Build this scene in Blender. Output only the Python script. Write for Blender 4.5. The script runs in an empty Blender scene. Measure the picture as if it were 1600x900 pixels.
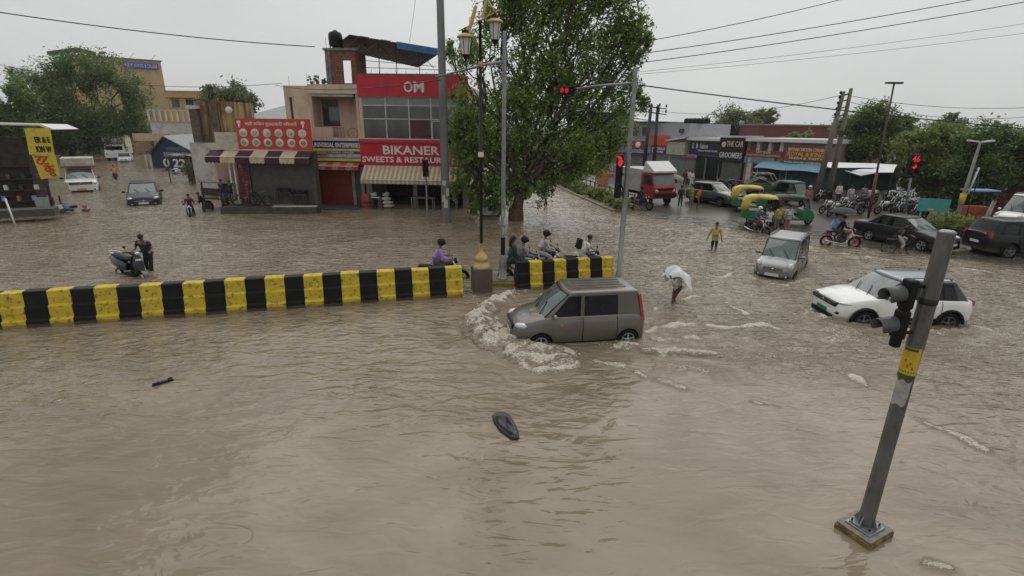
import bpy, bmesh, math, random
import numpy as np
from mathutils import Vector, Matrix, noise as mnoise
random.seed(7); RS = np.random.RandomState(7)
S = bpy.context.scene; COL = S.collection
R = math.radians; PI = math.pi

# ---------------------------------------------------------------- camera
FPX, PITCH, ROLL, EYE = 783.0, R(17.7), R(0.8), 5.5
cp, sp, cr, sr = math.cos(PITCH), math.sin(PITCH), math.cos(ROLL), math.sin(ROLL)
cam = bpy.data.objects.new('camera', bpy.data.cameras.new('camera')); COL.objects.link(cam)
cam.matrix_world = Matrix(((cr, -sr, 0, 0), (sr*sp, cr*sp, -cp, 0), (sr*cp, cr*cp, sp, EYE), (0, 0, 0, 1)))
cam.data.sensor_width = 36; cam.data.lens = FPX/1600*36; cam.data.clip_end = 3000; cam.data.clip_start = 0.1
S.camera = cam

# ---------------------------------------------------------------- light: an overcast monsoon afternoon
SUN_EL, SUN_AZ = R(56), R(14)
w = bpy.data.worlds.new('World'); S.world = w; w.use_nodes = True
nt = w.node_tree; nt.nodes.clear()
wo = nt.nodes.new('ShaderNodeOutputWorld'); bg = nt.nodes.new('ShaderNodeBackground')
sky = nt.nodes.new('ShaderNodeTexSky'); sky.sky_type = 'NISHITA'; sky.sun_disc = False
sky.sun_elevation = SUN_EL; sky.sun_rotation = SUN_AZ; sky.air_density = 1; sky.dust_density = 5; sky.ozone_density = 1
hs = nt.nodes.new('ShaderNodeHueSaturation'); hs.inputs['Saturation'].default_value = 0.12
nt.links.new(sky.outputs[0], hs.inputs['Color'])
tcn = nt.nodes.new('ShaderNodeTexCoord'); mp = nt.nodes.new('ShaderNodeMapping'); mp.inputs['Scale'].default_value = (1, 1, 3.0)
nz = nt.nodes.new('ShaderNodeTexNoise'); nz.inputs['Scale'].default_value = 1.6; nz.inputs['Detail'].default_value = 5
cl = nt.nodes.new('ShaderNodeMapRange'); cl.inputs[1].default_value = .3; cl.inputs[2].default_value = .7; cl.inputs[3].default_value = 5.7; cl.inputs[4].default_value = 6.9
cc = nt.nodes.new('ShaderNodeVectorMath'); cc.operation = 'SCALE'; cc.inputs[0].default_value = (0.975, 1.0, 0.985)
mx = nt.nodes.new('ShaderNodeMix'); mx.data_type = 'RGBA'; mx.inputs[0].default_value = 0.86
nt.links.new(tcn.outputs['Generated'], mp.inputs[0]); nt.links.new(mp.outputs[0], nz.inputs['Vector'])
nt.links.new(nz.outputs[0], cl.inputs[0]); nt.links.new(cl.outputs[0], cc.inputs['Scale'])
nt.links.new(hs.outputs[0], mx.inputs[6]); nt.links.new(cc.outputs[0], mx.inputs[7])
nt.links.new(mx.outputs[2], bg.inputs['Color']); bg.inputs['Strength'].default_value = 0.1
nt.links.new(bg.outputs[0], wo.inputs['Surface'])
sl = bpy.data.lights.new('sun', 'SUN'); sl.energy = 1.1; sl.angle = R(80); sl.color = (1, .97, .92)
so = bpy.data.objects.new('sun', sl); COL.objects.link(so)
sd = Vector((math.sin(SUN_AZ)*math.cos(SUN_EL), math.cos(SUN_AZ)*math.cos(SUN_EL), math.sin(SUN_EL)))
so.rotation_euler = sd.to_track_quat('Z', 'Y').to_euler()
S.view_settings.view_transform = 'Standard'; S.view_settings.look = 'None'
S.view_settings.exposure = 0.10; S.view_settings.gamma = 1
S.render.engine = 'CYCLES'; S.cycles.max_bounces = 6; S.cycles.transparent_max_bounces = 6; S.cycles.diffuse_bounces = 3
S.cycles.glossy_bounces = 3; S.cycles.caustics_reflective = False; S.cycles.caustics_refractive = False; S.cycles.use_denoising = True

# ---------------------------------------------------------------- helpers
def ray(px, py):
    u = (px-800)/FPX; v = -(py-450)/FPX
    a = u*cr-v*sr; b = u*sr+v*cr
    return a, cp+b*sp, -sp+b*cp
def G(px, py, z=0.0):
    "place in the street seen at that spot of the photograph, at height z"
    d = ray(px, py); t = (z-EYE)/d[2]; return d[0]*t, d[1]*t
def AT(px, py, Y):
    d = ray(px, py); t = Y/d[1]; return Vector((d[0]*t, Y, EYE+d[2]*t))
def smooth(a, b, x):
    t = np.clip((x-a)/(b-a), 0, 1); return t*t*(3-2*t)
def terr(x, y):
    "height of the street bed; 0 is the water level"
    d = (x-8)*.64+(y-36)*.77; e = (x-7.0)*.98+(y-37)*.19
    k = np.minimum(smooth(-5.0, 1.5, d), smooth(-1.5, .5, e))
    k2 = smooth(1, 12, d)*smooth(0, 2, e)
    return -0.30+0.31*k+0.14*k2
def tz(x, y): return float(terr(np.float64(x), np.float64(y)))

class MB:
    "collects geometry for one mesh"
    def __init__(s): s.v = []; s.f = []; s.m = []; s.sm = []; s.mats = []; s.M = Matrix.Identity(4)
    def mi(s, m):
        if m is None: return 0
        if m not in s.mats: s.mats.append(m)
        return s.mats.index(m)
    def add(s, vs, fs, m=None, smooth=False):
        o = len(s.v); s.v += [tuple(s.M @ Vector(p)) for p in vs]; i = s.mi(m)
        for f in fs: s.f.append(tuple(o+k for k in f)); s.m.append(i); s.sm.append(smooth)
        return s
    def box(s, c, d, m=None, rz=0, rx=0, ry=0, taper=1.0):
        x, y, z = d[0]/2, d[1]/2, d[2]/2; t = taper
        q = [(-x,-y,-z),(x,-y,-z),(x,y,-z),(-x,y,-z),(-x*t,-y*t,z),(x*t,-y*t,z),(x*t,y*t,z),(-x*t,y*t,z)]
        if rz or rx or ry:
            rm = Matrix.Rotation(rz,3,'Z') @ Matrix.Rotation(ry,3,'Y') @ Matrix.Rotation(rx,3,'X'); q = [rm @ Vector(p) for p in q]
        q = [(p[0]+c[0], p[1]+c[1], p[2]+c[2]) for p in q]
        return s.add(q, [(0,3,2,1),(4,5,6,7),(0,1,5,4),(1,2,6,5),(2,3,7,6),(3,0,4,7)], m)
    def b2(s, lo, hi, m=None):
        return s.box([(lo[i]+hi[i])/2 for i in range(3)], [hi[i]-lo[i] for i in range(3)], m)
    def tube(s, pts, r, n=8, m=None, cap=True, sm=True, close=False):
        pts = [Vector(p) for p in pts]; k = len(pts); rr = r if isinstance(r, (list, tuple)) else [r]*k
        vs = []; prev = None
        for i, p in enumerate(pts):
            if close: t = pts[(i+1) % k]-pts[i-1]
            else: t = pts[min(i+1, k-1)]-pts[max(i-1, 0)]
            t = t.normalized() if t.length > 1e-9 else Vector((0,0,1))
            if prev is None: a = t.orthogonal().normalized()
            else: a = (prev-t*prev.dot(t)); a = a.normalized() if a.length > 1e-6 else t.orthogonal().normalized()
            prev = a; b = t.cross(a)
            for j in range(n):
                q = 2*PI*j/n; vs.append(p+(a*math.cos(q)+b*math.sin(q))*rr[i])
        fs = []
        for i in range(k if close else k-1):
            i2 = (i+1) % k
            for j in range(n):
                j2 = (j+1) % n; fs.append((i*n+j, i*n+j2, i2*n+j2, i2*n+j))
        s.add(vs, fs, m, sm)
        if cap and not close:
            o = len(s.v)-k*n; mi = s.mi(m)
            s.f.append(tuple(o+j for j in range(n-1, -1, -1))); s.m.append(mi); s.sm.append(False)
            s.f.append(tuple(o+(k-1)*n+j for j in range(n))); s.m.append(mi); s.sm.append(False)
        return s
    def lathe(s, prof, c=(0,0,0), n=16, m=None, ax='Z', sm=True):
        vs = []
        for r, z in prof:
            for j in range(n):
                q = 2*PI*j/n; a, b = r*math.cos(q), r*math.sin(q)
                p = (a, b, z) if ax == 'Z' else ((a, z, b) if ax == 'Y' else (z, a, b))
                vs.append((p[0]+c[0], p[1]+c[1], p[2]+c[2]))
        fs = [(i*n+j, i*n+(j+1) % n, (i+1)*n+(j+1) % n, (i+1)*n+j) for i in range(len(prof)-1) for j in range(n)]
        s.add(vs, fs, m, sm)
        return s
    def ell(s, c, r, n=10, m=None, rz=0, ry=0, rx=0):
        k = max(4, n//2+1); vs = []; rm = Matrix.Rotation(rz,3,'Z') @ Matrix.Rotation(ry,3,'Y') @ Matrix.Rotation(rx,3,'X')
        for i in range(k+1):
            th = PI*i/k
            for j in range(n):
                q = 2*PI*j/n; p = rm @ Vector((r[0]*math.sin(th)*math.cos(q), r[1]*math.sin(th)*math.sin(q), r[2]*math.cos(th)))
                vs.append((p[0]+c[0], p[1]+c[1], p[2]+c[2]))
        fs = [(i*n+j, (i+1)*n+j, (i+1)*n+(j+1) % n, i*n+(j+1) % n) for i in range(k) for j in range(n)]
        return s.add(vs, fs, m, True)
    def prism(s, poly, y0, y1, m=None, ax='Y', sm=False):
        "polygon in the XZ plane (ax Y), XY plane (ax Z) or YZ plane (ax X), extruded from y0 to y1"
        def P(a, b, t): return (a, t, b) if ax == 'Y' else ((a, b, t) if ax == 'Z' else (t, a, b))
        n = len(poly); vs = [P(a, b, y0) for a, b in poly]+[P(a, b, y1) for a, b in poly]
        fs = [tuple(range(n)), tuple(range(2*n-1, n-1, -1))]+[(i, n+i, n+(i+1) % n, (i+1) % n) for i in range(n)]
        return s.add(vs, fs, m, sm)
    def grid(s, P, m=None, sm=True, wrap=False):
        "P rows x cols of points"
        r, c = len(P), len(P[0]); vs = [p for row in P for p in row]
        fs = [(i*c+j, i*c+(j+1) % c, (i+1)*c+(j+1) % c, (i+1)*c+j) for i in range(r-1) for j in range(c if wrap else c-1)]
        return s.add(vs, fs, m, sm)
    def build(s, name, parent=None, m=None, loc=None, rz=None):
        me = bpy.data.meshes.new(name); me.from_pydata(s.v, [], s.f)
        if m is not None: s.mats = [m] if not s.mats else s.mats
        for k in s.mats: me.materials.append(k)
        me.polygons.foreach_set('material_index', s.m); me.polygons.foreach_set('use_smooth', s.sm)
        me.update()
        o = bpy.data.objects.new(name, me); COL.objects.link(o)
        if parent is not None: o.parent = parent
        if loc is not None: o.location = loc
        if rz is not None: o.rotation_euler = (0, 0, rz)
        return o
def fixn(o):
    bm = bmesh.new(); bm.from_mesh(o.data); bmesh.ops.recalc_face_normals(bm, faces=bm.faces); bm.to_mesh(o.data); bm.free(); return o
def tag(o, label=None, cat=None, group=None, kind=None):
    if label: o['label'] = label
    if cat: o['category'] = cat
    if group: o['group'] = group
    if kind: o['kind'] = kind
    return o
def empty(name, loc=(0,0,0), rz=0, label=None, cat=None, group=None, sc=1):
    o = bpy.data.objects.new(name, None); COL.objects.link(o); o.location = loc; o.rotation_euler = (0, 0, rz)
    o.scale = (sc, sc, sc); o.empty_display_size = .2
    return tag(o, label, cat, group)
def copy_tree(o, parent=None):
    c = o.copy(); COL.objects.link(c)
    if parent is not None: c.parent = parent
    for ch in list(KIDS.get(o.name, [])): copy_tree(ch, c)
    return c
KIDS = {}
def index_kids(root):
    for o in bpy.data.objects:
        if o.parent: KIDS.setdefault(o.parent.name, [])
        if o.parent and o not in KIDS[o.parent.name]: KIDS[o.parent.name].append(o)
def dup(o, loc, rz, label, group=None, cat=None, rxy=(0, 0)):
    c = copy_tree(o); c.location = loc; c.rotation_euler = (rxy[0], rxy[1], rz); tag(c, label, cat, group); return c
def bevel(o, wd=.01, seg=2, ang=35):
    b = o.modifiers.new('bevel', 'BEVEL'); b.width = wd; b.segments = seg; b.limit_method = 'ANGLE'; b.angle_limit = R(ang); return o

# ---------------------------------------------------------------- materials
MC = {}
def mat(name, col, rough=.6, metal=0, var=.25, scale=3.0, bump=0.0, bs=None, coat=0, dirt=None, dscale=1.2, spec=.38, emit=None, stretch=None, dth=(.5, .7), mud=None):
    "procedural material: base colour broken up by noise, optional second colour patches (wear, stains)"
    if name in MC: return MC[name]
    m = bpy.data.materials.new(name); MC[name] = m; m.use_nodes = True; t = m.node_tree; N = t.nodes; L = t.links
    b = N['Principled BSDF']; b.inputs['Roughness'].default_value = rough; b.inputs['Metallic'].default_value = metal
    b.inputs['Specular IOR Level'].default_value = spec
    if coat: b.inputs['Coat Weight'].default_value = coat; b.inputs['Coat Roughness'].default_value = .06
    tc = N.new('ShaderNodeTexCoord'); vec = tc.outputs['Object']
    if stretch:
        mpn = N.new('ShaderNodeMapping'); mpn.inputs['Scale'].default_value = stretch; L.new(vec, mpn.inputs[0]); vec = mpn.outputs[0]
    n = N.new('ShaderNodeTexNoise'); n.inputs['Scale'].default_value = scale; n.inputs['Detail'].default_value = 6; n.inputs['Roughness'].default_value = .6
    L.new(vec, n.inputs['Vector'])
    c = N.new('ShaderNodeMix'); c.data_type = 'RGBA'
    lo = [max(0, k*(1-var)) for k in col]; hi = [min(1, k*(1+var*.8)) for k in col]
    c.inputs[6].default_value = (*lo, 1); c.inputs[7].default_value = (*hi, 1)
    rm = N.new('ShaderNodeMapRange'); rm.inputs[1].default_value = .3; rm.inputs[2].default_value = .7
    L.new(n.outputs[0], rm.inputs[0]); L.new(rm.outputs[0], c.inputs[0]); out = c.outputs[2]
    if dirt:
        n2 = N.new('ShaderNodeTexNoise'); n2.inputs['Scale'].default_value = dscale; n2.inputs['Detail'].default_value = 8; n2.inputs['Roughness'].default_value = .7
        L.new(vec, n2.inputs['Vector']); r2 = N.new('ShaderNodeMapRange'); r2.inputs[1].default_value = dth[0]; r2.inputs[2].default_value = dth[1]
        L.new(n2.outputs[0], r2.inputs[0]); c2 = N.new('ShaderNodeMix'); c2.data_type = 'RGBA'; L.new(r2.outputs[0], c2.inputs[0])
        L.new(out, c2.inputs[6]); c2.inputs[7].default_value = (*dirt, 1); out = c2.outputs[2]
    if mud:   # silt line left by the water: height, softness, amount
        sx = N.new('ShaderNodeSeparateXYZ'); L.new(tc.outputs['Object'], sx.inputs[0]); nn = N.new('ShaderNodeTexNoise'); nn.inputs['Scale'].default_value = 5; nn.inputs['Detail'].default_value = 6; L.new(tc.outputs['Object'], nn.inputs['Vector'])
        ad = N.new('ShaderNodeMath'); ad.operation = 'MULTIPLY_ADD'; ad.inputs[1].default_value = -mud[1]*2; L.new(nn.outputs[0], ad.inputs[0]); L.new(sx.outputs[2], ad.inputs[2])
        mr = N.new('ShaderNodeMapRange'); mr.inputs[1].default_value = mud[0]-mud[1]; mr.inputs[2].default_value = mud[0]-mud[1]*2; mr.inputs[4].default_value = mud[2]; L.new(ad.outputs[0], mr.inputs[0])
        c4 = N.new('ShaderNodeMix'); c4.data_type = 'RGBA'; L.new(mr.outputs[0], c4.inputs[0]); L.new(out, c4.inputs[6]); c4.inputs[7].default_value = (.12,.093,.062,1); out = c4.outputs[2]
    L.new(out, b.inputs['Base Color'])
    if bump:
        n3 = N.new('ShaderNodeTexNoise'); n3.inputs['Scale'].default_value = bs or scale*8; n3.inputs['Detail'].default_value = 4; L.new(vec, n3.inputs['Vector'])
        bp = N.new('ShaderNodeBump'); bp.inputs['Strength'].default_value = bump; bp.inputs['Distance'].default_value = .02
        L.new(n3.outputs[0], bp.inputs['Height']); L.new(bp.outputs[0], b.inputs['Normal'])
    if emit: b.inputs['Emission Color'].default_value = (*emit[:3], 1); b.inputs['Emission Strength'].default_value = emit[3]
    return m
def srgb(r, g, b):
    f = lambda c: (c/255/12.92) if c/255 <= .04045 else ((c/255+.055)/1.055)**2.4
    return f(r), f(g), f(b)
rubber = mat('rubber', (.012,.012,.012), .75, var=.3, spec=.2)
steel = mat('galvanised_steel', (.27,.28,.28), .42, .6, var=.2, scale=6, dirt=(.12,.09,.07), dscale=2.5, dth=(.55,.75))
dsteel = mat('dark_steel', (.05,.05,.052), .45, .5, var=.3)
chrome = mat('chrome', (.65,.65,.66), .15, 1, var=.05)
blackp = mat('black_plastic', (.010,.010,.011), .5, var=.2, spec=.25)
glass = mat('car_glass', (.008,.010,.012), .03, 0, var=.6, scale=2.5, spec=.34)
windscreen = mat('windscreen_glass', (.09,.125,.12), .05, 0, var=.5, scale=2.2, spec=1.0)
lampglass = mat('headlamp_glass', (.6,.62,.62), .08, .4, var=.3, scale=14)
redlens = mat('red_lens', (.45,.012,.02), .15, var=.15, coat=.6)
amber = mat('amber_lens', (.6,.2,.03), .2)
plate_w = mat('number_plate', (.7,.7,.68), .4, var=.08)
concrete = mat('weathered_concrete', (.26,.245,.22), .8, var=.3, scale=4, bump=.3, dirt=(.11,.10,.085), dscale=1.5)
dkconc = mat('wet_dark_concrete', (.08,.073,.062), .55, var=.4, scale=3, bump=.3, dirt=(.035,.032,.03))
cream = mat('cream_plaster', (.62,.50,.36), .8, var=.16, scale=1.4, bump=.1, dirt=(.33,.26,.18), dscale=1.1, stretch=(1,1,.45), dth=(.5,.72))
pinkp = mat('pink_plaster', (.56,.40,.33), .8, var=.12, scale=1.2, dirt=(.32,.22,.18), dscale=.9, stretch=(1,1,.4), dth=(.52,.75))
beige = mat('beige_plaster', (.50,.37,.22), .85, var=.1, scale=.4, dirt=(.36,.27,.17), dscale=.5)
yellowp = mat('yellow_plaster', (.58,.40,.16), .85, var=.12, scale=.6)
whitew = mat('white_plaster', (.58,.55,.51), .8, var=.12, scale=.9, dirt=(.30,.27,.24), dscale=.8)
redsign = mat('red_sign', (.50,.012,.035), .38, var=.1, scale=1.5, dirt=(.33,.01,.025), dscale=1.2)
redfascia = mat('red_fascia', (.52,.02,.035), .4, var=.14, scale=1.2, dirt=(.36,.012,.03), dscale=1.5)
whitelet = mat('white_lettering', (.72,.70,.66), .5, var=.06)
bluesign = mat('blue_sign', (.035,.045,.17), .5, var=.2)
navy = mat('navy_paint', (.02,.03,.08), .5, var=.25)
yellowsign = mat('yellow_sign', (.66,.52,.04), .5, var=.12, dirt=(.45,.33,.05), dscale=2.5)
skin = mat('skin', (.20,.105,.065), .5, var=.1)
hair = mat('hair', (.012,.010,.010), .6, var=.2)
brick = mat('brick_red', (.20,.085,.055), .85, var=.35, scale=6, dirt=(.10,.06,.045))
brickb = mat('old_brown_brick', (.21,.125,.09), .85, var=.3, scale=2, dirt=(.13,.085,.065))
tinroof = mat('rusty_tin', (.07,.055,.048), .6, .3, var=.4, scale=2.5, dirt=(.13,.065,.04))
shutter_m = mat('grey_shutter', (.16,.16,.15), .55, .3, var=.2, dirt=(.09,.085,.075))
shutter_d = mat('dark_shutter', (.085,.082,.075), .6, .2, var=.3)
shutter_r = mat('red_shutter', (.20,.02,.02), .5, var=.25)
white_p = mat('white_paint', (.7,.7,.69), .4, var=.08)
gold = mat('gold_paint', (.52,.37,.14), .4, .3, var=.15, scale=8)
bark = mat('bark', (.075,.058,.045), .9, var=.4, scale=6, bump=.6)
# ---------------------------------------------------------------- street bed and floodwater
def hash2(ix, iy, seed):
    n = (ix*374761393+iy*668265263+seed*982451653) & 0xffffffff
    n = ((n ^ (n >> 13))*1274126177) & 0xffffffff
    return ((n ^ (n >> 16)) & 0xffff)/65535.0
def vn(x, y, seed=0):
    x = np.asarray(x, float); y = np.asarray(y, float)
    ix = np.floor(x).astype(np.int64); iy = np.floor(y).astype(np.int64); fx = x-ix; fy = y-iy
    fx = fx*fx*fx*(fx*(fx*6-15)+10); fy = fy*fy*fy*(fy*(fy*6-15)+10)
    a = hash2(ix, iy, seed); b = hash2(ix+1, iy, seed); c = hash2(ix, iy+1, seed); d = hash2(ix+1, iy+1, seed)
    return (a*(1-fx)+b*fx)*(1-fy)+(c*(1-fx)+d*fx)*fy
def fbm(x, y, o=4, seed=0):
    s = 0; a = .5; t = 0
    for i in range(o):
        s = s+a*vn(x, y, seed+i*17); t += a; a *= .5
        x, y = x*1.62-y*1.17+3.1, x*1.17+y*1.62+1.7
    return s/t
def ridge(x, y, o=3, seed=0):
    s = 0; a = .5; t = 0
    for i in range(o):
        s = s+a*(1-np.abs(2*vn(x, y, seed+i*13)-1)); t += a; a *= .5; x, y = x*1.7-y*1.05+5.2, x*1.05+y*1.7+2.3
    return s/t
def polyd(X, Y, pts):
    "distance to a polyline and running position 0..1 along it"
    best = np.full(X.shape, 1e9); tt = np.zeros(X.shape); seg = [math.dist(pts[i], pts[i+1]) for i in range(len(pts)-1)]; tot = sum(seg); acc = 0
    for i, L in enumerate(seg):
        ax, ay = pts[i]; bx, by = pts[i+1]; dx, dy = (bx-ax)/L, (by-ay)/L
        u = np.clip((X-ax)*dx+(Y-ay)*dy, 0, L); d = np.hypot(X-ax-u*dx, Y-ay-u*dy); k = d < best
        best = np.where(k, d, best); tt = np.where(k, (acc+u)/tot, tt); acc += L
    return best, tt
def W(*p): return [G(a, b) for a, b in p]
# foam lines: points in the street, half width, foam strength, crest height
FOAM = [
 (W((905,560),(870,572),(820,568),(775,550),(745,525),(738,505),(760,482),(790,462),(830,445)), .42, .75, .05),
 (W((900,548),(850,548),(800,535),(775,515),(768,495)), .30, .7, .03),
 (W((960,560),(1060,575),(1160,590)), .45, .38, .02),
 (W((1010,530),(1080,528),(1180,535)), .35, .55, .02),
 (W((1000,540),(960,545),(1020,552),(1100,553),(1170,552)), .20, .95, .05),
 (W((1005,520),(1060,508),(1130,512),(1200,508)), .22, .7, .03),
 (W((1005,490),(1060,470),(1100,462),(1130,455)), .16, .6, .03),
 (W((905,560),(960,575),(1010,590),(1070,604)), .16, .55, .03),
 (W((1255,480),(1290,500),(1340,508),(1400,515),(1470,520),(1520,512),(1560,520)), .22, .8, .05),
 (W((1165,428),(1185,443),(1230,448),(1280,432)), .14, .5, .04),
 (W((1275,565),(1300,578),(1330,590),(1350,602)), .10, .8, .04),
 (W((1165,622),(1190,630),(1218,636)), .06, .7, .02),
 (W((1425,650),(1460,668),(1510,688),(1565,715)), .09, .62, .03),
 (W((1420,872),(1450,880),(1480,892)), .08, .66, .02),
 (W((1100,430),(1125,435),(1150,428)), .15, .7, .03),
 (W((1120,460),(1150,485),(1200,510),(1225,515)), .12, .7, .03),
 (W((1180,362),(1300,395),(1420,412),(1560,428)), .30, .55, .03),
 (W((1290,400),(1340,412),(1430,425),(1568,450)), .16, .5, .03),
 (W((35,605),(90,598),(150,602),(235,598)), .05, .45, .01),
 (W((35,625),(80,630),(110,622)), .05, .5, .01),
 (W((175,325),(205,335),(240,325)), .25, .4, .03),
 (W((30,585),(80,575),(120,580)), .04, .4, .01),
]
def water_fields(X, Y):
    D = np.hypot(X, Y)
    far = smooth(8, 30, D)
    wx = X+.5*fbm(X*.7, Y*.7, 3, 5); wy = Y+.5*fbm(X*.7+9, Y*.7, 3, 6)
    h = .030*(fbm(wx*.5, wy*.9, 3, 11)-.5)
    # short sharp wrinkles, sparse near the camera, dense further out
    msk = smooth(.50, .66, fbm(X*.35+4, Y*.5, 3, 21))
    rr = ridge(wx*.8, wy*1.9, 3, 31)
    h = h+(.016+.022*far)*np.clip(rr-.66, 0, 1)*6*np.clip(msk*.8+.15+far, 0, 1)*.5
    r2 = ridge(wx*2.0+7, wy*4.2, 3, 41)
    h = h+(.004+.012*far)*np.clip(r2-.6, 0, 1)*5*np.clip(msk+.1+far, 0, 1)*.6
    h = h+.018*far*(fbm(wx*1.3, wy*2.6, 3, 51)-.5)
    # choppier to the right of the car where the wakes cross
    wake = smooth(3, 6, X)*smooth(9, 13, Y)*(1-smooth(30, 45, Y))
    h = h+wake*(.055*(fbm(wx*1.6, wy*2.8, 3, 61)-.5)+.012*np.clip(ridge(wx*1.4, wy*3.5, 3, 71)-.6, 0, 1)*4)
    # ripples crossing in front of the car
    rp = np.exp(-((X+.5)/3.0)**2)*smooth(7.5, 9.5, Y)*(1-smooth(12.2, 13, Y))
    h = h+rp*.010*np.sin(Y*9+2.2*fbm(X*.8, Y*.8, 2, 3)*6+X*.6)
    foam = np.zeros_like(X)
    for pts, wd, st, ht in FOAM:
        x0 = min(p[0] for p in pts)-wd*4; x1 = max(p[0] for p in pts)+wd*4; y0 = min(p[1] for p in pts)-wd*4; y1 = max(p[1] for p in pts)+wd*4
        k = (X > x0) & (X < x1) & (Y > y0) & (Y < y1)
        if not k.any(): continue
        d, t = polyd(X[k]+.40*(fbm(X[k]*1.8, Y[k]*1.8, 4, 81)-.5), Y[k]+.40*(fbm(X[k]*1.8+5, Y[k]*1.8, 4, 82)-.5), pts)
        e = np.exp(-(d/(wd*(.55+.9*fbm(X[k]*1.1, Y[k]*1.1, 3, 83))))**2)*smooth(0, .08, t+.03)*smooth(0, .08, 1.03-t)*(.45+.9*smooth(.35, .6, fbm(X[k]*1.6+3, Y[k]*1.6, 3, 84)))
        foam[k] = np.maximum(foam[k], st*e)
        h[k] += ht*e*(.55+.9*fbm(X[k]*6, Y[k]*6, 3, 91))
    # loose foam drifting in the crossing wakes
    foam = np.maximum(foam, wake*.66*smooth(.46, .70, fbm(wx*.9, wy*1.6, 4, 95))*(1-far*.4))
    sh_ = smooth(-3.6, -1.2, (X-8)*.64+(Y-36)*.77+1.2*(fbm(X*.5, Y*.5, 3, 77)-.5))*smooth(-4, 1.5, (X-7.0)*.98+(Y-37)*.19)*smooth(7, 11, X); foam = foam*(1-.7*sh_); h = h*(1-.75*sh_)
    global SHAL; SHAL = sh_
    chop = np.clip(smooth(9.5, 18, D)*.95+wake*.65+rp*.5, 0, 1.3)*(1-.8*sh_)
    return h, np.clip(foam, 0, 1.4), chop
def polar_sheet(name, r0, r1, nr, na, a0, a1, zf, attr=None, m=None):
    rr = r0*(r1/r0)**(np.linspace(0, 1, nr)); aa = np.linspace(a0, a1, na)
    Rr, A = np.meshgrid(rr, aa, indexing='ij'); X = Rr*np.sin(A); Y = Rr*np.cos(A)
    Z, F, CH = (tuple(zf(X, Y))+(None,))[:3]
    co = np.stack([X, Y, Z], -1).reshape(-1, 3)
    i = np.arange(nr*na).reshape(nr, na); q = np.stack([i[:-1,:-1], i[:-1,1:], i[1:,1:], i[1:,:-1]], -1).reshape(-1, 4)
    me = np_mesh(name, co, q, True); o = bpy.data.objects.new(name, me); COL.objects.link(o)
    if F is not None:
        at = me.attributes.new('foam', 'FLOAT', 'POINT'); at.data.foreach_set('value', F.reshape(-1).astype(np.float32))
    if CH is not None: me.attributes.new('chop', 'FLOAT', 'POINT').data.foreach_set('value', CH.reshape(-1).astype(np.float32))
    if CH is not None: me.attributes.new('shallow', 'FLOAT', 'POINT').data.foreach_set('value', SHAL.reshape(-1).astype(np.float32))
    me.materials.append(m); return o
def np_mesh(name, co, faces, sm=False):
    me = bpy.data.meshes.new(name); n = len(co); f = len(faces); k = faces.shape[1]
    me.vertices.add(n); me.vertices.foreach_set('co', co.astype(np.float32).reshape(-1))
    me.loops.add(f*k); me.loops.foreach_set('vertex_index', faces.astype(np.int32).reshape(-1))
    me.polygons.add(f); me.polygons.foreach_set('loop_start', (np.arange(f)*k).astype(np.int32))
    me.polygons.foreach_set('use_smooth', np.full(f, sm)); me.update(calc_edges=True); me.validate(); return me
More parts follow.
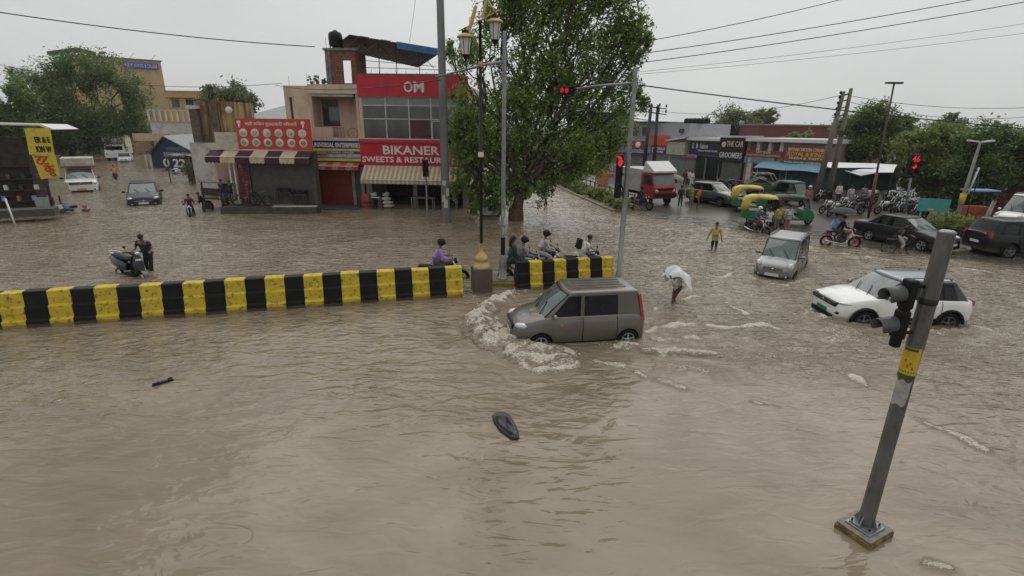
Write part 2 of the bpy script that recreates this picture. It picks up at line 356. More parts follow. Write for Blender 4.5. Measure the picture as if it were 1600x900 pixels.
def water_mat():
    m = bpy.data.materials.new('muddy_floodwater'); m.use_nodes = True; t = m.node_tree; N = t.nodes; L = t.links
    b = N['Principled BSDF']; b.inputs['IOR'].default_value = 1.5
    tc = N.new('ShaderNodeTexCoord')
    def noise(scale, det, mpv=None, dist=0, rough=.6, ty=None):
        n = N.new('ShaderNodeTexNoise')
        if ty: n.noise_type = ty
        n.inputs['Scale'].default_value = scale; n.inputs['Detail'].default_value = det
        n.inputs['Distortion'].default_value = dist; n.inputs['Roughness'].default_value = rough
        v = tc.outputs['Object']
        if mpv: q = N.new('ShaderNodeMapping'); q.inputs['Scale'].default_value = mpv; q.inputs['Rotation'].default_value = (0, 0, .12); L.new(v, q.inputs[0]); v = q.outputs[0]
        L.new(v, n.inputs['Vector']); return n.outputs[0]
    def math_(op, a, c, d=None):
        n = N.new('ShaderNodeMath'); n.operation = op
        for k, v in enumerate((a, c, d)):
            if v is None: continue
            if isinstance(v, (int, float)): n.inputs[k].default_value = v
            else: L.new(v, n.inputs[k])
        return n.outputs[0]
    def rng(v, a, c, d=0, e=1, sm=False):
        n = N.new('ShaderNodeMapRange'); n.inputs[1].default_value = a; n.inputs[2].default_value = c; n.inputs[3].default_value = d; n.inputs[4].default_value = e
        if sm: n.interpolation_type = 'SMOOTHSTEP'
        L.new(v, n.inputs[0]); return n.outputs[0]
    def att(nm): n = N.new('ShaderNodeAttribute'); n.attribute_name = nm; return n.outputs['Fac']
    foam = att('foam'); chop = att('chop'); shallow = att('shallow')
    c = N.new('ShaderNodeMix'); c.data_type = 'RGBA'; c.inputs[6].default_value = (.170,.130,.082,1); c.inputs[7].default_value = (.248,.198,.140,1)
    L.new(rng(noise(.35, 5, (1, 1.5, 1), .8), .35, .65), c.inputs[0])
    n2 = noise(10, 9, (1, 1.6, 1), 1.6, .78); n3 = noise(38, 4, None, .6, .7)
    k = math_('MULTIPLY_ADD', math_('SUBTRACT', n2, .5), 2.3, math_('MULTIPLY', math_('SUBTRACT', n3, .5), 1.0))
    fm = rng(math_('ADD', k, foam), .48, .86, 0, 1, True)
    c2 = N.new('ShaderNodeMix'); c2.data_type = 'RGBA'; L.new(fm, c2.inputs[0]); cs = N.new('ShaderNodeMix'); cs.data_type = 'RGBA'; L.new(math_('MULTIPLY', shallow, .85), cs.inputs[0]); L.new(c.outputs[2], cs.inputs[6]); cs.inputs[7].default_value = (.075,.070,.064,1); L.new(cs.outputs[2], c2.inputs[6])
    c3 = N.new('ShaderNodeMix'); c3.data_type = 'RGBA'; L.new(rng(noise(15, 8, (1,1.7,1), 2.4, .78), .37, .56), c3.inputs[0]); c3.inputs[6].default_value = (.48,.37,.24,1); c3.inputs[7].default_value = (.88,.83,.72,1)
    L.new(c3.outputs[2], c2.inputs[7]); L.new(c2.outputs[2], b.inputs['Base Color'])
    L.new(rng(fm, 0, 1, .07, .55), b.inputs['Roughness'])
    # ripples: soft swell, ridged wrinkles that open and close, fine chop further out
    soft = noise(1.3, 2.5, (1, 2.4, 1), 1.1, .45); fine = noise(5.5, 2.5, (1, 1.8, 1), .6, .5)
    rdg = noise(.95, 2, (1, 2.8, 1), 1.3, .5, 'RIDGED_MULTIFRACTAL'); msk = rng(noise(.45, 3, (1, 1.6, 1), .5), .49, .60)
    w1 = math_('MULTIPLY', rng(rdg, 1.10, 1.5, 0, 1, True), math_('ADD', math_('MULTIPLY', msk, .9), math_('MULTIPLY', chop, .55)))
    hgt = math_('ADD', math_('MULTIPLY', soft, math_('MULTIPLY_ADD', chop, 2.4, .62)), math_('MULTIPLY', fine, math_('MULTIPLY_ADD', chop, .75, .03)))
    hgt = math_('ADD', hgt, math_('MULTIPLY', w1, .85)); hgt = math_('ADD', hgt, math_('MULTIPLY', n2, math_('MULTIPLY', foam, 1.2)))
    bp = N.new('ShaderNodeBump'); bp.inputs['Strength'].default_value = 1.0; bp.inputs['Distance'].default_value = .06
    L.new(hgt, bp.inputs['Height']); L.new(bp.outputs[0], b.inputs['Normal'])
    return m
WATER = water_mat()
wat = polar_sheet('floodwater', 2.2, 150, 760, 760, R(-62), R(62), water_fields, m=WATER); tag(wat, kind='structure')
# street bed
def ground_mat():
    m = mat('wet_street', (.105,.085,.066), .32, var=.35, scale=.8, bump=.35, bs=9, dirt=(.060,.056,.052), dscale=.45, dth=(.42,.62))
    return m
def bed(X, Y): return terr(X, Y)+.03*(fbm(X*.6, Y*.6, 4, 7)-.5)*smooth(-.28, .0, terr(X, Y)), None
gr = polar_sheet('street', 3, 160, 200, 220, R(-80), R(80), bed, m=ground_mat()); tag(gr, kind='structure')
g2 = MB().box((0, 200, -.56), (1600, 1600, .1), mat('far_ground', (.12,.10,.075), .9, dirt=(.07,.08,.045), dscale=.05)).build('ground'); tag(g2, kind='structure')

# the muddy bow wave thrown up by the car: torn crest plus flying drops
foam_m = mat('muddy_foam', (.80,.74,.62), .45, var=.22, scale=9)
def crest(name, label, strokes, res=.02):
    "strokes: (points, half width, heights along it)"
    ax = [p[0] for st in strokes for p in st[0]]; ay = [p[1] for st in strokes for p in st[0]]
    xs = np.arange(min(ax)-.9, max(ax)+.9, res); ys = np.arange(min(ay)-.9, max(ay)+.9, res); X, Y = np.meshgrid(xs, ys, indexing='ij')
    Z = np.full(X.shape, -.0); Fm = np.zeros(X.shape); E = np.zeros(X.shape)
    wx = X+.16*(fbm(X*3, Y*3, 3, 201)-.5)*2; wy = Y+.16*(fbm(X*3+7, Y*3, 3, 202)-.5)*2
    for pts, wd, hts in strokes:
        d, t = polyd(wx, wy, pts); hh = np.interp(t, np.linspace(0, 1, len(hts)), hts); e = np.exp(-(d/wd)**2)*smooth(0, .06, t+.02)*smooth(0, .06, 1.02-t)
        Z = np.maximum(Z, hh*e); E = np.maximum(E, e*np.clip(hh*9, .35, 1))
    n1 = fbm(wx*7, wy*7, 4, 211); n2 = ridge(wx*12, wy*12, 3, 221)
    Z = Z*(.55+.9*n1)+E*(.028*(n2-.45))
    Fm = E*(.40+.85*smooth(.3, .68, fbm(wx*4+3, wy*4, 4, 241)))
    base, bf, bc = water_fields(X, Y); Z = Z+base-.02-.10*(1-smooth(.02, .22, E))
    keep = E > .04; i = np.arange(X.size).reshape(X.shape); q = np.stack([i[:-1,:-1], i[1:,:-1], i[1:,1:], i[:-1,1:]], -1).reshape(-1, 4); kk = keep.reshape(-1)[q].any(1); q = q[kk]
    used = np.unique(q); mp_ = np.full(X.size, -1); mp_[used] = np.arange(len(used)); co = np.stack([X, Y, Z], -1).reshape(-1, 3)[used]
    me = np_mesh(name, co, mp_[q], True); o = bpy.data.objects.new(name, me); COL.objects.link(o); me.materials.append(WATER)
    me.attributes.new('foam', 'FLOAT', 'POINT').data.foreach_set('value', np.maximum(Fm, bf*.6).reshape(-1)[used].astype(np.float32)); me.attributes.new('chop', 'FLOAT', 'POINT').data.foreach_set('value', np.full(len(used), .8, np.float32))
    return tag(o, label, 'splash', kind='stuff')
def splash(name, label, pts, hts, width, n, seed, drop=.03):
    rs = np.random.RandomState(seed); seg = [math.dist(pts[i], pts[i+1]) for i in range(len(pts)-1)]; cum = np.concatenate([[0], np.cumsum(seg)]); P = np.array(pts)
    oc = np.array([(1,0,0),(-1,0,0),(0,1,0),(0,-1,0),(0,0,1),(0,0,-1)], float); of = np.array([(0,2,4),(2,1,4),(1,3,4),(3,0,4),(2,0,5),(1,2,5),(3,1,5),(0,3,5)])
    t = rs.rand(n)*cum[-1]; px = np.interp(t, cum, P[:, 0]); py = np.interp(t, cum, P[:, 1]); hh = np.interp(t, cum, hts)
    cl_ = rs.randint(0, 60, n); off_ = rs.randn(60, 2)*width*.35
    c = np.stack([px+rs.randn(n)*width*.45+off_[cl_, 0], py+rs.randn(n)*width*.45+off_[cl_, 1], hh*(rs.rand(n)**1.2)*1.25+.02], 1)
    s = drop*(.18+rs.rand(n)**4*1.2); sc = s[:, None]*(.6+rs.rand(n, 3)); co = oc[None]*sc[:, None]*(.8+.4*rs.rand(n, 6, 1))+c[:, None]
    f = (of[None]+(np.arange(n)*6)[:, None, None]).reshape(-1, 3); me = np_mesh(name, co.reshape(-1, 3), f, True); me.materials.append(foam_m)
    o = bpy.data.objects.new(name, me); COL.objects.link(o); return tag(o, label, 'splash', kind='stuff')
BW = W((900,560),(860,564),(815,558),(778,543),(752,522),(745,500),(768,476),(805,455)); BH = [.06,.15,.22,.26,.25,.19,.12,.05]
BI = W((880,548),(835,546),(800,535),(775,518),(765,500)); 
crest('bow_wave', 'foaming muddy bow wave thrown up round the front of the dark grey hatchback', [(BW, .35, BH), (BI, .36, [.06,.14,.18,.16,.08])])
crest('rear_wash', 'foaming wash trailing from the rear wheel of the dark grey hatchback', [(W((935,540),(980,545),(1030,550),(1090,553),(1150,556)), .20, [.05,.13,.11,.06,.02])])
crest('suv_wash', 'low foaming wash along the near side of the white compact SUV', [(W((1255,478),(1285,498),(1335,512),(1400,518)), .20, [.04,.08,.05,.03]), (W((1440,520),(1490,522),(1530,514)), .22, [.03,.07,.03])])
splash('bow_spray', 'drops of muddy water flying above the bow wave of the dark grey hatchback', BW, BH, .24, 1700, 3, .014)
splash('wheel_spray', 'drops flying above the wash behind the rear wheel of the dark grey hatchback', W((940,538),(985,542),(1030,546),(1090,548)), [.05,.12,.09,.02], .2, 350, 4, .012)
# ---------------------------------------------------------------- people
def ik(a, b, l1, l2, hint):
    a = Vector(a); b = Vector(b); d = b-a; L = d.length
    if L > (l1+l2)*.995: b = a+d*((l1+l2)*.995/L); d = b-a; L = d.length
    u = d.normalized(); h = Vector(hint); h = (h-u*h.dot(u)).normalized(); k = (l1*l1-l2*l2+L*L)/(2*L)
    return a+u*k+h*math.sqrt(max(0, l1*l1-k*k)), b
def skinned(name, chains, parent, m, lv=1):
    "chains: list of (points, radii, edges, root)"
    vs = []; es = []; rad = []; roots = []
    for P, r, e, root in chains:
        o = len(vs); vs += [tuple(p) for p in P]; rad += list(r); es += [(a+o, b+o) for a, b in e]; roots.append(o+root)
    me = bpy.data.meshes.new(name); me.from_pydata(vs, es, []); me.materials.append(m)
    o = bpy.data.objects.new(name, me); COL.objects.link(o); o.parent = parent
    sk = o.modifiers.new('skin', 'SKIN'); sk.use_smooth_shade = True; sv = me.skin_vertices[0].data
    for i, q in enumerate(rad): sv[i].radius = q if isinstance(q, tuple) else (q, q)
    for i in roots: sv[i].use_root = True
    sb = o.modifiers.new('sub', 'SUBSURF'); sb.levels = lv; sb.render_levels = lv
    return o
def person(loc, rz, label, shirt, trousers, h=1.68, hip=(0,0,.90), lean=0, hands=None, feet=None, sleeves='long', legs='long', headwear=None,
           group=None, head=0, look=0, elbow=(-1,0,-.3), knee=(1,0,.1), shawl=False, female=False, parent=None):
    s = h/1.7; root = empty('person', (loc[0], loc[1], loc[2] if len(loc) > 2 else tz(*loc[:2])), rz, label, 'person', group, s)
    H = Vector(hip); up = Vector((math.sin(lean), 0, math.cos(lean))); W_ = H+up*.14; C = H+up*.34; N = H+up*.52
    hu = Vector((math.sin(lean*.45+head), 0, math.cos(lean*.45+head))); fw = Vector((hu.z, 0, -hu.x)); fw.rotate(Matrix.Rotation(look, 3, 'Z').to_quaternion())
    NK = N+hu*.05; HB = N+hu*.13+fw*.015; HT_ = N+hu*.235+fw*.0
    sh = [C+up*.11+Vector((0, y, 0)) for y in (.175, -.175)]; hp = [H+Vector((0, y, -.03)) for y in (.085, -.085)]
    hands = hands or [(.08,.26,.72), (-.02,-.26,.74)]; feet = feet or [(.0,.1,.07), (.0,-.1,.07)]
    arms = [ik(sh[i], hands[i], .27, .25, elbow if i == 0 or len(elbow) == 3 else elbow) for i in (0, 1)]
    lg = [ik(hp[i], feet[i], .42, .41, knee) for i in (0, 1)]
    P = [H, W_, C, N, NK, HB, HT_]; r = [(.10,.125), (.09,.12), (.10,.135), .055, .05, .082, .07]; E = [(0,1), (1,2), (2,3), (3,4), (4,5), (5,6)]; chains = []
    for i in (0, 1):
        e, wr = arms[i]; a = len(P); hd = (wr-e).normalized(); palm = wr+hd*.07
        P += [sh[i], e, wr, palm]; r += [.048, .036, .024, (.022,.034)]; E += [(2, a), (a, a+1), (a+1, a+2), (a+2, a+3)]
        side = hd.cross(Vector((0,0,1))); side = side.normalized() if side.length > .1 else Vector((1,0,0)); dn = hd.cross(side).normalized()
        if dn.z > 0: dn = -dn
        for k, (off, ln) in enumerate(((-.027,.062), (-.009,.072), (.009,.068), (.027,.052))):
            b0 = wr+hd*.085+side*off; b1 = b0+hd*ln*.5+dn*.008; b2 = b1+hd*ln*.3+dn*.03
            chains.append(([b0-hd*.02, b1, b2], [.0095,.009,.007], [(0,1),(1,2)], 0))
        t0 = wr+hd*.03+side*(-.02 if i else .02); t1 = t0+hd*.03+side*(-.03 if i else .03); t2 = t1+hd*.03+dn*.015
        chains.append(([t0, t1, t2], [.012,.010,.008], [(0,1),(1,2)], 0))
    for i in (0, 1):
        k, an = lg[i]; a = len(P); toe = an+Vector((.14, 0, -.035))
        P += [hp[i], k, an, toe]; r += [.078, .052, .036, (.03,.04)]; E += [(0, a), (a, a+1), (a+1, a+2), (a+2, a+3)]
    # nose and ears
    nb = HB+fw*.075-hu*.01; chains.append(([nb, nb+fw*.028-hu*.012], [.013,.010], [(0,1)], 0))
    sd = hu.cross(fw).normalized()
    for q in (1, -1): chains.append(([HB+sd*.072*q, HB+sd*.09*q+hu*.025], [.014,.010], [(0,1)], 0))
    skinned('body', [(P, r, E, 0)]+chains, root, skin)
    face = MB()
    for q in (1, -1): face.ell(HB+fw*.078+sd*.03*q+hu*.02, (.012,.012,.008), 6, hair)
    face.ell(HB+fw*.078-hu*.05, (.012,.024,.006), 6, mat('lips', (.16,.06,.05), .5)); face.build('face_features', root)
    # clothing
    P = [H-up*.06, H+up*.02, W_, C, N-up*.02]; r = [(.125,.15), (.125,.15), (.11,.14), (.12,.155), .07]; E = [(0,1), (1,2), (2,3), (3,4)]
    for i in (0, 1):
        e, wr = arms[i]; a = len(P); el = e if sleeves == 'long' else sh[i].lerp(e, .62)
        P += [sh[i], el]; r += [.068, .052]; E += [(3, a), (a, a+1)]
        if sleeves == 'long': P += [e.lerp(wr, .9)]; r += [.04]; E += [(a+1, a+2)]
    skinned('shirt', [(P, r, E, 1)], root, shirt)
    P = [H+up*.05, H]; r = [(.115,.14), (.12,.15)]; E = [(0,1)]
    for i in (0, 1):
        k, an = lg[i]; a = len(P); end = an+Vector((0,0,.05)) if legs == 'long' else (k.lerp(an, .12) if legs == 'shorts' else an.lerp(k, .45))
        P += [hp[i], k if legs != 'shorts' else hp[i].lerp(k, .8), end]; r += [.098, .068, .055]; E += [(1, a), (a, a+1), (a+1, a+2)]
    skinned('trousers', [(P, r, E, 1)], root, trousers)
    if headwear == 'helmet' or isinstance(headwear, tuple):
        hm = headwear[1] if isinstance(headwear, tuple) else blackp
        o = MB(); o.ell((0,0,0), (.135,.12,.13), 14, hm); o.box((.115,0,-.02), (.05,.17,.07), glass); hh = o.build('helmet', root)
        hh.location = HB+hu*.045; hh.rotation_euler = (0, math.asin(max(-1, min(1, hu.x))), look)
    else:
        o = MB(); o.ell((-.012,0,.0), (.098,.088,.085), 12, hair)
        if female: o.tube([(-.05,0,0), (-.11,0,-.12), (-.12,0,-.3)], [.07,.06,.03], 8, hair)
        hh = o.build('hair', root); hh.location = HB+hu*.052-fw*.012; hh.rotation_euler = (0, math.asin(max(-1, min(1, hu.x))), look)
    return root
def cloth(name, col, **k): return mat(name, col, .85, var=.18, scale=9, bump=.2, bs=30, **k)
C_ = dict(navy=cloth('navy_cloth',(.022,.03,.06)), black=cloth('black_cloth',(.015,.015,.017)), white=cloth('white_cloth',(.62,.62,.62)), lilac=cloth('lilac_cloth',(.34,.21,.55)),
  grey=cloth('grey_cloth',(.20,.195,.215)), dgrey=cloth('dark_grey_cloth',(.06,.06,.065)), yellow=cloth('mustard_cloth',(.42,.34,.08)), orange=cloth('orange_cloth',(.62,.19,.04)),
  maroon=cloth('maroon_cloth',(.12,.025,.035)), blue=cloth('light_blue_cloth',(.22,.33,.62)), red=cloth('red_cloth',(.36,.05,.06)), brown=cloth('brown_cloth',(.13,.09,.06)),
  teal=cloth('dark_teal_cloth',(.03,.07,.07)), lgrey=cloth('pale_grey_cloth',(.42,.41,.42)), pink=cloth('dusty_pink_cloth',(.38,.13,.14)), green=cloth('olive_cloth',(.25,.30,.08)), denim=cloth('denim',(.07,.10,.16)))

# ---------------------------------------------------------------- cars
def lerp(a, b, t): return a+(b-a)*t
def interp(pts, x, c=1):
    if x <= pts[0][0]: return pts[0][c]
    for i in range(len(pts)-1):
        if x <= pts[i+1][0]:
            t = (x-pts[i][0])/(pts[i+1][0]-pts[i][0]); t = t*t*(3-2*t)*.35+t*.65
            return lerp(pts[i][c], pts[i+1][c], t)
    return pts[-1][c]
def wheel(parent, c, r, wd, side, rimc, spokes=5, steer=0):
    w_ = empty('wheel', c, steer); w_.parent = parent; y0 = -wd/2*side; y1 = wd/2*side
    prof = [(r*.64, y0), (r*.9, y0), (r, y0*.7), (r, y1*.7), (r*.9, y1), (r*.66, y1), (r*.64, y1*.8)]
    MB().lathe(prof, n=28, m=rubber, ax='Y').build('tyre', w_)
    b = MB(); b.lathe([(r*.64, y1*.9), (r*.60, y1*.95), (r*.57, y1*.4), (0.02, y1*.3)], n=24, m=mat('dark_rim', (.03,.03,.03), .5), ax='Y')
    b.lathe([(r*.67, y1*.86), (r*.655, y1*1.0), (r*.60, y1*.98), (r*.58, y1*.6)], n=28, m=rimc, ax='Y')
    for k in range(spokes):
        q = 2*PI*k/spokes+.3; ca, sa = math.cos(q), math.sin(q)
        b.box((ca*r*.34, y1*.82, sa*r*.34), (r*.56, wd*.08, r*.15), rimc, ry=-q, taper=1)
    b.lathe([(r*.16, y1*.8), (r*.15, y1*1.0), (0, y1*1.02)], n=12, m=rimc, ax='Y')
    b.build('rim', w_); return w_
def car(sp, loc, rz, label, cat, group=None, tilt=(0, 0), name=None):
    L, W_, H, wb, r = sp['L'], sp['W'], sp['H'], sp['wb'], sp['r']; paint = sp['paint']; clad = sp.get('clad', blackp); roofm = sp.get('roofp', paint)
    root = empty(name or sp.get('name', 'car'), (loc[0], loc[1], loc[2] if len(loc) > 2 else tz(*loc[:2])), rz, label, cat, group); root.rotation_euler = (tilt[0], tilt[1], rz)
    hw = W_/2; zb = sp.get('zb', .2); axf = sp.get('axf', L/2-.78*L/3.7*1.0); axr = axf-wb
    top = sp['top']   # (x, z centre, z side)
    plan = [(-L/2, .80), (-L/2+.03, .87), (-L/2+.1, .93), (-L/2+.3, .975), (-L/2+.7, 1), (L/2-.9, 1), (L/2-.5, .965), (L/2-.25, .91), (L/2-.1, .81), (L/2-.03, .69), (L/2, .56)]
    def wf(x):
        for i in range(len(plan)-1):
            if x <= plan[i+1][0]: t = (x-plan[i][0])/(plan[i+1][0]-plan[i][0]); return hw*lerp(plan[i][1], plan[i+1][1], t)
        return hw*plan[-1][1]
    PR = [(0, .935), (.12, .955), (.3, .978), (.5, .994), (.62, 1.0), (.70, .982), (.85, .965), (.93, .945), (1, .905)]
    def zbot(x):
        z = zb+ (.04 if abs(x) > L/2-.15 else 0)
        for ax in (axf, axr):
            d = abs(x-ax); ra = r*1.16
            if d < ra: z = max(z, r+math.sqrt(ra*ra-d*d)*1.0-.0)
        return z
    def zs(x): return interp(top, x, 2)
    def zc(x): return interp(top, x, 1)
    def yb(x, z):
        t = (z-zb)/(zs(x)-zb); t = max(0, min(1, t))
        for i in range(len(PR)-1):
            if t <= PR[i+1][0]: return wf(x)*lerp(PR[i][1], PR[i+1][1], (t-PR[i][0])/(PR[i+1][0]-PR[i][0]))
        return wf(x)*PR[-1][1]
    xs = set([-L/2, -L/2+.03, -L/2+.1, -L/2+.2, L/2-.02, L/2-.06, L/2-.12, L/2-.22, L/2]); n = 34
    for i in range(n+1): xs.add(round(-L/2+L*i/n, 4))
    for ax in (axf, axr):
        for k in range(13): xs.add(round(ax+r*1.16*math.cos(PI*k/12), 4))
    xs = sorted(x for x in xs if -L/2 <= x <= L/2)
    rows = []
    for x in xs:
        b0 = zbot(x); s1 = zs(x); half = []
        for k in range(9):
            z = lerp(b0, s1, k/8); half.append((x, yb(x, z), z))
        y1 = yb(x, s1); c1 = zc(x)
        for f in (.93, .8, .6, .35, 0): half.append((x, y1*f, s1+(c1-s1)*(1-f**2.6)))
        rows.append(half+[(p[0], -p[1], p[2]) for p in reversed(half[:-1])])
    b = MB(); b.grid(rows, paint)
    for k in (0, -1):
        rr = rows[k]; nn = len(rr)//2; col = []
        for j in range(nn): col.append((rr[j], rr[-1-j]))
        for j in range(nn-1): b.add([col[j][0], col[j][1], col[j+1][1], col[j+1][0]], [(0,1,2,3)], paint)
        b.add([rr[nn-1], rr[nn+1], rr[nn]], [(0,1,2)], paint)
    body = fixn(b.build('body', root))
    u = MB()   # dark underside, wheel wells and sills
    u.box((0, 0, zb+.13), (L-.5, W_*.80, .22), blackp)
    for ax in (axf, axr): u.lathe([(r*1.14, -hw*.93), (r*1.14, hw*.93)], (ax, 0, r), 20, blackp, 'Y')
    for s in (1, -1): u.box(((axf+axr)/2, s*hw*.93, zb+.05), (wb-r*2.3, .09, .12), clad)
    if sp.get('arch'):
        for ax in (axf, axr):
            for s in (1, -1):
                pts = [(ax+r*1.2*math.cos(PI*k/12), s*(hw*1.0), r+r*1.2*math.sin(PI*k/12)) for k in range(13)]; u.tube(pts, .045, 6, clad)
    u.build('underbody', root)
    # greenhouse
    xf0, xr0, xf1, xr1 = sp['gh']; w0 = hw*.885; w1 = hw*sp.get('tumble', .755); zr = H; bow = .10
    def Xf(t): return lerp(xf0, xf1, t)
    def Xr(t): return lerp(xr0, xr1, t)
    def ZB(x): return interp(top, x, 2)-.03
    def ring(t, grow=0, sh=0, dz=0):
        wy = lerp(w0, w1, t)*(1-sh)+grow; a, c = Xf(t)-sh*.5, Xr(t)+sh*.5; P = []
        for f in (0, .35, .65, .85, .95): P.append((a-bow*f*f+grow, wy*f))
        P.append((a-bow-.05, wy*.992))
        x0, x1 = a-bow-.12, c+.12
        for k in range(7): P.append((lerp(x0, x1, k/6), wy))
        P.append((c+.05, wy*.985))
        for f in (.94, .8, .5, 0): P.append((c+.05*f*f-grow, wy*f))
        Q = P+[(p[0], -p[1]) for p in reversed(P[1:-1])]
        zt = lambda x: lerp(ZB(x), zr-.05, t)+dz-.02*abs(x-(a+c)/2)**2*.25*t
        return [(p[0], p[1], zt(p[0])) for p in Q]
    g = MB(); g.grid([ring(0), ring(.5), ring(.88), ring(1)], sp.get('pillarp', paint), wrap=True); g.build('pillars', root)
    rf = MB(); R0 = [ring(1), ring(1, 0, .02, .022), ring(1, 0, .07, .04), ring(1, 0, .3, .05), ring(1, 0, .7, .055)]; rf.grid(R0, roofm, wrap=True)
    k0 = len(rf.v); last = R0[-1]; rf.add(last, [tuple(range(len(last)))], roofm, True)
    if sp.get('ribs'):
        for y in (-.35, -.12, .12, .35): rf.b2((xr1+.3, y-.03, zr-.005), (xf1-.35, y+.03, zr+.012), roofm)
    fixn(rf.build('roof', root))
    if sp.get('rails'):
        rl = MB()
        for s in (1, -1):
            y = s*w1*.93; rl.tube([(xr1+.15, y, zr-.02), (xr1+.25, y, zr+.05), (xf1-.35, y, zr+.05), (xf1-.2, y, zr-.03)], .018, 6, sp['rails'])
        rl.build('roof_rails', root)
    def pane(front, t0, t1, f, off, m, nm, par=root):
        P = []
        for t in (t0, lerp(t0, t1, .33), lerp(t0, t1, .67), t1):
            row = []
            for k in range(9):
                ff = lerp(-f, f, k/8); wy = lerp(w0, w1, t)
                x = (Xf(t)-bow*ff*ff+off) if front else (Xr(t)+.05*ff*ff-off)
                z = lerp(ZB(x), zr-.05, t)+off*.8; row.append((x, wy*ff, z))
            P.append(row)
        return MB().grid(P, m).build(nm, par)
    fr = pane(True, .02, .97, .95, .006, blackp, 'windscreen_seal'); ws = pane(True, .07, .92, .90, .011, windscreen, 'windscreen')
    wm = MB()
    for y0 in (.45, -.1): wm.tube([(xf0+.0, y0, ZB(xf0)+.05), (Xf(.42)+.0, y0-.32, lerp(ZB(xf0), zr, .45)+.015)], .012, 5, blackp)
    wm.build('wipers', root)
    pane(False, sp.get('rg', (.25,.9))[0], sp.get('rg', (.25,.9))[1], .86, .009, glass, 'rear_window')
    def sideq(q, s, off, m, nm, par=root):
        x0b, x1b, x0t, x1t, t0, t1 = q; P = []
        for k in range(2):
            t = (t0, t1)[k]; a, c = ((x0b, x1b), (x0t, x1t))[k]
            P.append([(lerp(a, c, j/6), s*(lerp(w0, w1, t)+off), lerp(ZB(lerp(a, c, j/6)), zr-.05, t)) for j in range(7)])
        return MB().grid(P, m, False).build(nm, par)
    for s in (1, -1):
        for q in sp['sw']: sideq(q, s, .009, glass, 'side_window')
        fq = sp['sw'][0]; lq = sp['sw'][-1]
        if sp.get('blackpillar'): sideq((lq[0]-.03, fq[1]+.04, lq[2]-.03, fq[3]+.04, fq[4]-.05, min(1, fq[5]+.05)), s, .005, blackp, 'window_surround')
        for i, (a, c) in enumerate(sp['doors']):
            P = []
            for k in range(7):
                row = []
                for j in range(11):
                    x = lerp(a, c, j/10); zl = max(zb+.10, zbot(x)+.035 if zbot(x) > zb+.06 else 0); z = lerp(zl, zs(x)-.015, k/6)
                    row.append((x, s*(yb(x, z)+.007), z))
                P.append(row)
            d = MB().grid(P, paint).build('door', root)
            zl_ = [(a, s*(yb(a, z)+.009), z) for z in np.linspace(zb+.14 if zbot(a) < zb+.08 else zbot(a)+.05, zs(a)-.02, 8)]; MB().tube(zl_, .009, 4, blackp).build('shut_line', d)
            hz = zs(a)*.84; xh = a+.17; MB().box((xh, s*(yb(xh, hz)+.03), hz), (.17, .028, .03), sp.get('handle', paint)).build('handle', d)
            if sp.get('sidetrim'):
                MB().box(((a+c)/2, s*(yb((a+c)/2, zb+.24)+.016), zb+.2), (c-a-.03, .02, .10), clad).build('door_trim', d)
        mx_ = xf0-.36; mz = ZB(mx_)+.10
        mm = MB(); mm.ell((mx_, s*(hw+.09), mz), (.06, .10, .07), 10, sp.get('mirror', paint)); mm.box((mx_, s*(hw-.02), mz-.04), (.05, .14, .03), blackp); mm.build('wing_mirror', root)
        hx, hy, hz, a1, a2, a3 = sp['lamp']; h_ = MB(); h_.ell((hx, s*hy, hz), (a1, a2, a3), 12, lampglass, rz=-s*.5); h_.build('headlight', root)
        if sp.get('tail'):
            tx, ty, z0, z1, tw = sp['tail']; t_ = MB()
            n_ = 6; t_.grid([[(tx+sp.get('tslope', 0)*k/n_+.05, s*(ty-.16*k/n_*sp.get('tt', .4)+.012), lerp(z0, z1, k/n_)) for k in range(n_+1)],
                              [(tx+sp.get('tslope', 0)*k/n_-.03, s*(ty-.16*k/n_*sp.get('tt', .4)-.0), lerp(z0, z1, k/n_)) for k in range(n_+1)],
                              [(tx+sp.get('tslope', 0)*k/n_-.05, s*(ty-.16*k/n_*sp.get('tt', .4)-tw), lerp(z0, z1, k/n_)) for k in range(n_+1)]], redlens); t_.build('tail_light', root)
        for ax in (axf, axr): wheel(root, (ax, s*(hw-.11), r), r, .19, s, sp.get('rim', chrome), sp.get('spokes', 5))
        if sp.get('fog'): f_ = sp['fog']; MB().ell((L/2-.09, s*hw*.66, f_), (.06,.13,.07), 10, blackp).ell((L/2-.05, s*hw*.66, f_), (.04,.05,.045), 8, lampglass).build('fog_light', root)
        if sp.get('cowlmark'): MB().box((axf-.55, s*(yb(axf-.55, .8)+.012), .80), (.07,.012,.035), amber).build('side_repeater', root)
    gz0, gz1, gw = sp['grille']; q = MB(); fx = L/2+.0
    q.b2((fx-.14, -gw, gz0), (fx+.014, gw, gz1), blackp)
    for k in range(sp.get('slats', 2)):
        z = lerp(gz0, gz1, (k+.8)/(sp.get('slats', 2)+.6)); q.b2((fx+.012, -gw*.96, z-.008), (fx+.024, gw*.96, z+.008), sp.get('slatm', chrome))
    q.ell((fx+.022, 0, (gz0+gz1)/2+.01), (.014, .045, .04), 10, chrome); q.build('grille', root)
    lw = MB(); lw.b2((fx-.16, -hw*.62, zb+.06), (fx+.012, hw*.62, zb+.19), blackp); lw.build('lower_grille', root)
    pz = sp.get('pz', zb+.26); MB().b2((fx+.014, -.25, pz-.055), (fx+.03, .25, pz+.055), sp.get('plate', plate_w)).build('number_plate', root)
    MB().b2((-fx-.02, -.25, .62), (-fx-.004, .25, .73), plate_w).build('number_plate', root)
    return root
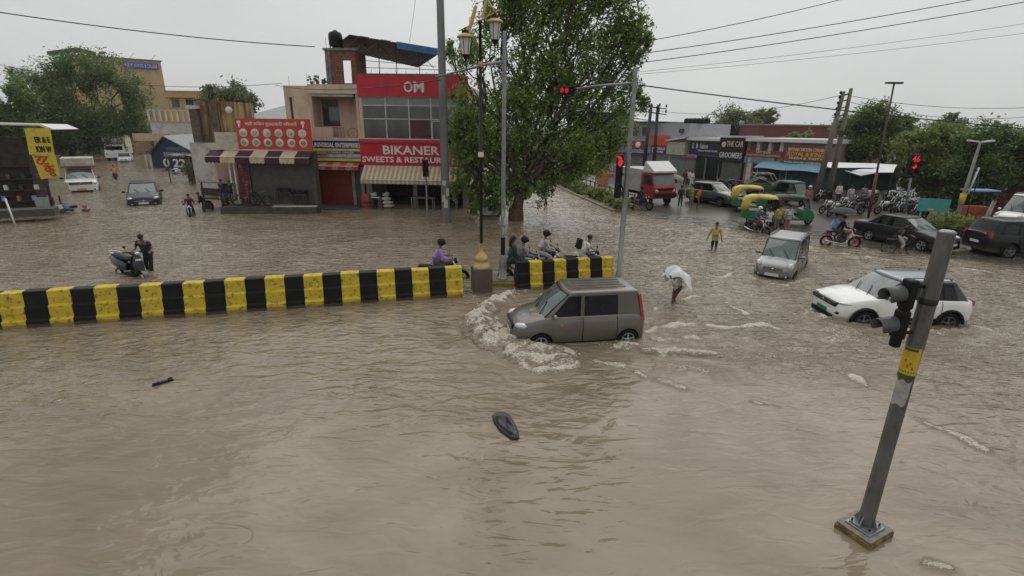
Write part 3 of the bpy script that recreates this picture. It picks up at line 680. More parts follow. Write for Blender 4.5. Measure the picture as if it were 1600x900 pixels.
def paintm(name, col, metal=.4, rough=.32, dirt=None): return mat(name, col, rough, metal, var=.10, scale=1.5, coat=(.15 if sum(col) < .1 else .5), spec=(.3 if sum(col) < .1 else .45), dirt=dirt, dscale=1.6, dth=(.5,.8), mud=(.50,.10,.55))
p_grey = paintm('grey_brown_car_paint', (.155,.142,.125), .4, dirt=(.18,.155,.125)); p_silver = paintm('silver_grey_car_paint', (.24,.24,.24), .5); p_white = paintm('white_car_paint', (.78,.78,.77), 0, .25)
p_black = paintm('black_car_paint', (.014,.014,.016), .2); p_blue = paintm('dark_blue_grey_car_paint', (.022,.028,.038), .4); p_green = paintm('grey_green_car_paint', (.09,.125,.115), .4)
p_roofg = paintm('grey_roof_paint', (.24,.26,.29), .3)
alloy = mat('alloy_rim', (.42,.42,.42), .35, .6, var=.2); hubcap = mat('silver_hubcap', (.5,.5,.5), .3, .4, var=.25, scale=9); darkalloy = mat('dark_alloy', (.16,.16,.165), .4, .6)
TALL = dict(name='hatchback', L=3.66, W=1.62, H=1.67, wb=2.44, r=.285, zb=.2, axf=1.10, paint=p_grey,
  top=[(-1.83,1.0,.98), (-1.7,1.02,1.0), (.75,1.04,1.0), (1.0,1.03,.965), (1.35,.97,.88), (1.62,.89,.79), (1.76,.80,.70), (1.83,.66,.60)],
  gh=(1.12,-1.80,.40,-1.62), tumble=.82, sw=[(.02,.80,.02,.36,.06,.90), (-1.02,-.08,-1.0,-.08,.06,.90)], doors=[(-.035,.83), (-1.0,-.05)],
  lamp=(1.60,.585,.755,.21,.11,.085), tail=(-1.775,.735,.80,1.55,.10), tslope=.16, tt=.30, rim=hubcap, grille=(.60,.74,.42), fog=.42, ribs=True, cowlmark=True, mirror=p_silver, handle=p_silver, rg=(.3,.92))
WAGS = dict(TALL, tail=(-1.745,.675,.80,1.55,.08), paint=p_silver, L=3.60, W=1.50, H=1.70, mirror=p_silver, ribs=False, rails=p_silver, lamp=(1.60,.57,.80,.16,.12,.15), grille=(.64,.73,.34), handle=p_silver, rim=darkalloy)
SUV = dict(name='compact_suv', L=3.99, W=1.81, H=1.61, wb=2.5, r=.335, zb=.24, axf=1.22, paint=p_white, roofp=p_roofg, pillarp=paintm('gloss_black_pillars', (.03,.033,.038), .2), arch=True, blackpillar=True, rails=darkalloy,
  top=[(-2.0,1.03,.97), (-1.85,1.06,1.02), (.75,1.08,1.02), (1.05,1.06,1.0), (1.5,1.0,.92), (1.75,.94,.85), (1.9,.86,.77), (1.995,.70,.66)],
  gh=(1.02,-1.86,.22,-1.42), sw=[(.0,.62,.0,.13,.08,.86), (-1.0,-.06,-.98,-.06,.08,.86), (-1.45,-1.05,-1.25,-1.04,.12,.78)], doors=[(-.03,.87), (-.98,-.045)], sidetrim=True,
  lamp=(1.74,.68,.83,.20,.11,.05), tail=(-1.95,.80,.88,1.02,.3), tt=.2, rim=darkalloy, grille=(.70,.82,.60), fog=.52, slats=1, mirror=p_roofg, handle=p_white, plate=mat('green_plate', (.02,.22,.11), .4), pz=.50, rg=(.3,.9))
BAL = dict(name='hatchback', L=3.95, W=1.74, H=1.5, wb=2.52, r=.30, zb=.18, axf=1.17, paint=p_blue,
  top=[(-1.98,.98,.93), (-1.8,1.0,.96), (.7,1.0,.94), (1.0,.98,.91), (1.5,.88,.80), (1.8,.78,.69), (1.93,.66,.60), (1.975,.58,.54)],
  gh=(1.08,-1.9,.25,-1.2), sw=[(-.05,.72,-.05,.2,.08,.88), (-1.0,-.12,-.95,-.12,.08,.88)], doors=[(-.08,.88), (-1.0,-.1)],
  lamp=(1.72,.66,.70,.20,.13,.085), tail=(-1.95,.8,.7,.95,.2), rim=alloy, grille=(.50,.64,.42), fog=.38, rg=(.2,.85))
SEDAN = dict(BAL, name='sedan', L=4.5, W=1.74, H=1.49, wb=2.6, axf=1.36, paint=p_black,
  top=[(-2.25,.98,.90), (-2.1,1.03,.95), (-1.5,1.05,.97), (.7,1.0,.95), (1.1,.98,.91), (1.6,.88,.80), (2.0,.78,.70), (2.18,.66,.60), (2.25,.58,.54)],
  gh=(1.15,-1.65,.3,-.95), sw=[(-.05,.78,-.05,.25,.08,.88), (-1.0,-.12,-.88,-.12,.08,.88)], lamp=(1.97,.64,.72,.20,.13,.08), tail=(-2.22,.8,.74,.94,.2), rim=alloy, rg=(.1,.9))
BIGSUV = dict(SUV, pillarp=p_black, L=4.5, W=1.85, H=1.75, wb=2.65, r=.36, axf=1.36, paint=p_black, roofp=p_black, zb=.28, rails=None, mirror=p_black, handle=p_black, plate=plate_w, rim=darkalloy,
  top=[(-2.25,1.12,1.06), (-2.1,1.15,1.1), (.75,1.15,1.1), (1.15,1.13,1.07), (1.7,1.07,.99), (2.0,1.0,.9), (2.17,.9,.8), (2.25,.75,.7)],
  gh=(1.15,-2.12,.35,-1.8), sw=[(.0,.72,.0,.25,.08,.86), (-1.0,-.06,-.98,-.06,.08,.86), (-1.75,-1.08,-1.62,-1.07,.08,.84)], lamp=(2.0,.68,.9,.18,.13,.08), tail=(-2.20,.81,.95,1.2,.26), pz=.55)
GSUV = dict(SUV, pillarp=p_green, paint=p_green, roofp=p_green, mirror=p_green, handle=p_green, plate=plate_w, rails=None, slats=2, L=4.2, top=[(x*1.05, a, b) for x, a, b in SUV['top']])
# ---------------------------------------------------------------- the moving cars
def wheels_at(sp, pf, pr, near, z=-.02):
    f = Vector(G(*pf, z)); b = Vector(G(*pr, z)); d = (f-b).normalized(); lf = Vector((-d.y, d.x)); mid = (f+b)/2
    axf = sp.get('axf', 1.1); c = mid-lf*near*(sp['W']/2*.92)-d*(axf-sp['wb']/2)
    return (c.x, c.y), math.atan2(d.y, d.x)
car(TALL, (1.75, 13.25, -.27), R(189.5), 'dark grey-brown tall hatchback ploughing through the flood with a foaming bow wave', 'car')
car(SUV, (11.87, 15.0, -.27), R(178.5), 'white compact SUV with a grey roof and green number plate beyond the leaning signal post', 'car', tilt=(R(.5), 0))
car(WAGS, (11.29, 20.37, -.30), R(232), 'silver-grey boxy hatchback driving towards us with its headlamps half under the water', 'car')
bl_c = car(BAL, (-27.0, 36.9, -.34), R(-57), 'near-black blue hatchback coming down the flooded side street on the left', 'car'); bl_c.scale = (1.17,)*3
lc, a = wheels_at(SEDAN, (1433, 391), (1360, 376), 1 if False else -1, 0); car(SEDAN, (lc[0], lc[1], -.02), a, 'black sedan with silver alloy wheels stopped behind the cyclist on the wet road', 'car')
BIG2 = dict(BIGSUV); car(BIG2, (24.6, 23.75, -.05), R(-4), 'black SUV at the right edge of the photo with a red tail lamp', 'car')
car(GSUV, (15.6, 39.4), R(-58), 'grey-green compact SUV among pedestrians on the wet road', 'car')

# ---------------------------------------------------------------- leaning signal post on its plinth
post = empty('signal_post', (5.13, 5.86, 0), R(27), 'grey steel signal post in the near right corner with a yellow notice pasted on it', 'signal post')
pl_y = mat('yellow_plinth_paint', (.34,.25,.035), .6, var=.3, scale=9, dirt=(.10,.065,.04), dscale=6, dth=(.40,.54))
pm = MB(); pm.b2((-.29, -.25, -.35), (.29, .25, .085), pl_y); plb = bevel(pm.build('plinth', post), .012)
pm = MB(); pm.b2((-.28, -.24, .087), (.28, .24, .118), mat('plinth_top', (.20,.18,.16), .45, var=.35, scale=8, bump=.4)); bevel(pm.build('plinth_top', post), .01)
pm = MB(); pm.b2((-.19, -.17, .120), (.19, .17, .140), steel); pm.b2((-.155, -.14, .142), (.155, .14, .158), steel)
for a_ in (0, 90, 180, 270):
    c, s_ = math.cos(R(a_+45)), math.sin(R(a_+45)); pm.lathe([(.014, .15), (.014, .20), (0, .20)], (c*.17, s_*.17, 0), 6, dsteel)
bevel(pm.build('base_plate', post), .004)
pm = MB()
for a_ in (0, 90, 180, 270):
    c, s_ = math.cos(R(a_)), math.sin(R(a_)); q = [(c*.10, s_*.10, .158), (c*.165, s_*.165, .158), (c*.10, s_*.10, .30)]
    t_ = Vector((-s_, c, 0))*.006; pm.add([Vector(k)+t_ for k in q]+[Vector(k)-t_ for k in q], [(0,1,2), (5,4,3), (0,3,4,1), (1,4,5,2), (2,5,3,0)], steel)
pm.build('gusset_plates', post)
postm = mat('weathered_steel_post', (.16,.16,.155), .38, .35, var=.28, scale=5, bump=.15, bs=60, dirt=(.075,.05,.035), dscale=3.2, dth=(.52,.7), stretch=(1,1,.35))
pm = MB(); pm.lathe([(.100, .158), (.092, 1.2), (.090, 2.9), (.100, 2.905), (.096, 3.6), (.090, 4.37), (.090, 4.39)], n=12, m=postm, sm=False); pm.build('pole', post)
MB().lathe([(.100, 3.50), (.105, 3.52), (.104, 3.56), (.100, 3.58)], n=12, m=dsteel).build('clamp', post)
MB().lathe([(.086, 4.385), (.096, 4.395), (.065, 4.42), (0, 4.42)], n=12, m=steel).build('cap', post)
def wrap(z0, z1, a0, a1, r, m, nm, par, n=8, jag=0):
    P = []
    for z in np.linspace(z0, z1, 5):
        P.append([(math.cos(lerp(a0, a1, k/n))*(r+.003*math.sin(k*2+z*9)), math.sin(lerp(a0, a1, k/n))*(r+.003*math.cos(k+z*7)), z+(jag*math.sin(k*5) if z in (z0, z1) else 0)) for k in range(n+1)])
    return MB().grid(P, m, False).build(nm, par)
vdir = math.atan2(-5.86, -5.13)-R(27)
wrap(2.50, 2.93, vdir-1.35, vdir+.9, .104, mat('yellow_notice', (.62,.43,.03), .5, var=.25, scale=7, dirt=(.5,.15,.02), dscale=8, dth=(.6,.7)), 'notice', post)
wrap(2.12, 2.47, vdir-1.1, vdir+.7, .101, mat('torn_paper', (.42,.40,.37), .7, var=.3, scale=12, dirt=(.2,.19,.17), dscale=9), 'torn_paper', post, 8, .02)
wrap(2.50, 2.56, vdir-1.3, vdir+.85, .107, mat('green_print', (.05,.10,.03), .6, var=.4, scale=40), 'notice_print', post)
wrap(2.885, 2.92, vdir-1.0, vdir+.5, .107, mat('green_print', (.05,.10,.03), .6), 'notice_print', post)
for k, (z, a_) in enumerate(((2.66, -.2), (2.70, .05), (2.64, .3), (2.73, -.5))): wrap(z, z+.035, vdir+a_-.12, vdir+a_+.10, .108, mat('red_print', (.42,.07,.02), .6), 'notice_print', post, 3)
for k in range(7): wrap(2.585, 2.615, vdir-1.1+k*.27, vdir-1.0+k*.27, .108, mat('green_print', (.05,.10,.03), .6), 'notice_print', post, 2)
sg = empty('traffic_light', (5.13, 5.86, 0), R(27), 'black traffic light head with grey hoods hung on the near right post', 'traffic light')
hd = Vector((-math.cos(R(27)), math.sin(R(27)), 0))
def local(dx, dy, z):   # street offset -> post frame
    c, s_ = math.cos(-R(27)), math.sin(-R(27)); return (dx*c-dy*s_, dx*s_+dy*c, z)
hx, hy = -.25, .02
b_ = MB(); b_.tube([local(-.08, 0, 3.72), local(hx, hy, 3.72)], .022, 6, blackp); b_.tube([local(-.08, 0, 3.12), local(hx, hy, 3.10)], .022, 6, blackp); b_.build('bracket', sg)
bevel(MB().box(local(hx, hy, 3.42), (.09,.12,.30), blackp, rz=-R(27)).box(local(hx, hy, 2.98), (.10,.10,.14), blackp, rz=-R(27)).build('joint', sg), .02)
for nm_, z in (('upper', 3.62), ('lower', 3.22)):
    b_ = MB(); c0 = Vector(local(hx, hy, z)); b_.box(c0, (.12, .16, .38), blackp, rz=-R(27)); o_ = bevel(b_.build('signal_body', sg), .03, 3)
    l_ = MB(); d_ = Vector(local(-1, -.08, 0)); d_.z = 0; d_.normalize(); s0 = c0+d_*.09; n_ = 14; side = d_.cross(Vector((0,0,1)))
    hm = mat('grey_hood', (.10,.10,.105), .45); P = []
    for u_ in (0, .22):
        row = []
        for k in range(n_+1):
            q = -R(35)+(PI+R(70))*k/n_; row.append(s0+d_*(u_*(1-.28*max(0, -math.sin(q)))) + side*math.cos(q)*.10+Vector((0,0,1))*math.sin(q)*.10-Vector((0,0,1))*u_*.14)
        P.append(row)
    l_.grid(P, hm); ob = l_.build('hood', sg); so_ = ob.modifiers.new('s', 'SOLIDIFY'); so_.thickness = .006
    l2 = MB(); l2.ell(s0+d_*.02, (.03,.10,.10), 12, mat('unlit_lens', (.03,.02,.02), .1), rz=math.atan2(d_.y, d_.x)); l2.build('lens', sg)

# ---------------------------------------------------------------- painted concrete median
by = mat('barrier_yellow_paint', (.60,.44,.03), .55, var=.14, scale=4, bump=.2, bs=20, dirt=(.16,.12,.05), dscale=7, dth=(.53,.62), mud=(.12,.04,.6))
bb = mat('barrier_black_paint', (.009,.009,.009), .5, spec=.22, var=.4, scale=4, bump=.2, bs=20, dirt=(.05,.046,.04), dscale=5, dth=(.60,.78), mud=(.12,.04,.6))
PROF = [(.37,-.35), (.365,.19), (.345,.215), (.285,.235), (.265,.55), (.25,.58), (.195,.60), (.165,.97), (.14,.99)]; PROF = PROF+[(-y, z) for y, z in reversed(PROF)]
def barrier(name, label, A, B, n, first, first_w=None):
    A = Vector(A); B = Vector(B); L = (B-A).length; a = math.atan2(B.y-A.y, B.x-A.x); root = empty(name, (A.x, A.y, 0), a, label, 'median barrier', 'black and yellow median barriers')
    step = L/n
    for i in range(n):
        j = MB(); w_ = step-.006; jit = [random.uniform(-.018, .018) for _ in range(3)]
        vs = [[(x, y+jit[0]*(1 if z > .1 else 0), z+(jit[1] if z > .9 else 0)) for y, z in PROF] for x in (i*step, i*step+w_)]
        m_ = by if (i+first) % 2 == 0 else bb
        j.grid([list(r_)+[r_[0]] for r_ in vs], m_, False); j.add(vs[0], [tuple(range(len(PROF)))], m_); j.add(vs[1], [tuple(range(len(PROF)-1, -1, -1))], m_)
        o = fixn(j.build('painted_block', root)); bevel(o, .012, 2, 25)
    return root
e0 = Vector((-1.75, 16.55)); d0 = (Vector((-1.70, 16.22))-Vector((-13.68, 12.91))).normalized()
pitch = .559
barrier('concrete_barrier', 'long black and yellow concrete median left of the ornate lamp post', e0-d0*pitch*26, e0, 26, 1)
barrier('concrete_barrier', 'short black and yellow concrete median between the grey pole and the dark hatchback', (.13, 17.27), (.13+3.70*math.cos(R(14.5)), 17.27+3.70*math.sin(R(14.5))), 8, 1)

# ---------------------------------------------------------------- ornate lamp post
lp = empty('ornate_lamp_post', (-1.08, 16.95, 0), R(14), 'ornate black and gold street lamp with twin lanterns on a brown pedestal', 'street lamp')
ped = mat('brown_pedestal', (.11,.088,.068), .7, var=.2, scale=3, bump=.2, dirt=(.065,.05,.04), mud=(.2,.06,.8))
bevel(MB().b2((-.33,-.33,-.35), (.33,.33,.84), ped).build('pedestal', lp), .015)
MB().lathe([(.30,.842),(.30,.88),(.27,.93),(.235,1.0),(.17,1.05),(.235,1.12),(.245,1.18),(.19,1.27),(.10,1.36),(.075,1.45),(.072,1.66),(.085,1.68),(.07,1.70)], n=20, m=gold).build('gold_base', lp)
MB().lathe([(.055,1.45),(.055,4.6),(.075,4.62),(.075,4.70),(.052,4.72),(.048,8.52),(.07,8.55),(.05,8.6)], n=12, m=mat('black_gloss_paint', (.012,.012,.013), .3)).build('pole', lp)
MB().lathe([(.08,4.58),(.09,4.62),(.09,4.70),(.08,4.74)], n=12, m=whitelet).build('collar', lp)
MB().lathe([(.058,7.30),(.075,7.33),(.075,7.42),(.058,7.45)], n=12, m=gold).build('collar', lp)
ar = MB()
for s in (1, -1):
    pass
ar.tube([(-.60,0,8.30), (.0,0,8.60), (.60,0,8.92)], .02, 6, gold); ar.M = Matrix.Translation((0,0,.52)) @ Matrix.Diagonal((.66,1,.8,1)) @ Matrix.Translation((0,0,0)) @ Matrix.Translation((0,0,1.6))
for k in range(3):   # scrolls and the arrow shaped crest
    c = (-.35+k*.28, 0, 8.50+k*.18); ar.tube([(c[0]+math.cos(t*.7)*(.05+.025*t), 0, c[2]+math.sin(t*.7)*(.05+.025*t)) for t in range(10)], .016, 5, gold)
ar.prism([(-.6,8.0),(-.52,8.35),(-.30,8.9),(-.22,9.02),(-.14,8.9),(-.25,8.55),(-.45,8.1)], -.015, .015, gold)
ar.prism([(-.05,8.6),(.10,8.75),(.22,9.25),(.30,9.35),(.36,9.25),(.26,8.85),(.12,8.6)], -.015, .015, gold)
ar.tube([(.25,0,9.35),(.50,0,9.0),(.80,0,8.68)], [.03,.05,.03], 6, gold); ar.tube([(-.62,0,7.95),(-.66,0,8.1),(-.58,0,8.25)], .03, 6, gold)
ar.build('scroll_arm', lp)
lg = mat('lantern_glass', (.62,.62,.60), .25, var=.1, scale=2)
for x, z in ((-.46, 8.38), (.46, 8.84)):
    MB().tube([(x,0,z-.08),(x,0,z-.0)],.02,5,gold).build('hanger', lp)
    l_ = MB(); l_.lathe([(.03,z),(.035,z-.06),(.10,z-.08),(.12,z-.14),(.09,z-.17)], (x,0,0), 10, blackp); l_.build('finial', lp)
    l_ = MB(); l_.lathe([(.09,z-.14),(.13,z-.17),(.25,z-.24),(.26,z-.28),(.2,z-.285)], (x,0,0), 12, gold); l_.build('lantern_cap', lp)
    g_ = MB(); g_.lathe([(.185,z-.285),(.12,z-.76),(.09,z-.77)], (x,0,0), 6, lg, sm=False); gg = g_.build('lantern_glass', lp)
    f_ = MB()
    for k in range(6): q = 2*PI*k/6; f_.tube([(x+.187*math.cos(q),.187*math.sin(q),z-.285),(x+.122*math.cos(q),.122*math.sin(q),z-.76)], .012, 4, blackp)
    f_.lathe([(.125,z-.75),(.13,z-.78),(.05,z-.84),(.035,z-.92),(.02,z-.96)], (x,0,0), 8, blackp); f_.build('lantern_frame', lp)
ar = MB()
for s, z in ((-1, 7.44), (1, 7.9)):
    x = -.46 if s < 0 else .46; ar.tube([(x,0,z+.02), (x*.95,0,z-.25), (x*.5,0,z-.45), (0,0,z-.5)], .02, 6, blackp)
ar.build('support_arm', lp)

# ---------------------------------------------------------------- poles
gp = empty('signal_mast', (-.35, 17.75, 0), 0, 'tall galvanised pole with a long arm beside the ornate lamp post', 'pole')
bevel(MB().b2((-.42,-.32,-.35), (.62,.32,.20), mat('low_plinth', (.17,.15,.12), .6, var=.3, dirt=(.08,.07,.06))).build('plinth', gp), .015)
MB().b2((-.38,-.325,.0), (.61,-.322,.17), by).build('yellow_edge', gp)
MB().lathe([(.20,.203),(.20,.24),(.15,.25),(.14,.7),(.10,1.05),(.085,1.1)], n=12, m=steel).build('foot', gp)
MB().lathe([(.078,.9),(.075,3),(.07,7.5),(.055,8.4),(.05,8.45),(0,8.46)], n=12, m=steel).build('pole', gp)
MB().lathe([(.081,1.10),(.081,1.75)], n=12, m=blackp).build('dark_band', gp)
for z, q in ((1.85,-.3),(2.2,.1),(2.5,-.5),(2.9,.2)):
    P = [[(.084*math.cos(-1.57+q+k*.25), .084*math.sin(-1.57+q+k*.25), zz) for k in range(5)] for zz in (z, z+.28)]; MB().grid(P, mat('pasted_paper', (.45,.44,.38), .8, var=.35, scale=14)).build('pasted_paper', gp)
am = MB(); am.tube([(.02,0,7.55), (-.6,-.02,7.46), (-1.35,-.04,7.27), (-2.25,-.08,7.05)], [.05,.045,.038,.03], 8, steel); am.build('arm', gp)
p2_ = empty('signal_mast', (4.23, 19.1, 0), 0, 'grey pole behind the dark hatchback carrying a long arm with red signal lenses', 'pole')
MB().lathe([(.13,-.35),(.13,.1),(.10,.12),(.095,3),(.075,7.55),(.07,7.6),(0,7.61)], n=12, m=steel).build('pole', p2_)
A_ = AT(985,130,19.1); B_ = AT(885,141,19.35)
am = MB(); am.tube([(0,0,A_.z), ((B_.x-4.23)*.5,.1,lerp(A_.z,B_.z,.45)+.03), (B_.x-4.23,.25,B_.z)], [.05,.042,.035], 8, steel)
am.tube([(0,0,7.35), ((B_.x-4.23)*.62,.15,lerp(A_.z,B_.z,.6)+.03)], .008, 4, dsteel); am.build('arm', p2_)
redl = mat('lit_red_lens', (.5,.01,.02), .3, emit=(1,.03,.04,.6))
t2 = empty('traffic_light', (B_.x, B_.y, B_.z), 0, 'horizontal signal head with lit red lenses hanging before the big tree', 'traffic light')
bevel(MB().b2((-.30,-.08,-.14), (.32,.16,.14), blackp).build('signal_body', t2), .03)
for x, m_ in ((-.17, mat('dim_red_lens', (.5,.01,.02), .3, emit=(1,.03,.04,.35))), (.0, MC['dim_red_lens']), (.18, mat('unlit_lens', (.03,.02,.02), .1))):
    MB().ell((x,-.10,0), (.075,.03,.09), 12, m_).build('lens', t2); h_ = MB(); h_.grid([[(x+.09*math.cos(q), y, .10*math.sin(q)) for q in np.linspace(-.3, PI+.3, 9)] for y in (-.08, -.26)], blackp); h_.build('hood', t2)
q_ = AT(966,262,19.05)
t3 = empty('traffic_light', (4.06, 19.0, 0), 0, 'black signal head showing a red arrow low on the grey pole behind the dark hatchback', 'traffic light')
bevel(MB().b2((-.26,-.06,3.05), (-.03,.16,4.62), blackp).build('signal_body', t3), .03)
MB().prism([(-.26,4.32),(-.14,4.18),(-.04,4.38),(-.10,4.48),(-.14,4.56),(-.3,4.6),(-.2,4.42)], -.10, -.075, redl).build('lens', t3)
for z in (3.9, 3.45): MB().ell((-.15,-.08,z), (.1,.03,.1), 10, mat('unlit_lens', (.03,.02,.02), .1)).build('lens', t3)
for z in (4.35,3.9,3.45): h_ = MB(); h_.grid([[(-.15+.12*math.cos(q), y, z+.13*math.sin(q)) for q in np.linspace(-.2, PI+.2, 9)] for y in (-.06, -.28)], blackp); h_.build('hood', t3)
s_ = AT(985,226,19.0); rs_ = empty('road_sign', (4.50, 18.98, s_.z), R(10), 'small round red and white no-entry sign on the grey pole', 'road sign')
MB().lathe([(0,-.02),(.17,-.02),(.17,0),(0,0)], n=20, m=mat('sign_red', (.45,.03,.05), .4), ax='Y').build('disc', rs_); MB().lathe([(0,-.026),(.10,-.026),(.10,-.022),(0,-.022)], n=18, m=whitelet, ax='Y').build('disc_centre', rs_)
MB().tube([(0,.02,0),(-.22,.06,0)], .012, 5, steel).build('bracket', rs_)
bp_ = empty('steel_pole', (-4.06, 30.23, 0), 0, 'thick grey pole rising out of the water in front of the sweet shop', 'pole')
MB().lathe([(.30,-.3),(.30,.15),(.26,.3),(.25,2),(.22,7),(.20,14),(0,14.01)], n=14, m=mat('grey_green_pole', (.15,.165,.16), .5, .2, var=.15, scale=2, dirt=(.09,.09,.085), stretch=(1,1,.3))).build('pole', bp_)
for z, q, h_ in ((.9,-.2,.5),(1.6,.3,.45),(2.2,-.5,.3),(1.25,-.7,.4)):
    MB().grid([[(.268*math.cos(-1.57+q+k*.2), .268*math.sin(-1.57+q+k*.2), zz) for k in range(5)] for zz in (z, z+h_)], mat('pasted_paper', (.45,.44,.38), .8, var=.35, scale=14)).build('pasted_paper', bp_)
ss = empty('pedestrian_signal', (-5.25, 30.6, 0), 0, 'unlit signal head on a thin pole in front of the sweet shop awning', 'traffic light')
MB().lathe([(.06,-.3),(.055,2.5),(.05,2.9)], n=8, m=steel).build('pole', ss); bevel(MB().b2((-.17,-.12,2.65), (.17,.12,3.65), blackp).build('signal_body', ss), .04)
for z in (3.42,3.15,2.88): MB().ell((0,-.13,z), (.10,.03,.10), 10, mat('unlit_lens', (.03,.02,.02), .1)).build('lens', ss); h_ = MB(); h_.grid([[(.12*math.cos(q), y, z+.13*math.sin(q)) for q in np.linspace(-.2, PI+.2, 9)] for y in (-.12, -.30)], blackp); h_.build('hood', ss)

# ---------------------------------------------------------------- things afloat
x_, y_ = G(790, 666); fl = MB(); ln = [( -.30,.03),(-.29,.12),(-.2,.16),(.0,.15),(.18,.12),(.33,.05),(.36,0),(.3,-.08),(.1,-.15),(-.12,-.15),(-.26,-.10)]
a1 = math.atan2(G(812,690)[1]-G(773,640)[1], G(812,690)[0]-G(773,640)[0])
P = []
for k, (sc, z) in enumerate(((1.0,-.02), (1.03,.02), (.97,.045), (.9,.05), (.86,.043), (.5,.052), (.005,.055))):
    P.append([(x*sc*1.0+.01*math.sin(i*3), y*sc*1.05, z+.008*math.sin(i*2.1+k)) for i, (x, y) in enumerate(ln)])
fl.grid(P, mat('wet_black_moulding', (.016,.016,.018), .22, var=.5, scale=8), True, wrap=True); o = fl.build('car_trim_debris', None, None, (x_, y_, .012), a1); o.scale = (1.45, 1.12, 1.2)
tag(o, 'black moulded plastic car panel floating in the near middle of the flood', 'debris'); KP = MB()
A1 = G(237,604); B1 = G(272,593); st = MB(); d1 = Vector((B1[0]-A1[0], B1[1]-A1[1])); L1 = d1.length
st.box((L1/2,0,.02), (L1,.10,.05), blackp, taper=.8); st.box((L1*.2,.0,.05), (L1*.3,.07,.02), blackp); st.box((L1*.85,.02,.05), (L1*.2,.05,.03), blackp)
tag(bevel(st.build('floating_strip', None, None, (A1[0], A1[1], .0), math.atan2(d1.y, d1.x)), .008), 'thin black strip of trim floating in the left part of the flood', 'debris')
# ---------------------------------------------------------------- lettering, trees
TEXTS = []
def text(s, parent, x0, x1, z0, z1, y, m, name='lettering', ext=.012, rot=None, loc=None, bold=0):
    cu = bpy.data.curves.new(name, 'FONT'); cu.body = s; cu.extrude = ext; cu.offset = bold; cu.resolution_u = 2
    o = bpy.data.objects.new(name, cu); COL.objects.link(o); o.parent = parent; cu.materials.append(m)
    o.rotation_euler = rot or (R(90), 0, 0); TEXTS.append((o, x0, x1, z0, z1, y, loc)); return o
def fit_texts():
    bpy.context.view_layer.update(); dg = bpy.context.evaluated_depsgraph_get()
    for o, x0, x1, z0, z1, y, loc in TEXTS:
        me = bpy.data.meshes.new_from_object(o.evaluated_get(dg)); n = len(me.vertices); co = np.zeros(n*3, np.float32)
        if n: me.vertices.foreach_get('co', co)
        co = co.reshape(-1, 3); lo, hi = co.min(0), co.max(0); sx = (x1-x0)/max(.01, hi[0]-lo[0]); sy = (z1-z0)/max(.01, hi[1]-lo[1])
        nm = o.name.split('.')[0]; par = o.parent; rot = o.rotation_euler.copy(); cu = o.data; m_ = cu.materials[0]; bpy.data.objects.remove(o); bpy.data.curves.remove(cu)
        k = bpy.data.objects.new(nm, me); COL.objects.link(k); k.parent = par; k.rotation_euler = rot; k.scale = (sx, sy, 1); me.materials.clear(); me.materials.append(m_)
        k.location = loc if loc else (x0-lo[0]*sx, y, z0-lo[1]*sy)
def leaf_mat(name, dark, light, rough=.5):
    m = bpy.data.materials.new(name); m.use_nodes = True; t = m.node_tree; N = t.nodes; L = t.links; b = N['Principled BSDF']
    b.inputs['Roughness'].default_value = rough; b.inputs['Specular IOR Level'].default_value = .35
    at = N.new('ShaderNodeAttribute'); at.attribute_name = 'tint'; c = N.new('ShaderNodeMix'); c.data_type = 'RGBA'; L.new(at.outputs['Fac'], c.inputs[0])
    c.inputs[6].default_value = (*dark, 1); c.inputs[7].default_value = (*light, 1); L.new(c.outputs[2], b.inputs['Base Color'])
    tr = N.new('ShaderNodeBsdfTranslucent'); L.new(c.outputs[2], tr.inputs[0]); mxs = N.new('ShaderNodeMixShader'); mxs.inputs[0].default_value = .38
    L.new(b.outputs[0], mxs.inputs[1]); L.new(tr.outputs[0], mxs.inputs[2]); L.new(mxs.outputs[0], N['Material Output'].inputs['Surface']); return m
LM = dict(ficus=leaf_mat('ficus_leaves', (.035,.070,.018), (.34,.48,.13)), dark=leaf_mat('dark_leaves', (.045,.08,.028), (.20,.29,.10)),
  far=leaf_mat('far_leaves', (.12,.15,.085), (.27,.31,.17), .8), lime=leaf_mat('bright_leaves', (.08,.11,.03), (.33,.38,.12)))
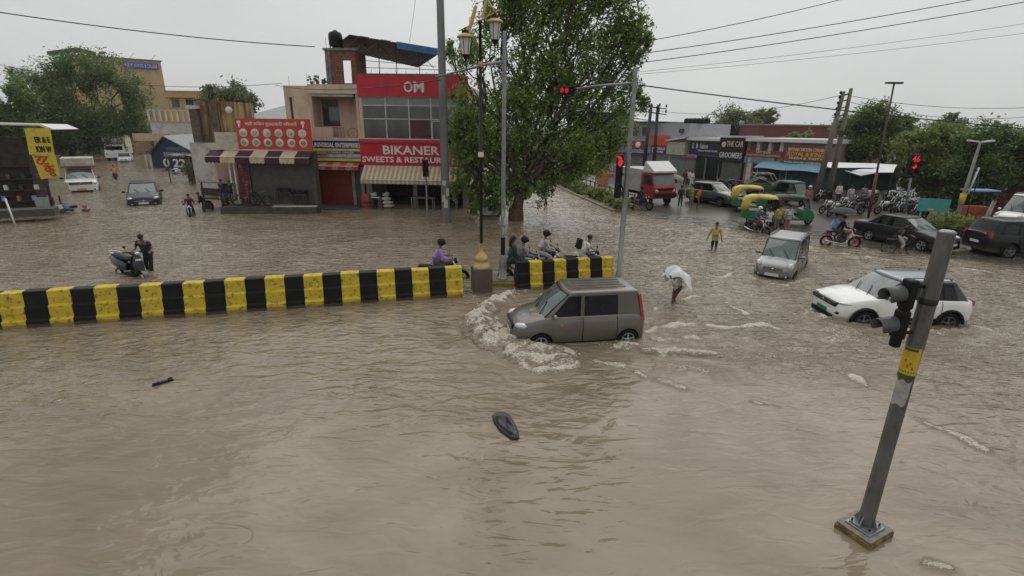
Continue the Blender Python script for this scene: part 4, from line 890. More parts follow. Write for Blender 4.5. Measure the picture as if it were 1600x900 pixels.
def leaves(name, blobs, n, size, m, parent, seed=1, fill=.35, sub=.34, droop=0, aspect=.5):
    "blobs: (centre, (rx, ry, rz)); leaves gather in clumps over the blobs"
    rs = np.random.RandomState(seed); vol = np.array([b[1][0]*b[1][2] for b in blobs]); per = np.maximum(40, (n*vol/vol.sum()).astype(int)); C = []; T = []
    for (c, r), k in zip(blobs, per):
        ns = max(5, int(k/42)); d = rs.randn(ns, 3); d /= np.linalg.norm(d, axis=1)[:, None]; rad = np.where(rs.rand(ns) < fill, rs.rand(ns)**.5*.8, .70+.46*rs.rand(ns)**1.4)
        sc = d*rad[:, None]*np.array(r)+np.array(c); tb = np.clip(.32+.45*rs.rand(ns)+.12*d[:, 2], 0, 1); ii = rs.randint(0, ns, k)  # higher clumps get a lighter tint: top light put into the leaf colour
        sig = sub*(min(r[0], r[2]))*(.55+.8*rs.rand(ns))[ii][:, None]; p = sc[ii]+rs.randn(k, 3)*sig*np.array([.6, .6, .5])
        if droop: p[:, 2] -= np.abs(rs.randn(k))*droop
        C.append(p); T.append(np.clip(tb[ii]+.18*rs.randn(k), 0, 1))
    C = np.concatenate(C); T = np.concatenate(T); gs = 1.1/max(.35, sub*2.4*float(np.mean([b_[1][0] for b_ in blobs]))); gap = fbm(C[:, 0]*gs+C[:, 1]*gs*.6+seed, C[:, 2]*gs+C[:, 1]*gs*.5, 3, seed); kp = gap > .365; C = C[kp]; T = T[kp]; k = len(C)
    nrm = rs.randn(k, 3); nrm[:, 2] = np.abs(nrm[:, 2])+.35; nrm /= np.linalg.norm(nrm, axis=1)[:, None]
    a = np.cross(nrm, rs.randn(k, 3)); a[:, 2] -= .5*(droop > 0); a /= np.linalg.norm(a, axis=1)[:, None]; b = np.cross(nrm, a)
    s = size*(.6+.8*rs.rand(k))[:, None]; co = np.stack([C-a*s*.5, C+b*s*aspect*.5-a*s*.05, C+a*s*.55, C-b*s*aspect*.5-a*s*.05], 1)
    me = np_mesh(name, co.reshape(-1, 3), np.arange(4*k).reshape(-1, 4)); me.attributes.new('tint', 'FLOAT', 'POINT').data.foreach_set('value', np.repeat(T, 4).astype(np.float32))
    me.materials.append(m); o = bpy.data.objects.new(name, me); COL.objects.link(o); o.parent = parent; return o
def limb(b, p0, p1, r0, r1, seed, n=6, wob=.08, m=bark):
    rs = random.Random(seed); p0 = Vector(p0); p1 = Vector(p1); L = (p1-p0).length; pts = []; rr = []
    for i in range(n+1):
        t = i/n; q = p0.lerp(p1, t)+Vector((rs.uniform(-1,1), rs.uniform(-1,1), rs.uniform(-.5,.5)))*wob*L*math.sin(PI*t); pts.append(q); rr.append(lerp(r0, r1, t))
    b.tube(pts, rr, 7, m); return pts
def tree(base, blobs, n, size, lm, label, name='tree', r0=.35, seed=1, group=None, trunkm=bark, limbs=True, **kw):
    "base in street coordinates; blobs in street coordinates"
    root = empty(name, base, 0, label, 'tree', group); bx = Vector(base); B = [((c[0]-bx.x, c[1]-bx.y, c[2]-bx.z), r) for c, r in blobs]
    cz = sum(b[0][2] for b in B)/len(B); cx = sum(b[0][0] for b in B)/len(B); cy = sum(b[0][1] for b in B)/len(B); zlow = min(b[0][2]-b[1][2] for b in B)
    fork = Vector((cx*.25, cy*.25, max(1.2, min(zlow+.8, cz*.6)))); tb = MB()
    tb.tube([(0,0,-.4), (0,0,.1), (fork.x*.3, fork.y*.3, fork.z*.5), fork], [r0*1.25, r0*1.05, r0*.85, r0*.72], 10, trunkm); tb.build('trunk', root)
    if limbs:
        for i, (c, r) in enumerate(B):
            lb = MB(); pts = limb(lb, fork, Vector(c), r0*.34, r0*.07, seed*31+i, wob=.10)
            for j in range(3): q = pts[3+j]; e = Vector(c)+Vector((random.uniform(-1,1)*r[0]*.7, random.uniform(-1,1)*r[1]*.7, random.uniform(-.5,.8)*r[2]*.8)); limb(lb, q, e, r0*.16, r0*.04, seed*7+j+i*5, 4)
            lb.build('limb', root)
    leaves('crown', B, n, size, lm, root, seed, **kw); return root
def blobs_px(Y, items, dy=.8):
    "items: (px, py, radius px[, vertical factor]) seen at depth Y"
    out = []
    for it in items:
        c = AT(it[0], it[1], Y+random.uniform(-.6, .6)); s = it[2]*(Y*cp+(EYE-c.z)*sp)/FPX; out.append((tuple(c), (s, s*dy, s*(it[3] if len(it) > 3 else .8))))
    return out
# big tree in the middle
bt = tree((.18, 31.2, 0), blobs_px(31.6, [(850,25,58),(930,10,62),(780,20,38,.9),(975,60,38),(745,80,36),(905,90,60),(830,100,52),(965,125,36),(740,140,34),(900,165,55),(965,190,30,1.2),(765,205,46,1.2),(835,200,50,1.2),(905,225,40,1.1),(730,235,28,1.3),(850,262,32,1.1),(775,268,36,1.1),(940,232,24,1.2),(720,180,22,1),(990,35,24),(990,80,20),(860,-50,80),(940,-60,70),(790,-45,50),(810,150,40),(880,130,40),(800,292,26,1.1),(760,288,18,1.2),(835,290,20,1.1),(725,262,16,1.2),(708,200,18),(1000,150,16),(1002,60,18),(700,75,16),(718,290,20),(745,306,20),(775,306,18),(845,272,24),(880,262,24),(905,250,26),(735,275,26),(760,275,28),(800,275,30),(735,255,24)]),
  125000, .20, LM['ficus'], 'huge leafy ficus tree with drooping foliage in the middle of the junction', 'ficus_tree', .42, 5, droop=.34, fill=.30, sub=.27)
cut = MB(); cut.lathe([(.50,-.3),(.48,.3),(.45,.75),(.40,.80)], n=14, m=mat('painted_trunk', (.10,.055,.04), .9, var=.35, scale=7, bump=.5)); cut.build('painted_trunk_base', bt)
for (px, py, tx, ty, Y, r_, lab) in ((738,333,748,262,34.3,.26,'straight dark trunk behind the black lamp post'),(717,300,727,262,36.5,.14,'thin dark leaning trunk at the edge of the sweet shop')):
    x, y = G(px, py); t_ = AT(tx, ty-20, y+.4); root = empty('tree_trunk', (x, y, 0), 0, lab, 'tree'); b_ = MB(); limb(b_, (0,0,-.3), (t_.x-x, .4, t_.z), r_, r_*.6, 3); b_.build('trunk', root)
    leaves('crown', [((t_.x-x, .6, t_.z+.8), (1.6,1.2,1.2))], 1800, .25, LM['ficus'], root, 9, droop=.3)
# ---------------------------------------------------------------- shop row on the left
def wall(b, x0, x1, y, z0, z1, m, holes=(), th=.22):
    "front wall with rectangular openings"
    xs = sorted({x0, x1, *[h[0] for h in holes], *[h[1] for h in holes]}); zs_ = sorted({z0, z1, *[h[2] for h in holes], *[h[3] for h in holes]})
    for i in range(len(xs)-1):
        for j in range(len(zs_)-1):
            cx, cz = (xs[i]+xs[i+1])/2, (zs_[j]+zs_[j+1])/2
            if any(h[0] < cx < h[1] and h[2] < cz < h[3] for h in holes): continue
            b.b2((xs[i], y, zs_[j]), (xs[i+1], y+th, zs_[j+1]), m)
OMF = (-14.01, 36.44, 0); OMA = R(-3.4)
om = empty('sweet_shop_building', OMF, OMA, 'two-storey sweet shop with a red fascia, wide upper windows and a cream awning', 'building')
wl = MB(); wall(wl, 3.42, 10.9, 0, 2.9, 8.7, cream, [(3.62, 10.5, 4.66, 7.42)]); wl.b2((3.42, .222, -.3), (3.60, 9, 8.2), pinkp); wl.b2((10.72, .222, -.3), (10.9, 9, 8.2), pinkp); wl.b2((3.6, 8.8, -.3), (10.7, 9, 8.2), pinkp); wl.build('wall', om)
MB().b2((3.6,.24,8.0),(10.72,8.8,8.2),concrete).build('roof', om); MB().b2((3.6,.24,4.45),(10.72,8.8,4.62),concrete).build('floor_slab', om); MB().b2((3.6,.24,-.3),(10.72,8.8,.12),dkconc).build('shop_floor', om)
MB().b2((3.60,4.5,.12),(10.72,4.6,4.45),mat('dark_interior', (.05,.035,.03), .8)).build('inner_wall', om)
for px_ in (3.65, 6.9, 10.45): MB().b2((px_, .0, -.3), (px_+.28, .23, 2.9), concrete).build('pillar', om)
fa = MB().b2((3.42,-.12,7.42),(10.92,-.005,8.72),redfascia).build('fascia', om)
for k in range(1, 5): MB().b2((3.42+k*1.5-.008,-.128,7.42),(3.42+k*1.5+.008,-.121,8.72),mat('seam', (.2,.01,.02), .5)).build('fascia_seam', fa)
for s_, x0, x1 in (('O', 6.62, 7.22), ('M', 7.30, 7.98)): text(s_, om, x0, x1, 7.68, 8.36, -.15, whitelet, 'letter', .03, bold=.02)
# glazing 4 bays x 3 rows
gm = MB(); gx = [3.62, 5.24, 6.84, 8.36, 9.05, 10.5]; fm_ = mat('white_window_frame', (.55,.55,.54), .5)
for x in gx: gm.b2((x-.035, .02, 4.66), (x+.035, .09, 7.42), fm_)
for z in (4.68, 5.98, 6.85, 7.40): gm.b2((3.62, .03, z-.03), (10.5, .085, z+.03), fm_)
gm.b2((8.42,-.06,4.62),(8.47,.0,5.9),fm_); gm.b2((8.95,-.06,4.62),(9.0,.0,5.9),fm_); gm.b2((8.42,-.06,4.62),(9.0,.0,4.68),fm_); gm.b2((8.42,-.06,5.84),(9.0,.0,5.9),fm_); gm.build('window_frame', om)
pane_d = mat('dark_window_pane', (.055,.056,.052), .08, var=.5, scale=1.1, spec=.8); pane_l = mat('pale_window_film', (.23,.25,.23), .25, var=.2)
for i in range(5):
    for z0, z1, m_ in ((4.70,5.95,pane_d),(6.01,6.82,pane_d),(6.88,7.38,pane_l)):
        mm_ = mat('maroon_curtain', (.075,.028,.035), .15, var=.4) if (i == 2 and z0 < 5) else m_
        MB().b2((gx[i]+.035,.05,z0),(gx[i+1]-.035,.062,z1),mm_).build('window_pane', om)
sb = MB(); sb.b2((3.40,-.36,2.92),(10.95,-.02,4.40),redsign); sb.build('sign_board', om)
MB().b2((3.38,-.46,4.42),(10.97,-.005,4.64),redfascia).build('sign_ledge', om)
text('BIKANER', om, 5.02, 8.95, 3.66, 4.24, -.375, whitelet, 'lettering', .02, bold=.02); text('SWEETS & RESTAURANT', om, 3.52, 10.35, 3.12, 3.50, -.375, whitelet, 'lettering', .02, bold=.02)
def awning(par, x0, x1, y0, y1, z0, z1, drop, cols, n, label=None, name='awning'):
    aw = empty(name, (0,0,0)); aw.parent = par; w_ = (x1-x0)/n
    for i in range(n):
        a, c = x0+i*w_, x0+(i+1)*w_; m_ = cols[i % len(cols)]; b = MB(); b.grid([[(a,y0,z0),(c,y0,z0)],[(a,(y0+y1)/2,(z0+z1)/2-.02),(c,(y0+y1)/2,(z0+z1)/2-.02)],[(a,y1,z1),(c,y1,z1)],[(a,y1-.01,z1-drop*.8),(c,y1-.01,z1-drop*.8)]], m_, False)
        if w_ < .5: b.add([(a,y1-.01,z1-drop*.8),(c,y1-.01,z1-drop*.8),((a+c)/2,y1-.01,z1-drop)], [(0,2,1)], m_)
        else:
            for k in range(4): q0 = a+w_*k/4; q1 = a+w_*(k+1)/4; b.add([(q0,y1-.01,z1-drop*.8),(q1,y1-.01,z1-drop*.8),((q0+q1)/2,y1-.01,z1-drop)], [(0,2,1)], m_)
        b.build('stripe', aw)
    MB().tube([(x0,y1-.02,z1),(x1,y1-.02,z1)],.02,6,white_p).build('front_bar', aw)
    for x in (x0,x1): MB().tube([(x,y0,z1),(x,y1,z1)],.015,5,dsteel).build('side_arm', aw)
    return aw
awc = mat('cream_awning', (.56,.49,.38), .8, var=.1, dirt=(.36,.30,.22)); awo = mat('tan_awning_stripe', (.38,.27,.16), .8, var=.12)
awning(om, 3.62, 10.62, -.37, -1.35, 2.90, 2.02, .30, [awc, awo], 44)
# roof clutter of the sweet shop
MB().b2((2.7,1.0,8.2),(10.6,1.25,8.95),brickb).build('roof_parapet', om)
tw = MB(); wall(tw, 1.35, 3.1, .9, 8.15, 10.35, brick, [(2.15,2.75,8.3,9.75)], .18); tw.b2((1.0,.88,8.15),(1.34,3,10.4),concrete); tw.b2((3.0,1.1,8.15),(3.1,3,10.3),brick); tw.build('stair_tower', om)
for z in np.arange(8.3, 10.3, .16): MB().b2((1.36,.885,z),(2.12,.899,z+.012),mat('mortar', (.26,.22,.19), .9)).build('mortar_course', om)
MB().b2((.9,.8,10.36),(3.2,3.1,10.5),concrete).build('tower_roof', om)
tk = empty('water_tank', (OMF[0]+1.62, OMF[1]+1.6, 10.72), OMA, 'black plastic water tank on top of the brick stair tower', 'water tank'); MB().lathe([(.42,0),(.47,.1),(.46,.35),(.48,.4),(.46,.7),(.40,.85),(.15,.95),(.13,1.0),(0,1.0)], n=14, m=blackp).build('tank', tk); b_ = MB()
for x in (-.3,.3):
    for y in (-.3,.3): b_.b2((x-.03,y-.03,-.22),(x+.03,y+.03,0),dsteel)
b_.build('stand', tk)
sh_ = MB(); fl_, bl_, br_, fr_ = AT(546,55,37.2), AT(519,75,41.2), AT(655,106,41.0), AT(694,80,37.0)
c_, s_ = math.cos(-OMA), math.sin(-OMA)
def omloc(v): d = (v.x-OMF[0], v.y-OMF[1]); return Vector((d[0]*c_-d[1]*s_, d[0]*s_+d[1]*c_, v.z))
fl_, bl_, br_, fr_ = map(omloc, (fl_, bl_, br_, fr_)); NS = 9
tblue = mat('blue_tarpaulin', (.03,.16,.38), .6)
for k in range(NS):
    a, c = k/NS, (k+1)/NS-.01; q = [fl_.lerp(fr_, a), fl_.lerp(fr_, c), bl_.lerp(br_, c), bl_.lerp(br_, a)]; up = Vector((0,0,.05+.03*(k % 2)))
    b_ = MB(); b_.add([*q, *[p+up for p in q]], [(0,3,2,1),(4,5,6,7),(0,1,5,4),(1,2,6,5),(2,3,7,6),(3,0,4,7)], tinroof); b_.build('roof_sheet', om)
b_ = MB(); P = [[fl_.lerp(fr_, t)+Vector((0, dy, dz)) for t in np.linspace(.5, 1.03, 9)] for dy, dz in ((1.2,-.02), (.1,.12), (-.04,.10), (-.06,-.32))]; b_.grid(P, tblue, False); b_.build('tarpaulin', om)
for x in (3.4, 4.6, 5.8, 7.4, 9.0):
    z1 = lerp(fl_.z, fr_.z, (x-fl_.x)/(fr_.x-fl_.x))-.1; b_ = MB().tube([(x,1.3,8.2),(x,1.3,z1)],.03,5,dsteel)
    b_.tube([(x,1.3,z1-.15),(x+.4,4.0,z1-.9)],.025,5,dsteel); b_.build('roof_post', om)
MB().tube([(3.3,1.3,9.35),(10.5,1.3,9.2)],.02,5,dsteel).tube([(3.3,1.3,9.8),(8.5,1.3,9.45)],.02,5,dsteel).build('roof_rail', om)
for k in range(12): MB().tube([(3.0+k*.62,.3,8.7),(3.0+k*.62+.15*math.sin(k),.3,8.95+.2*math.sin(k*2.3)**2)],.012,4,dsteel).build('rebar', om)
# cream and pink house
ck = empty('cream_house', OMF, OMA, 'cream and pink house with a balcony over the blue enterprises sign', 'building')
b_ = MB(); wall(b_, -1.75, 0, 0, 3.1, 8.05, cream, [(-1.42,-1.22,5.9,7.3)]); b_.b2((-1.75,.222,-.3),(-1.55,9,8.0),cream); wall(b_, 0, 3.38, 1.3, 4.7, 7.55, pinkp, [(.25,1.5,5.45,7.25)]); b_.b2((0,0,4.7),(.16,1.3,7.55),pinkp)
b_.b2((3.22,0,4.7),(3.40,1.3,7.55),cream); b_.b2((-1.55,8.8,-.3),(3.4,9,8),pinkp); b_.build('wall', ck)
b_ = MB(); b_.b2((0,-.02,4.5),(3.40,1.3,4.7),cream); b_.build('balcony_floor', ck); MB().b2((0.02,-.03,4.705),(1.45,.10,5.4),pinkp).build('balcony_parapet', ck)
MB().b2((0.0,-.12,7.55),(3.40,1.32,8.15),cream).build('roof_band', ck); MB().b2((-1.55,.24,7.8),(3.4,8.8,7.99),concrete).build('roof', ck)
MB().b2((.16,-.2,7.36),(3.1,.9,7.50),mat('faded_board', (.35,.33,.30), .7)).build('sunshade', ck)
wf_ = MB(); wf_.b2((.25,1.36,5.45),(1.5,1.40,6.75),pane_d); wf_.build('window_pane', ck)
for k in range(5): MB().b2((.27,1.34,6.78+k*.095),(1.48,1.37,6.84+k*.095),mat('grille_slat', (.22,.21,.19), .6)).build('window_slat', ck)
MB().b2((-1.42,.1,5.9),(-1.22,.14,7.3),mat('green_shutter', (.05,.09,.07), .6)).build('window_pane', ck)
b_ = MB(); rr_ = mat('rusty_rail', (.16,.06,.04), .7)
b_.tube([(1.5,.02,5.35),(2.2,.02,5.35)],.02,5,rr_)
for k in range(4): b_.tube([(1.55+k*.22,.02,4.7),(1.55+k*.22,.02,5.35)],.016,5,rr_)
b_.tube([(2.85+.36*math.cos(t),.02,5.02+.33*math.sin(t)) for t in np.linspace(0,2*PI,17)],.018,5,rr_); b_.build('balcony_rail', ck)
MB().b2((-.06,-.25,3.12),(3.46,-.02,4.46),bluesign).build('sign_board', ck)
ys_ = MB(); ys_.b2((-.06,-.262,3.82),(3.46,-.252,3.97),yellowsign); ys_.b2((-.06,-.262,3.14),(3.46,-.252,3.32),yellowsign); ys_.b2((-.04,-.262,3.36),(3.44,-.252,3.62),mat('pale_blue_sign', (.25,.33,.48), .6)); ys_.build('sign_bands', ck)
text('UNIVERSAL ENTERPRISES', ck, .0, 3.4, 4.06, 4.36, -.265, whitelet, bold=.02); text('TILES SANITARY HARDWARE PAINT', ck, .02, 3.38, 3.42, 3.58, -.27, whitelet); text('AUTHORISED DEALER', ck, .6, 2.9, 3.66, 3.78, -.265, whitelet)
awning(ck, .02, 3.3, -.2, -.75, 3.05, 2.82, .28, [mat('red_awning', (.42,.06,.04), .7), mat('dull_tan_awning', (.34,.26,.17), .8)], 7)
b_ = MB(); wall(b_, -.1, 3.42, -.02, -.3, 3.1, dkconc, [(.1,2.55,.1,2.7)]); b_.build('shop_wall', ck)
rs_ = MB(); rs_.b2((.1,.05,.1),(2.55,.08,2.7),shutter_r); rs_.build('shutter', ck)
for k in range(20): MB().b2((.1,.035,.14+k*.128),(2.55,.05,.14+k*.128+.07),shutter_r).build('shutter_slat', ck)
for x in (-.1,2.56,3.2): MB().b2((x,-.12,-.3),(x+.22,-.022,2.75),concrete).build('pillar', ck)
MB().b2((-1.8,-2.2,-.35),(3.4,-.03,.06),dkconc).build('step', ck)
# antennae and low clutter on the cream roof
for x, h_ in ((-1.6,.7),(-.3,.9),(.2,.6),(.5,.8),(1.1,1.9),(1.25,3.1)): MB().tube([(x,.6,7.9),(x+.02,.6,8.0+h_)],.012,4,dsteel).build('antenna', ck)
fp = empty('potted_plants', (OMF[0]+.1, OMF[1]+.5, 8.15), OMA, 'row of dark potted plants on the cream roof edge', 'plants'); leaves('foliage', [((x,0,.35),(.22,.2,.3)) for x in (0,.4,.8)], 500, .12, LM['dark'], fp, 3); b_ = MB()
for x in (0,.4,.8): b_.lathe([(.10,0),(.14,.22),(0,.22)], (x,0,0), 8, brick)
b_.build('pots', fp)
# food shop
FS = (-18.07, 33.59, 0); FSA = R(-1.5)
fs = empty('food_shop', FS, FSA, 'single-storey food shop with a red dish-picture signboard, striped awning and closed dark shutter', 'building')
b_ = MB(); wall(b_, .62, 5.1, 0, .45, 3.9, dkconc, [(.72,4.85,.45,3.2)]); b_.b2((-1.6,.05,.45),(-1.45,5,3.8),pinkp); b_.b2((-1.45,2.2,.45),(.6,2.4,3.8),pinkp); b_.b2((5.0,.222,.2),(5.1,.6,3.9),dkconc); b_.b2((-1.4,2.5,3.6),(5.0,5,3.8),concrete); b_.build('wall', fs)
sh = MB(); sh.b2((.72,.12,.45),(4.85,.15,3.2),shutter_d); sh.build('shutter', fs)
for k in range(21): MB().b2((.73,.10,.5+k*.128),(4.84,.12,.5+k*.128+.075),shutter_d).build('shutter_slat', fs)
b_ = MB(); b_.b2((-.05,-.03,.45),(.60,.05,3.3),mat('maroon_poster', (.12,.02,.03), .5, var=.6, scale=3.5, dirt=(.40,.20,.2), dscale=3, dth=(.55,.62))); b_.build('poster_column', fs)
for x in (-.62,-.30): MB().b2((x,-.02,.45),(x+.08,.06,3.4),white_p).build('post', fs)
MB().b2((-1.15,-.10,3.92),(.36,.02,5.0),mat('old_white_board', (.50,.46,.38), .7, dirt=(.35,.40,.28))).build('parapet_board', fs)
board = MB().b2((.38,-.22,3.97),(5.16,-.10,5.86),mat('orange_red_sign', (.52,.055,.035), .45, var=.12)).build('sign_board', fs)
text('चाटी चिकन मुरादाबादी बिरयानी', fs, 1.0, 4.35, 5.38, 5.68, -.235, whitelet, bold=.015)
for x in (.62, 4.72): b_ = MB(); b_.ell((x,-.235,5.62),(.14,.012,.11),8,whitelet); b_.ell((x,-.235,5.43),(.07,.012,.14),8,whitelet); b_.build('chef_mark', fs)
dish = [(.50,.46,.34),(.30,.20,.10),(.55,.45,.30),(.42,.35,.22),(.60,.55,.50),(.35,.28,.2)]
for r_ in range(2):
    for k in range(6):
        x = .82+k*.76; z = 4.98-r_*.58; pl_ = MB().lathe([(0,-.25),(.24,-.25),(.27,-.235),(.26,-.225)], (x,0,z), 14, mat('plate_rim', (.62,.60,.52) , .4), 'Y'); o_ = pl_.build('plate', fs)
        MB().ell((x+random.uniform(-.03,.03),-.255,z),(.17,.014,.15),9,mat('dish_%s' % 'abcdef'[(k*2+r_*3) % 6], dish[(k*2+r_*3) % 6], .6, var=.6, scale=9, dirt=(.10,.14,.05) if k % 2 else (.45,.30,.04), dscale=8)).build('dish', fs)
mar = mat('maroon_awning', (.055,.02,.03), .75); awt = mat('cream_awning_wide', (.55,.45,.30), .8, dirt=(.35,.27,.18))
awning(fs, -1.62, 5.10, -.02, -.75, 3.90, 3.52, .42, [mar, awt], 7)
pl = MB(); P0, P1 = (-.55,-1.70), (5.35,-.55)
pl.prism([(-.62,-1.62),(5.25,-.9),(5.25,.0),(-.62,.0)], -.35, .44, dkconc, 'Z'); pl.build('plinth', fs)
MB().prism([(2.6,-1.26),(5.3,-.94),(5.3,-.6),(2.6,-.9)], .445, .50, mat('pale_slab', (.5,.49,.46), .5), 'Z').build('slab', fs)
# heaps of stuff in front of the shutter: benches, crates, stacked bicycles
for k, (x, w_, h_, lab) in enumerate(((3.0,1.1,.85,'low dark wooden bench stacked with baskets before the dark shutter'),(4.1,.8,.7,'small dark table with crates at the right end of the plinth'))):
    t_ = empty('table', (FS[0]+x, FS[1]-.35, .45), FSA, lab, 'table'); b_ = MB(); b_.b2((-w_/2,-.2,h_-.06),(w_/2,.2,h_),mat('dark_wood', (.05,.035,.025), .7)); b_.build('table_top', t_)
    for sx in (-1,1):
        for sy in (-1,1): MB().b2((sx*w_*.45-.02,sy*.16-.02,0),(sx*w_*.45+.02,sy*.16+.02,h_-.06),mat('dark_wood')if 0 else MC['dark_wood']).build('leg', t_)
    for j in range(3):
        crt = empty('crate', (FS[0]+x-.3+j*.28, FS[1]-.36, .45+h_), FSA, ('first','middle','last')[j]+' small dark crate on the '+('long bench' if k == 0 else 'small table')+' before the shutter', 'crate'); b_ = MB(); b_.b2((-.12,-.14,0),(.12,.14,.04),dkconc)
        for q in range(3): b_.b2((-.13,-.15,.04+q*.08),(.13,-.13,.10+q*.08),blackp); b_.b2((-.13,.13,.04+q*.08),(.13,.15,.10+q*.08),blackp); b_.b2((-.13,-.13,.04+q*.08),(-.11,.13,.10+q*.08),blackp); b_.b2((.11,-.13,.04+q*.08),(.13,.13,.10+q*.08),blackp)
        b_.build("crate_body", crt)
# sacks, stool and table under the cream awning
sk_ = [(5.25,-.75,.10,.36,.14,.24,'lowest pale sack of the pile under the cream awning'),(5.20,-.75,.34,.34,.14,.22,'middle yellowish sack of the pile under the cream awning'),(5.1,-.72,.60,.30,.15,.2,'tipped white sack on top of the pile under the cream awning')]
for x, y, z, a, b, c, lab in sk_:
    q = Vector((x, y, z)); q.rotate(Matrix.Rotation(OMA, 3, 'Z')); t_ = MB().ell((0,0,0),(a,c,b),10,mat('sack_cloth', (.50,.48,.40), .8, var=.3, scale=6, dirt=(.45,.40,.05), dscale=3)); t_.tube([(a*.9,0,0),(a*1.15,0,.03)],[.06,.09],6,MC['sack_cloth'])
    tag(t_.build('sack', None, None, (OMF[0]+q.x, OMF[1]+q.y, z+.05), OMA+.2), lab, 'sack')
def table(x, y, w_, d_, h_, label, m_, nm='table', fr=OMF, fa_=OMA):
    q = Vector((x, y, 0)); q.rotate(Matrix.Rotation(fa_, 3, 'Z')); t_ = empty(nm, (fr[0]+q.x, fr[1]+q.y, 0), fa_, label, nm.split('_')[-1]); MB().b2((-w_/2,-d_/2,h_-.05),(w_/2,d_/2,h_),m_).build('table_top', t_)
    for sx in (-1,1):
        for sy in (-1,1): MB().b2((sx*w_*.46-.025,sy*d_*.42-.025,-.3),(sx*w_*.46+.025,sy*d_*.42+.025,h_-.05),steel).build('leg', t_)
    return t_
table(4.35, -.6, .6, .5, .75, 'small white plastic table beside the sacks under the cream awning', white_p); table(7.7, -.5, 1.6, .7, .8, 'long grey steel table behind the pedestrian signal pole', steel); table(9.6, -.4, 1.0, .6, .75, 'short steel counter behind the thick grey pole', steel)
for x, y, lab in ((4.2,-.62,'white bundle wrapped in plastic on the small white table'),(5.0,-.3,'blue and white bundle behind the sack pile')):
    q = Vector((x, y, 0)); q.rotate(Matrix.Rotation(OMA, 3, 'Z')); tag(MB().ell((0,0,0),(.26,.2,.16),9,mat('plastic_wrap', (.5,.5,.52), .3, var=.4, scale=8)).ell((.12,.05,.1),(.14,.12,.1),7,MC['plastic_wrap']).build('bundle', None, None, (OMF[0]+q.x, OMF[1]+q.y, .88), 0), lab, 'bundle')
q = Vector((3.75,-.9,0)); q.rotate(Matrix.Rotation(OMA,3,'Z')); dm = empty('food_drum', (OMF[0]+q.x, OMF[1]+q.y, -.3), 0, 'round red drum at the left end of the cream awning', 'drum'); MB().lathe([(.28,0),(.33,.3),(.36,.7),(.33,1.1),(.26,1.3),(0,1.32)], n=14, m=mat('red_drum', (.30,.06,.05), .6, var=.4)).build('drum_body', dm); MB().lathe([(.37,.66),(.38,.72),(.37,.78)], n=14, m=dsteel).build('hoop', dm)
# number kiosk
nk = empty('number_board', (*G(766,338),0), 0, 'white board marked 23 between the lamp post and the grey mast', 'sign'); b_ = MB().b2((-.62,-.1,.25),(.62,.1,1.1),white_p); b_.build('board', nk); MB().b2((-.64,-.12,.0),(.64,.12,.10),mat('dark_red_paint', (.2,.03,.03), .5)).build('base', nk); MB().b2((-.64,-.11,.10),(.64,.11,.24),white_p).build('base_band', nk)
MB().b2((-.16,-.112,.36),(.42,-.104,.88),mat('teal_panel', (.10,.22,.26), .5)).build('number_panel', nk); text('23', nk, -.10, .36, .44, .82, -.115, blackp, bold=.02)
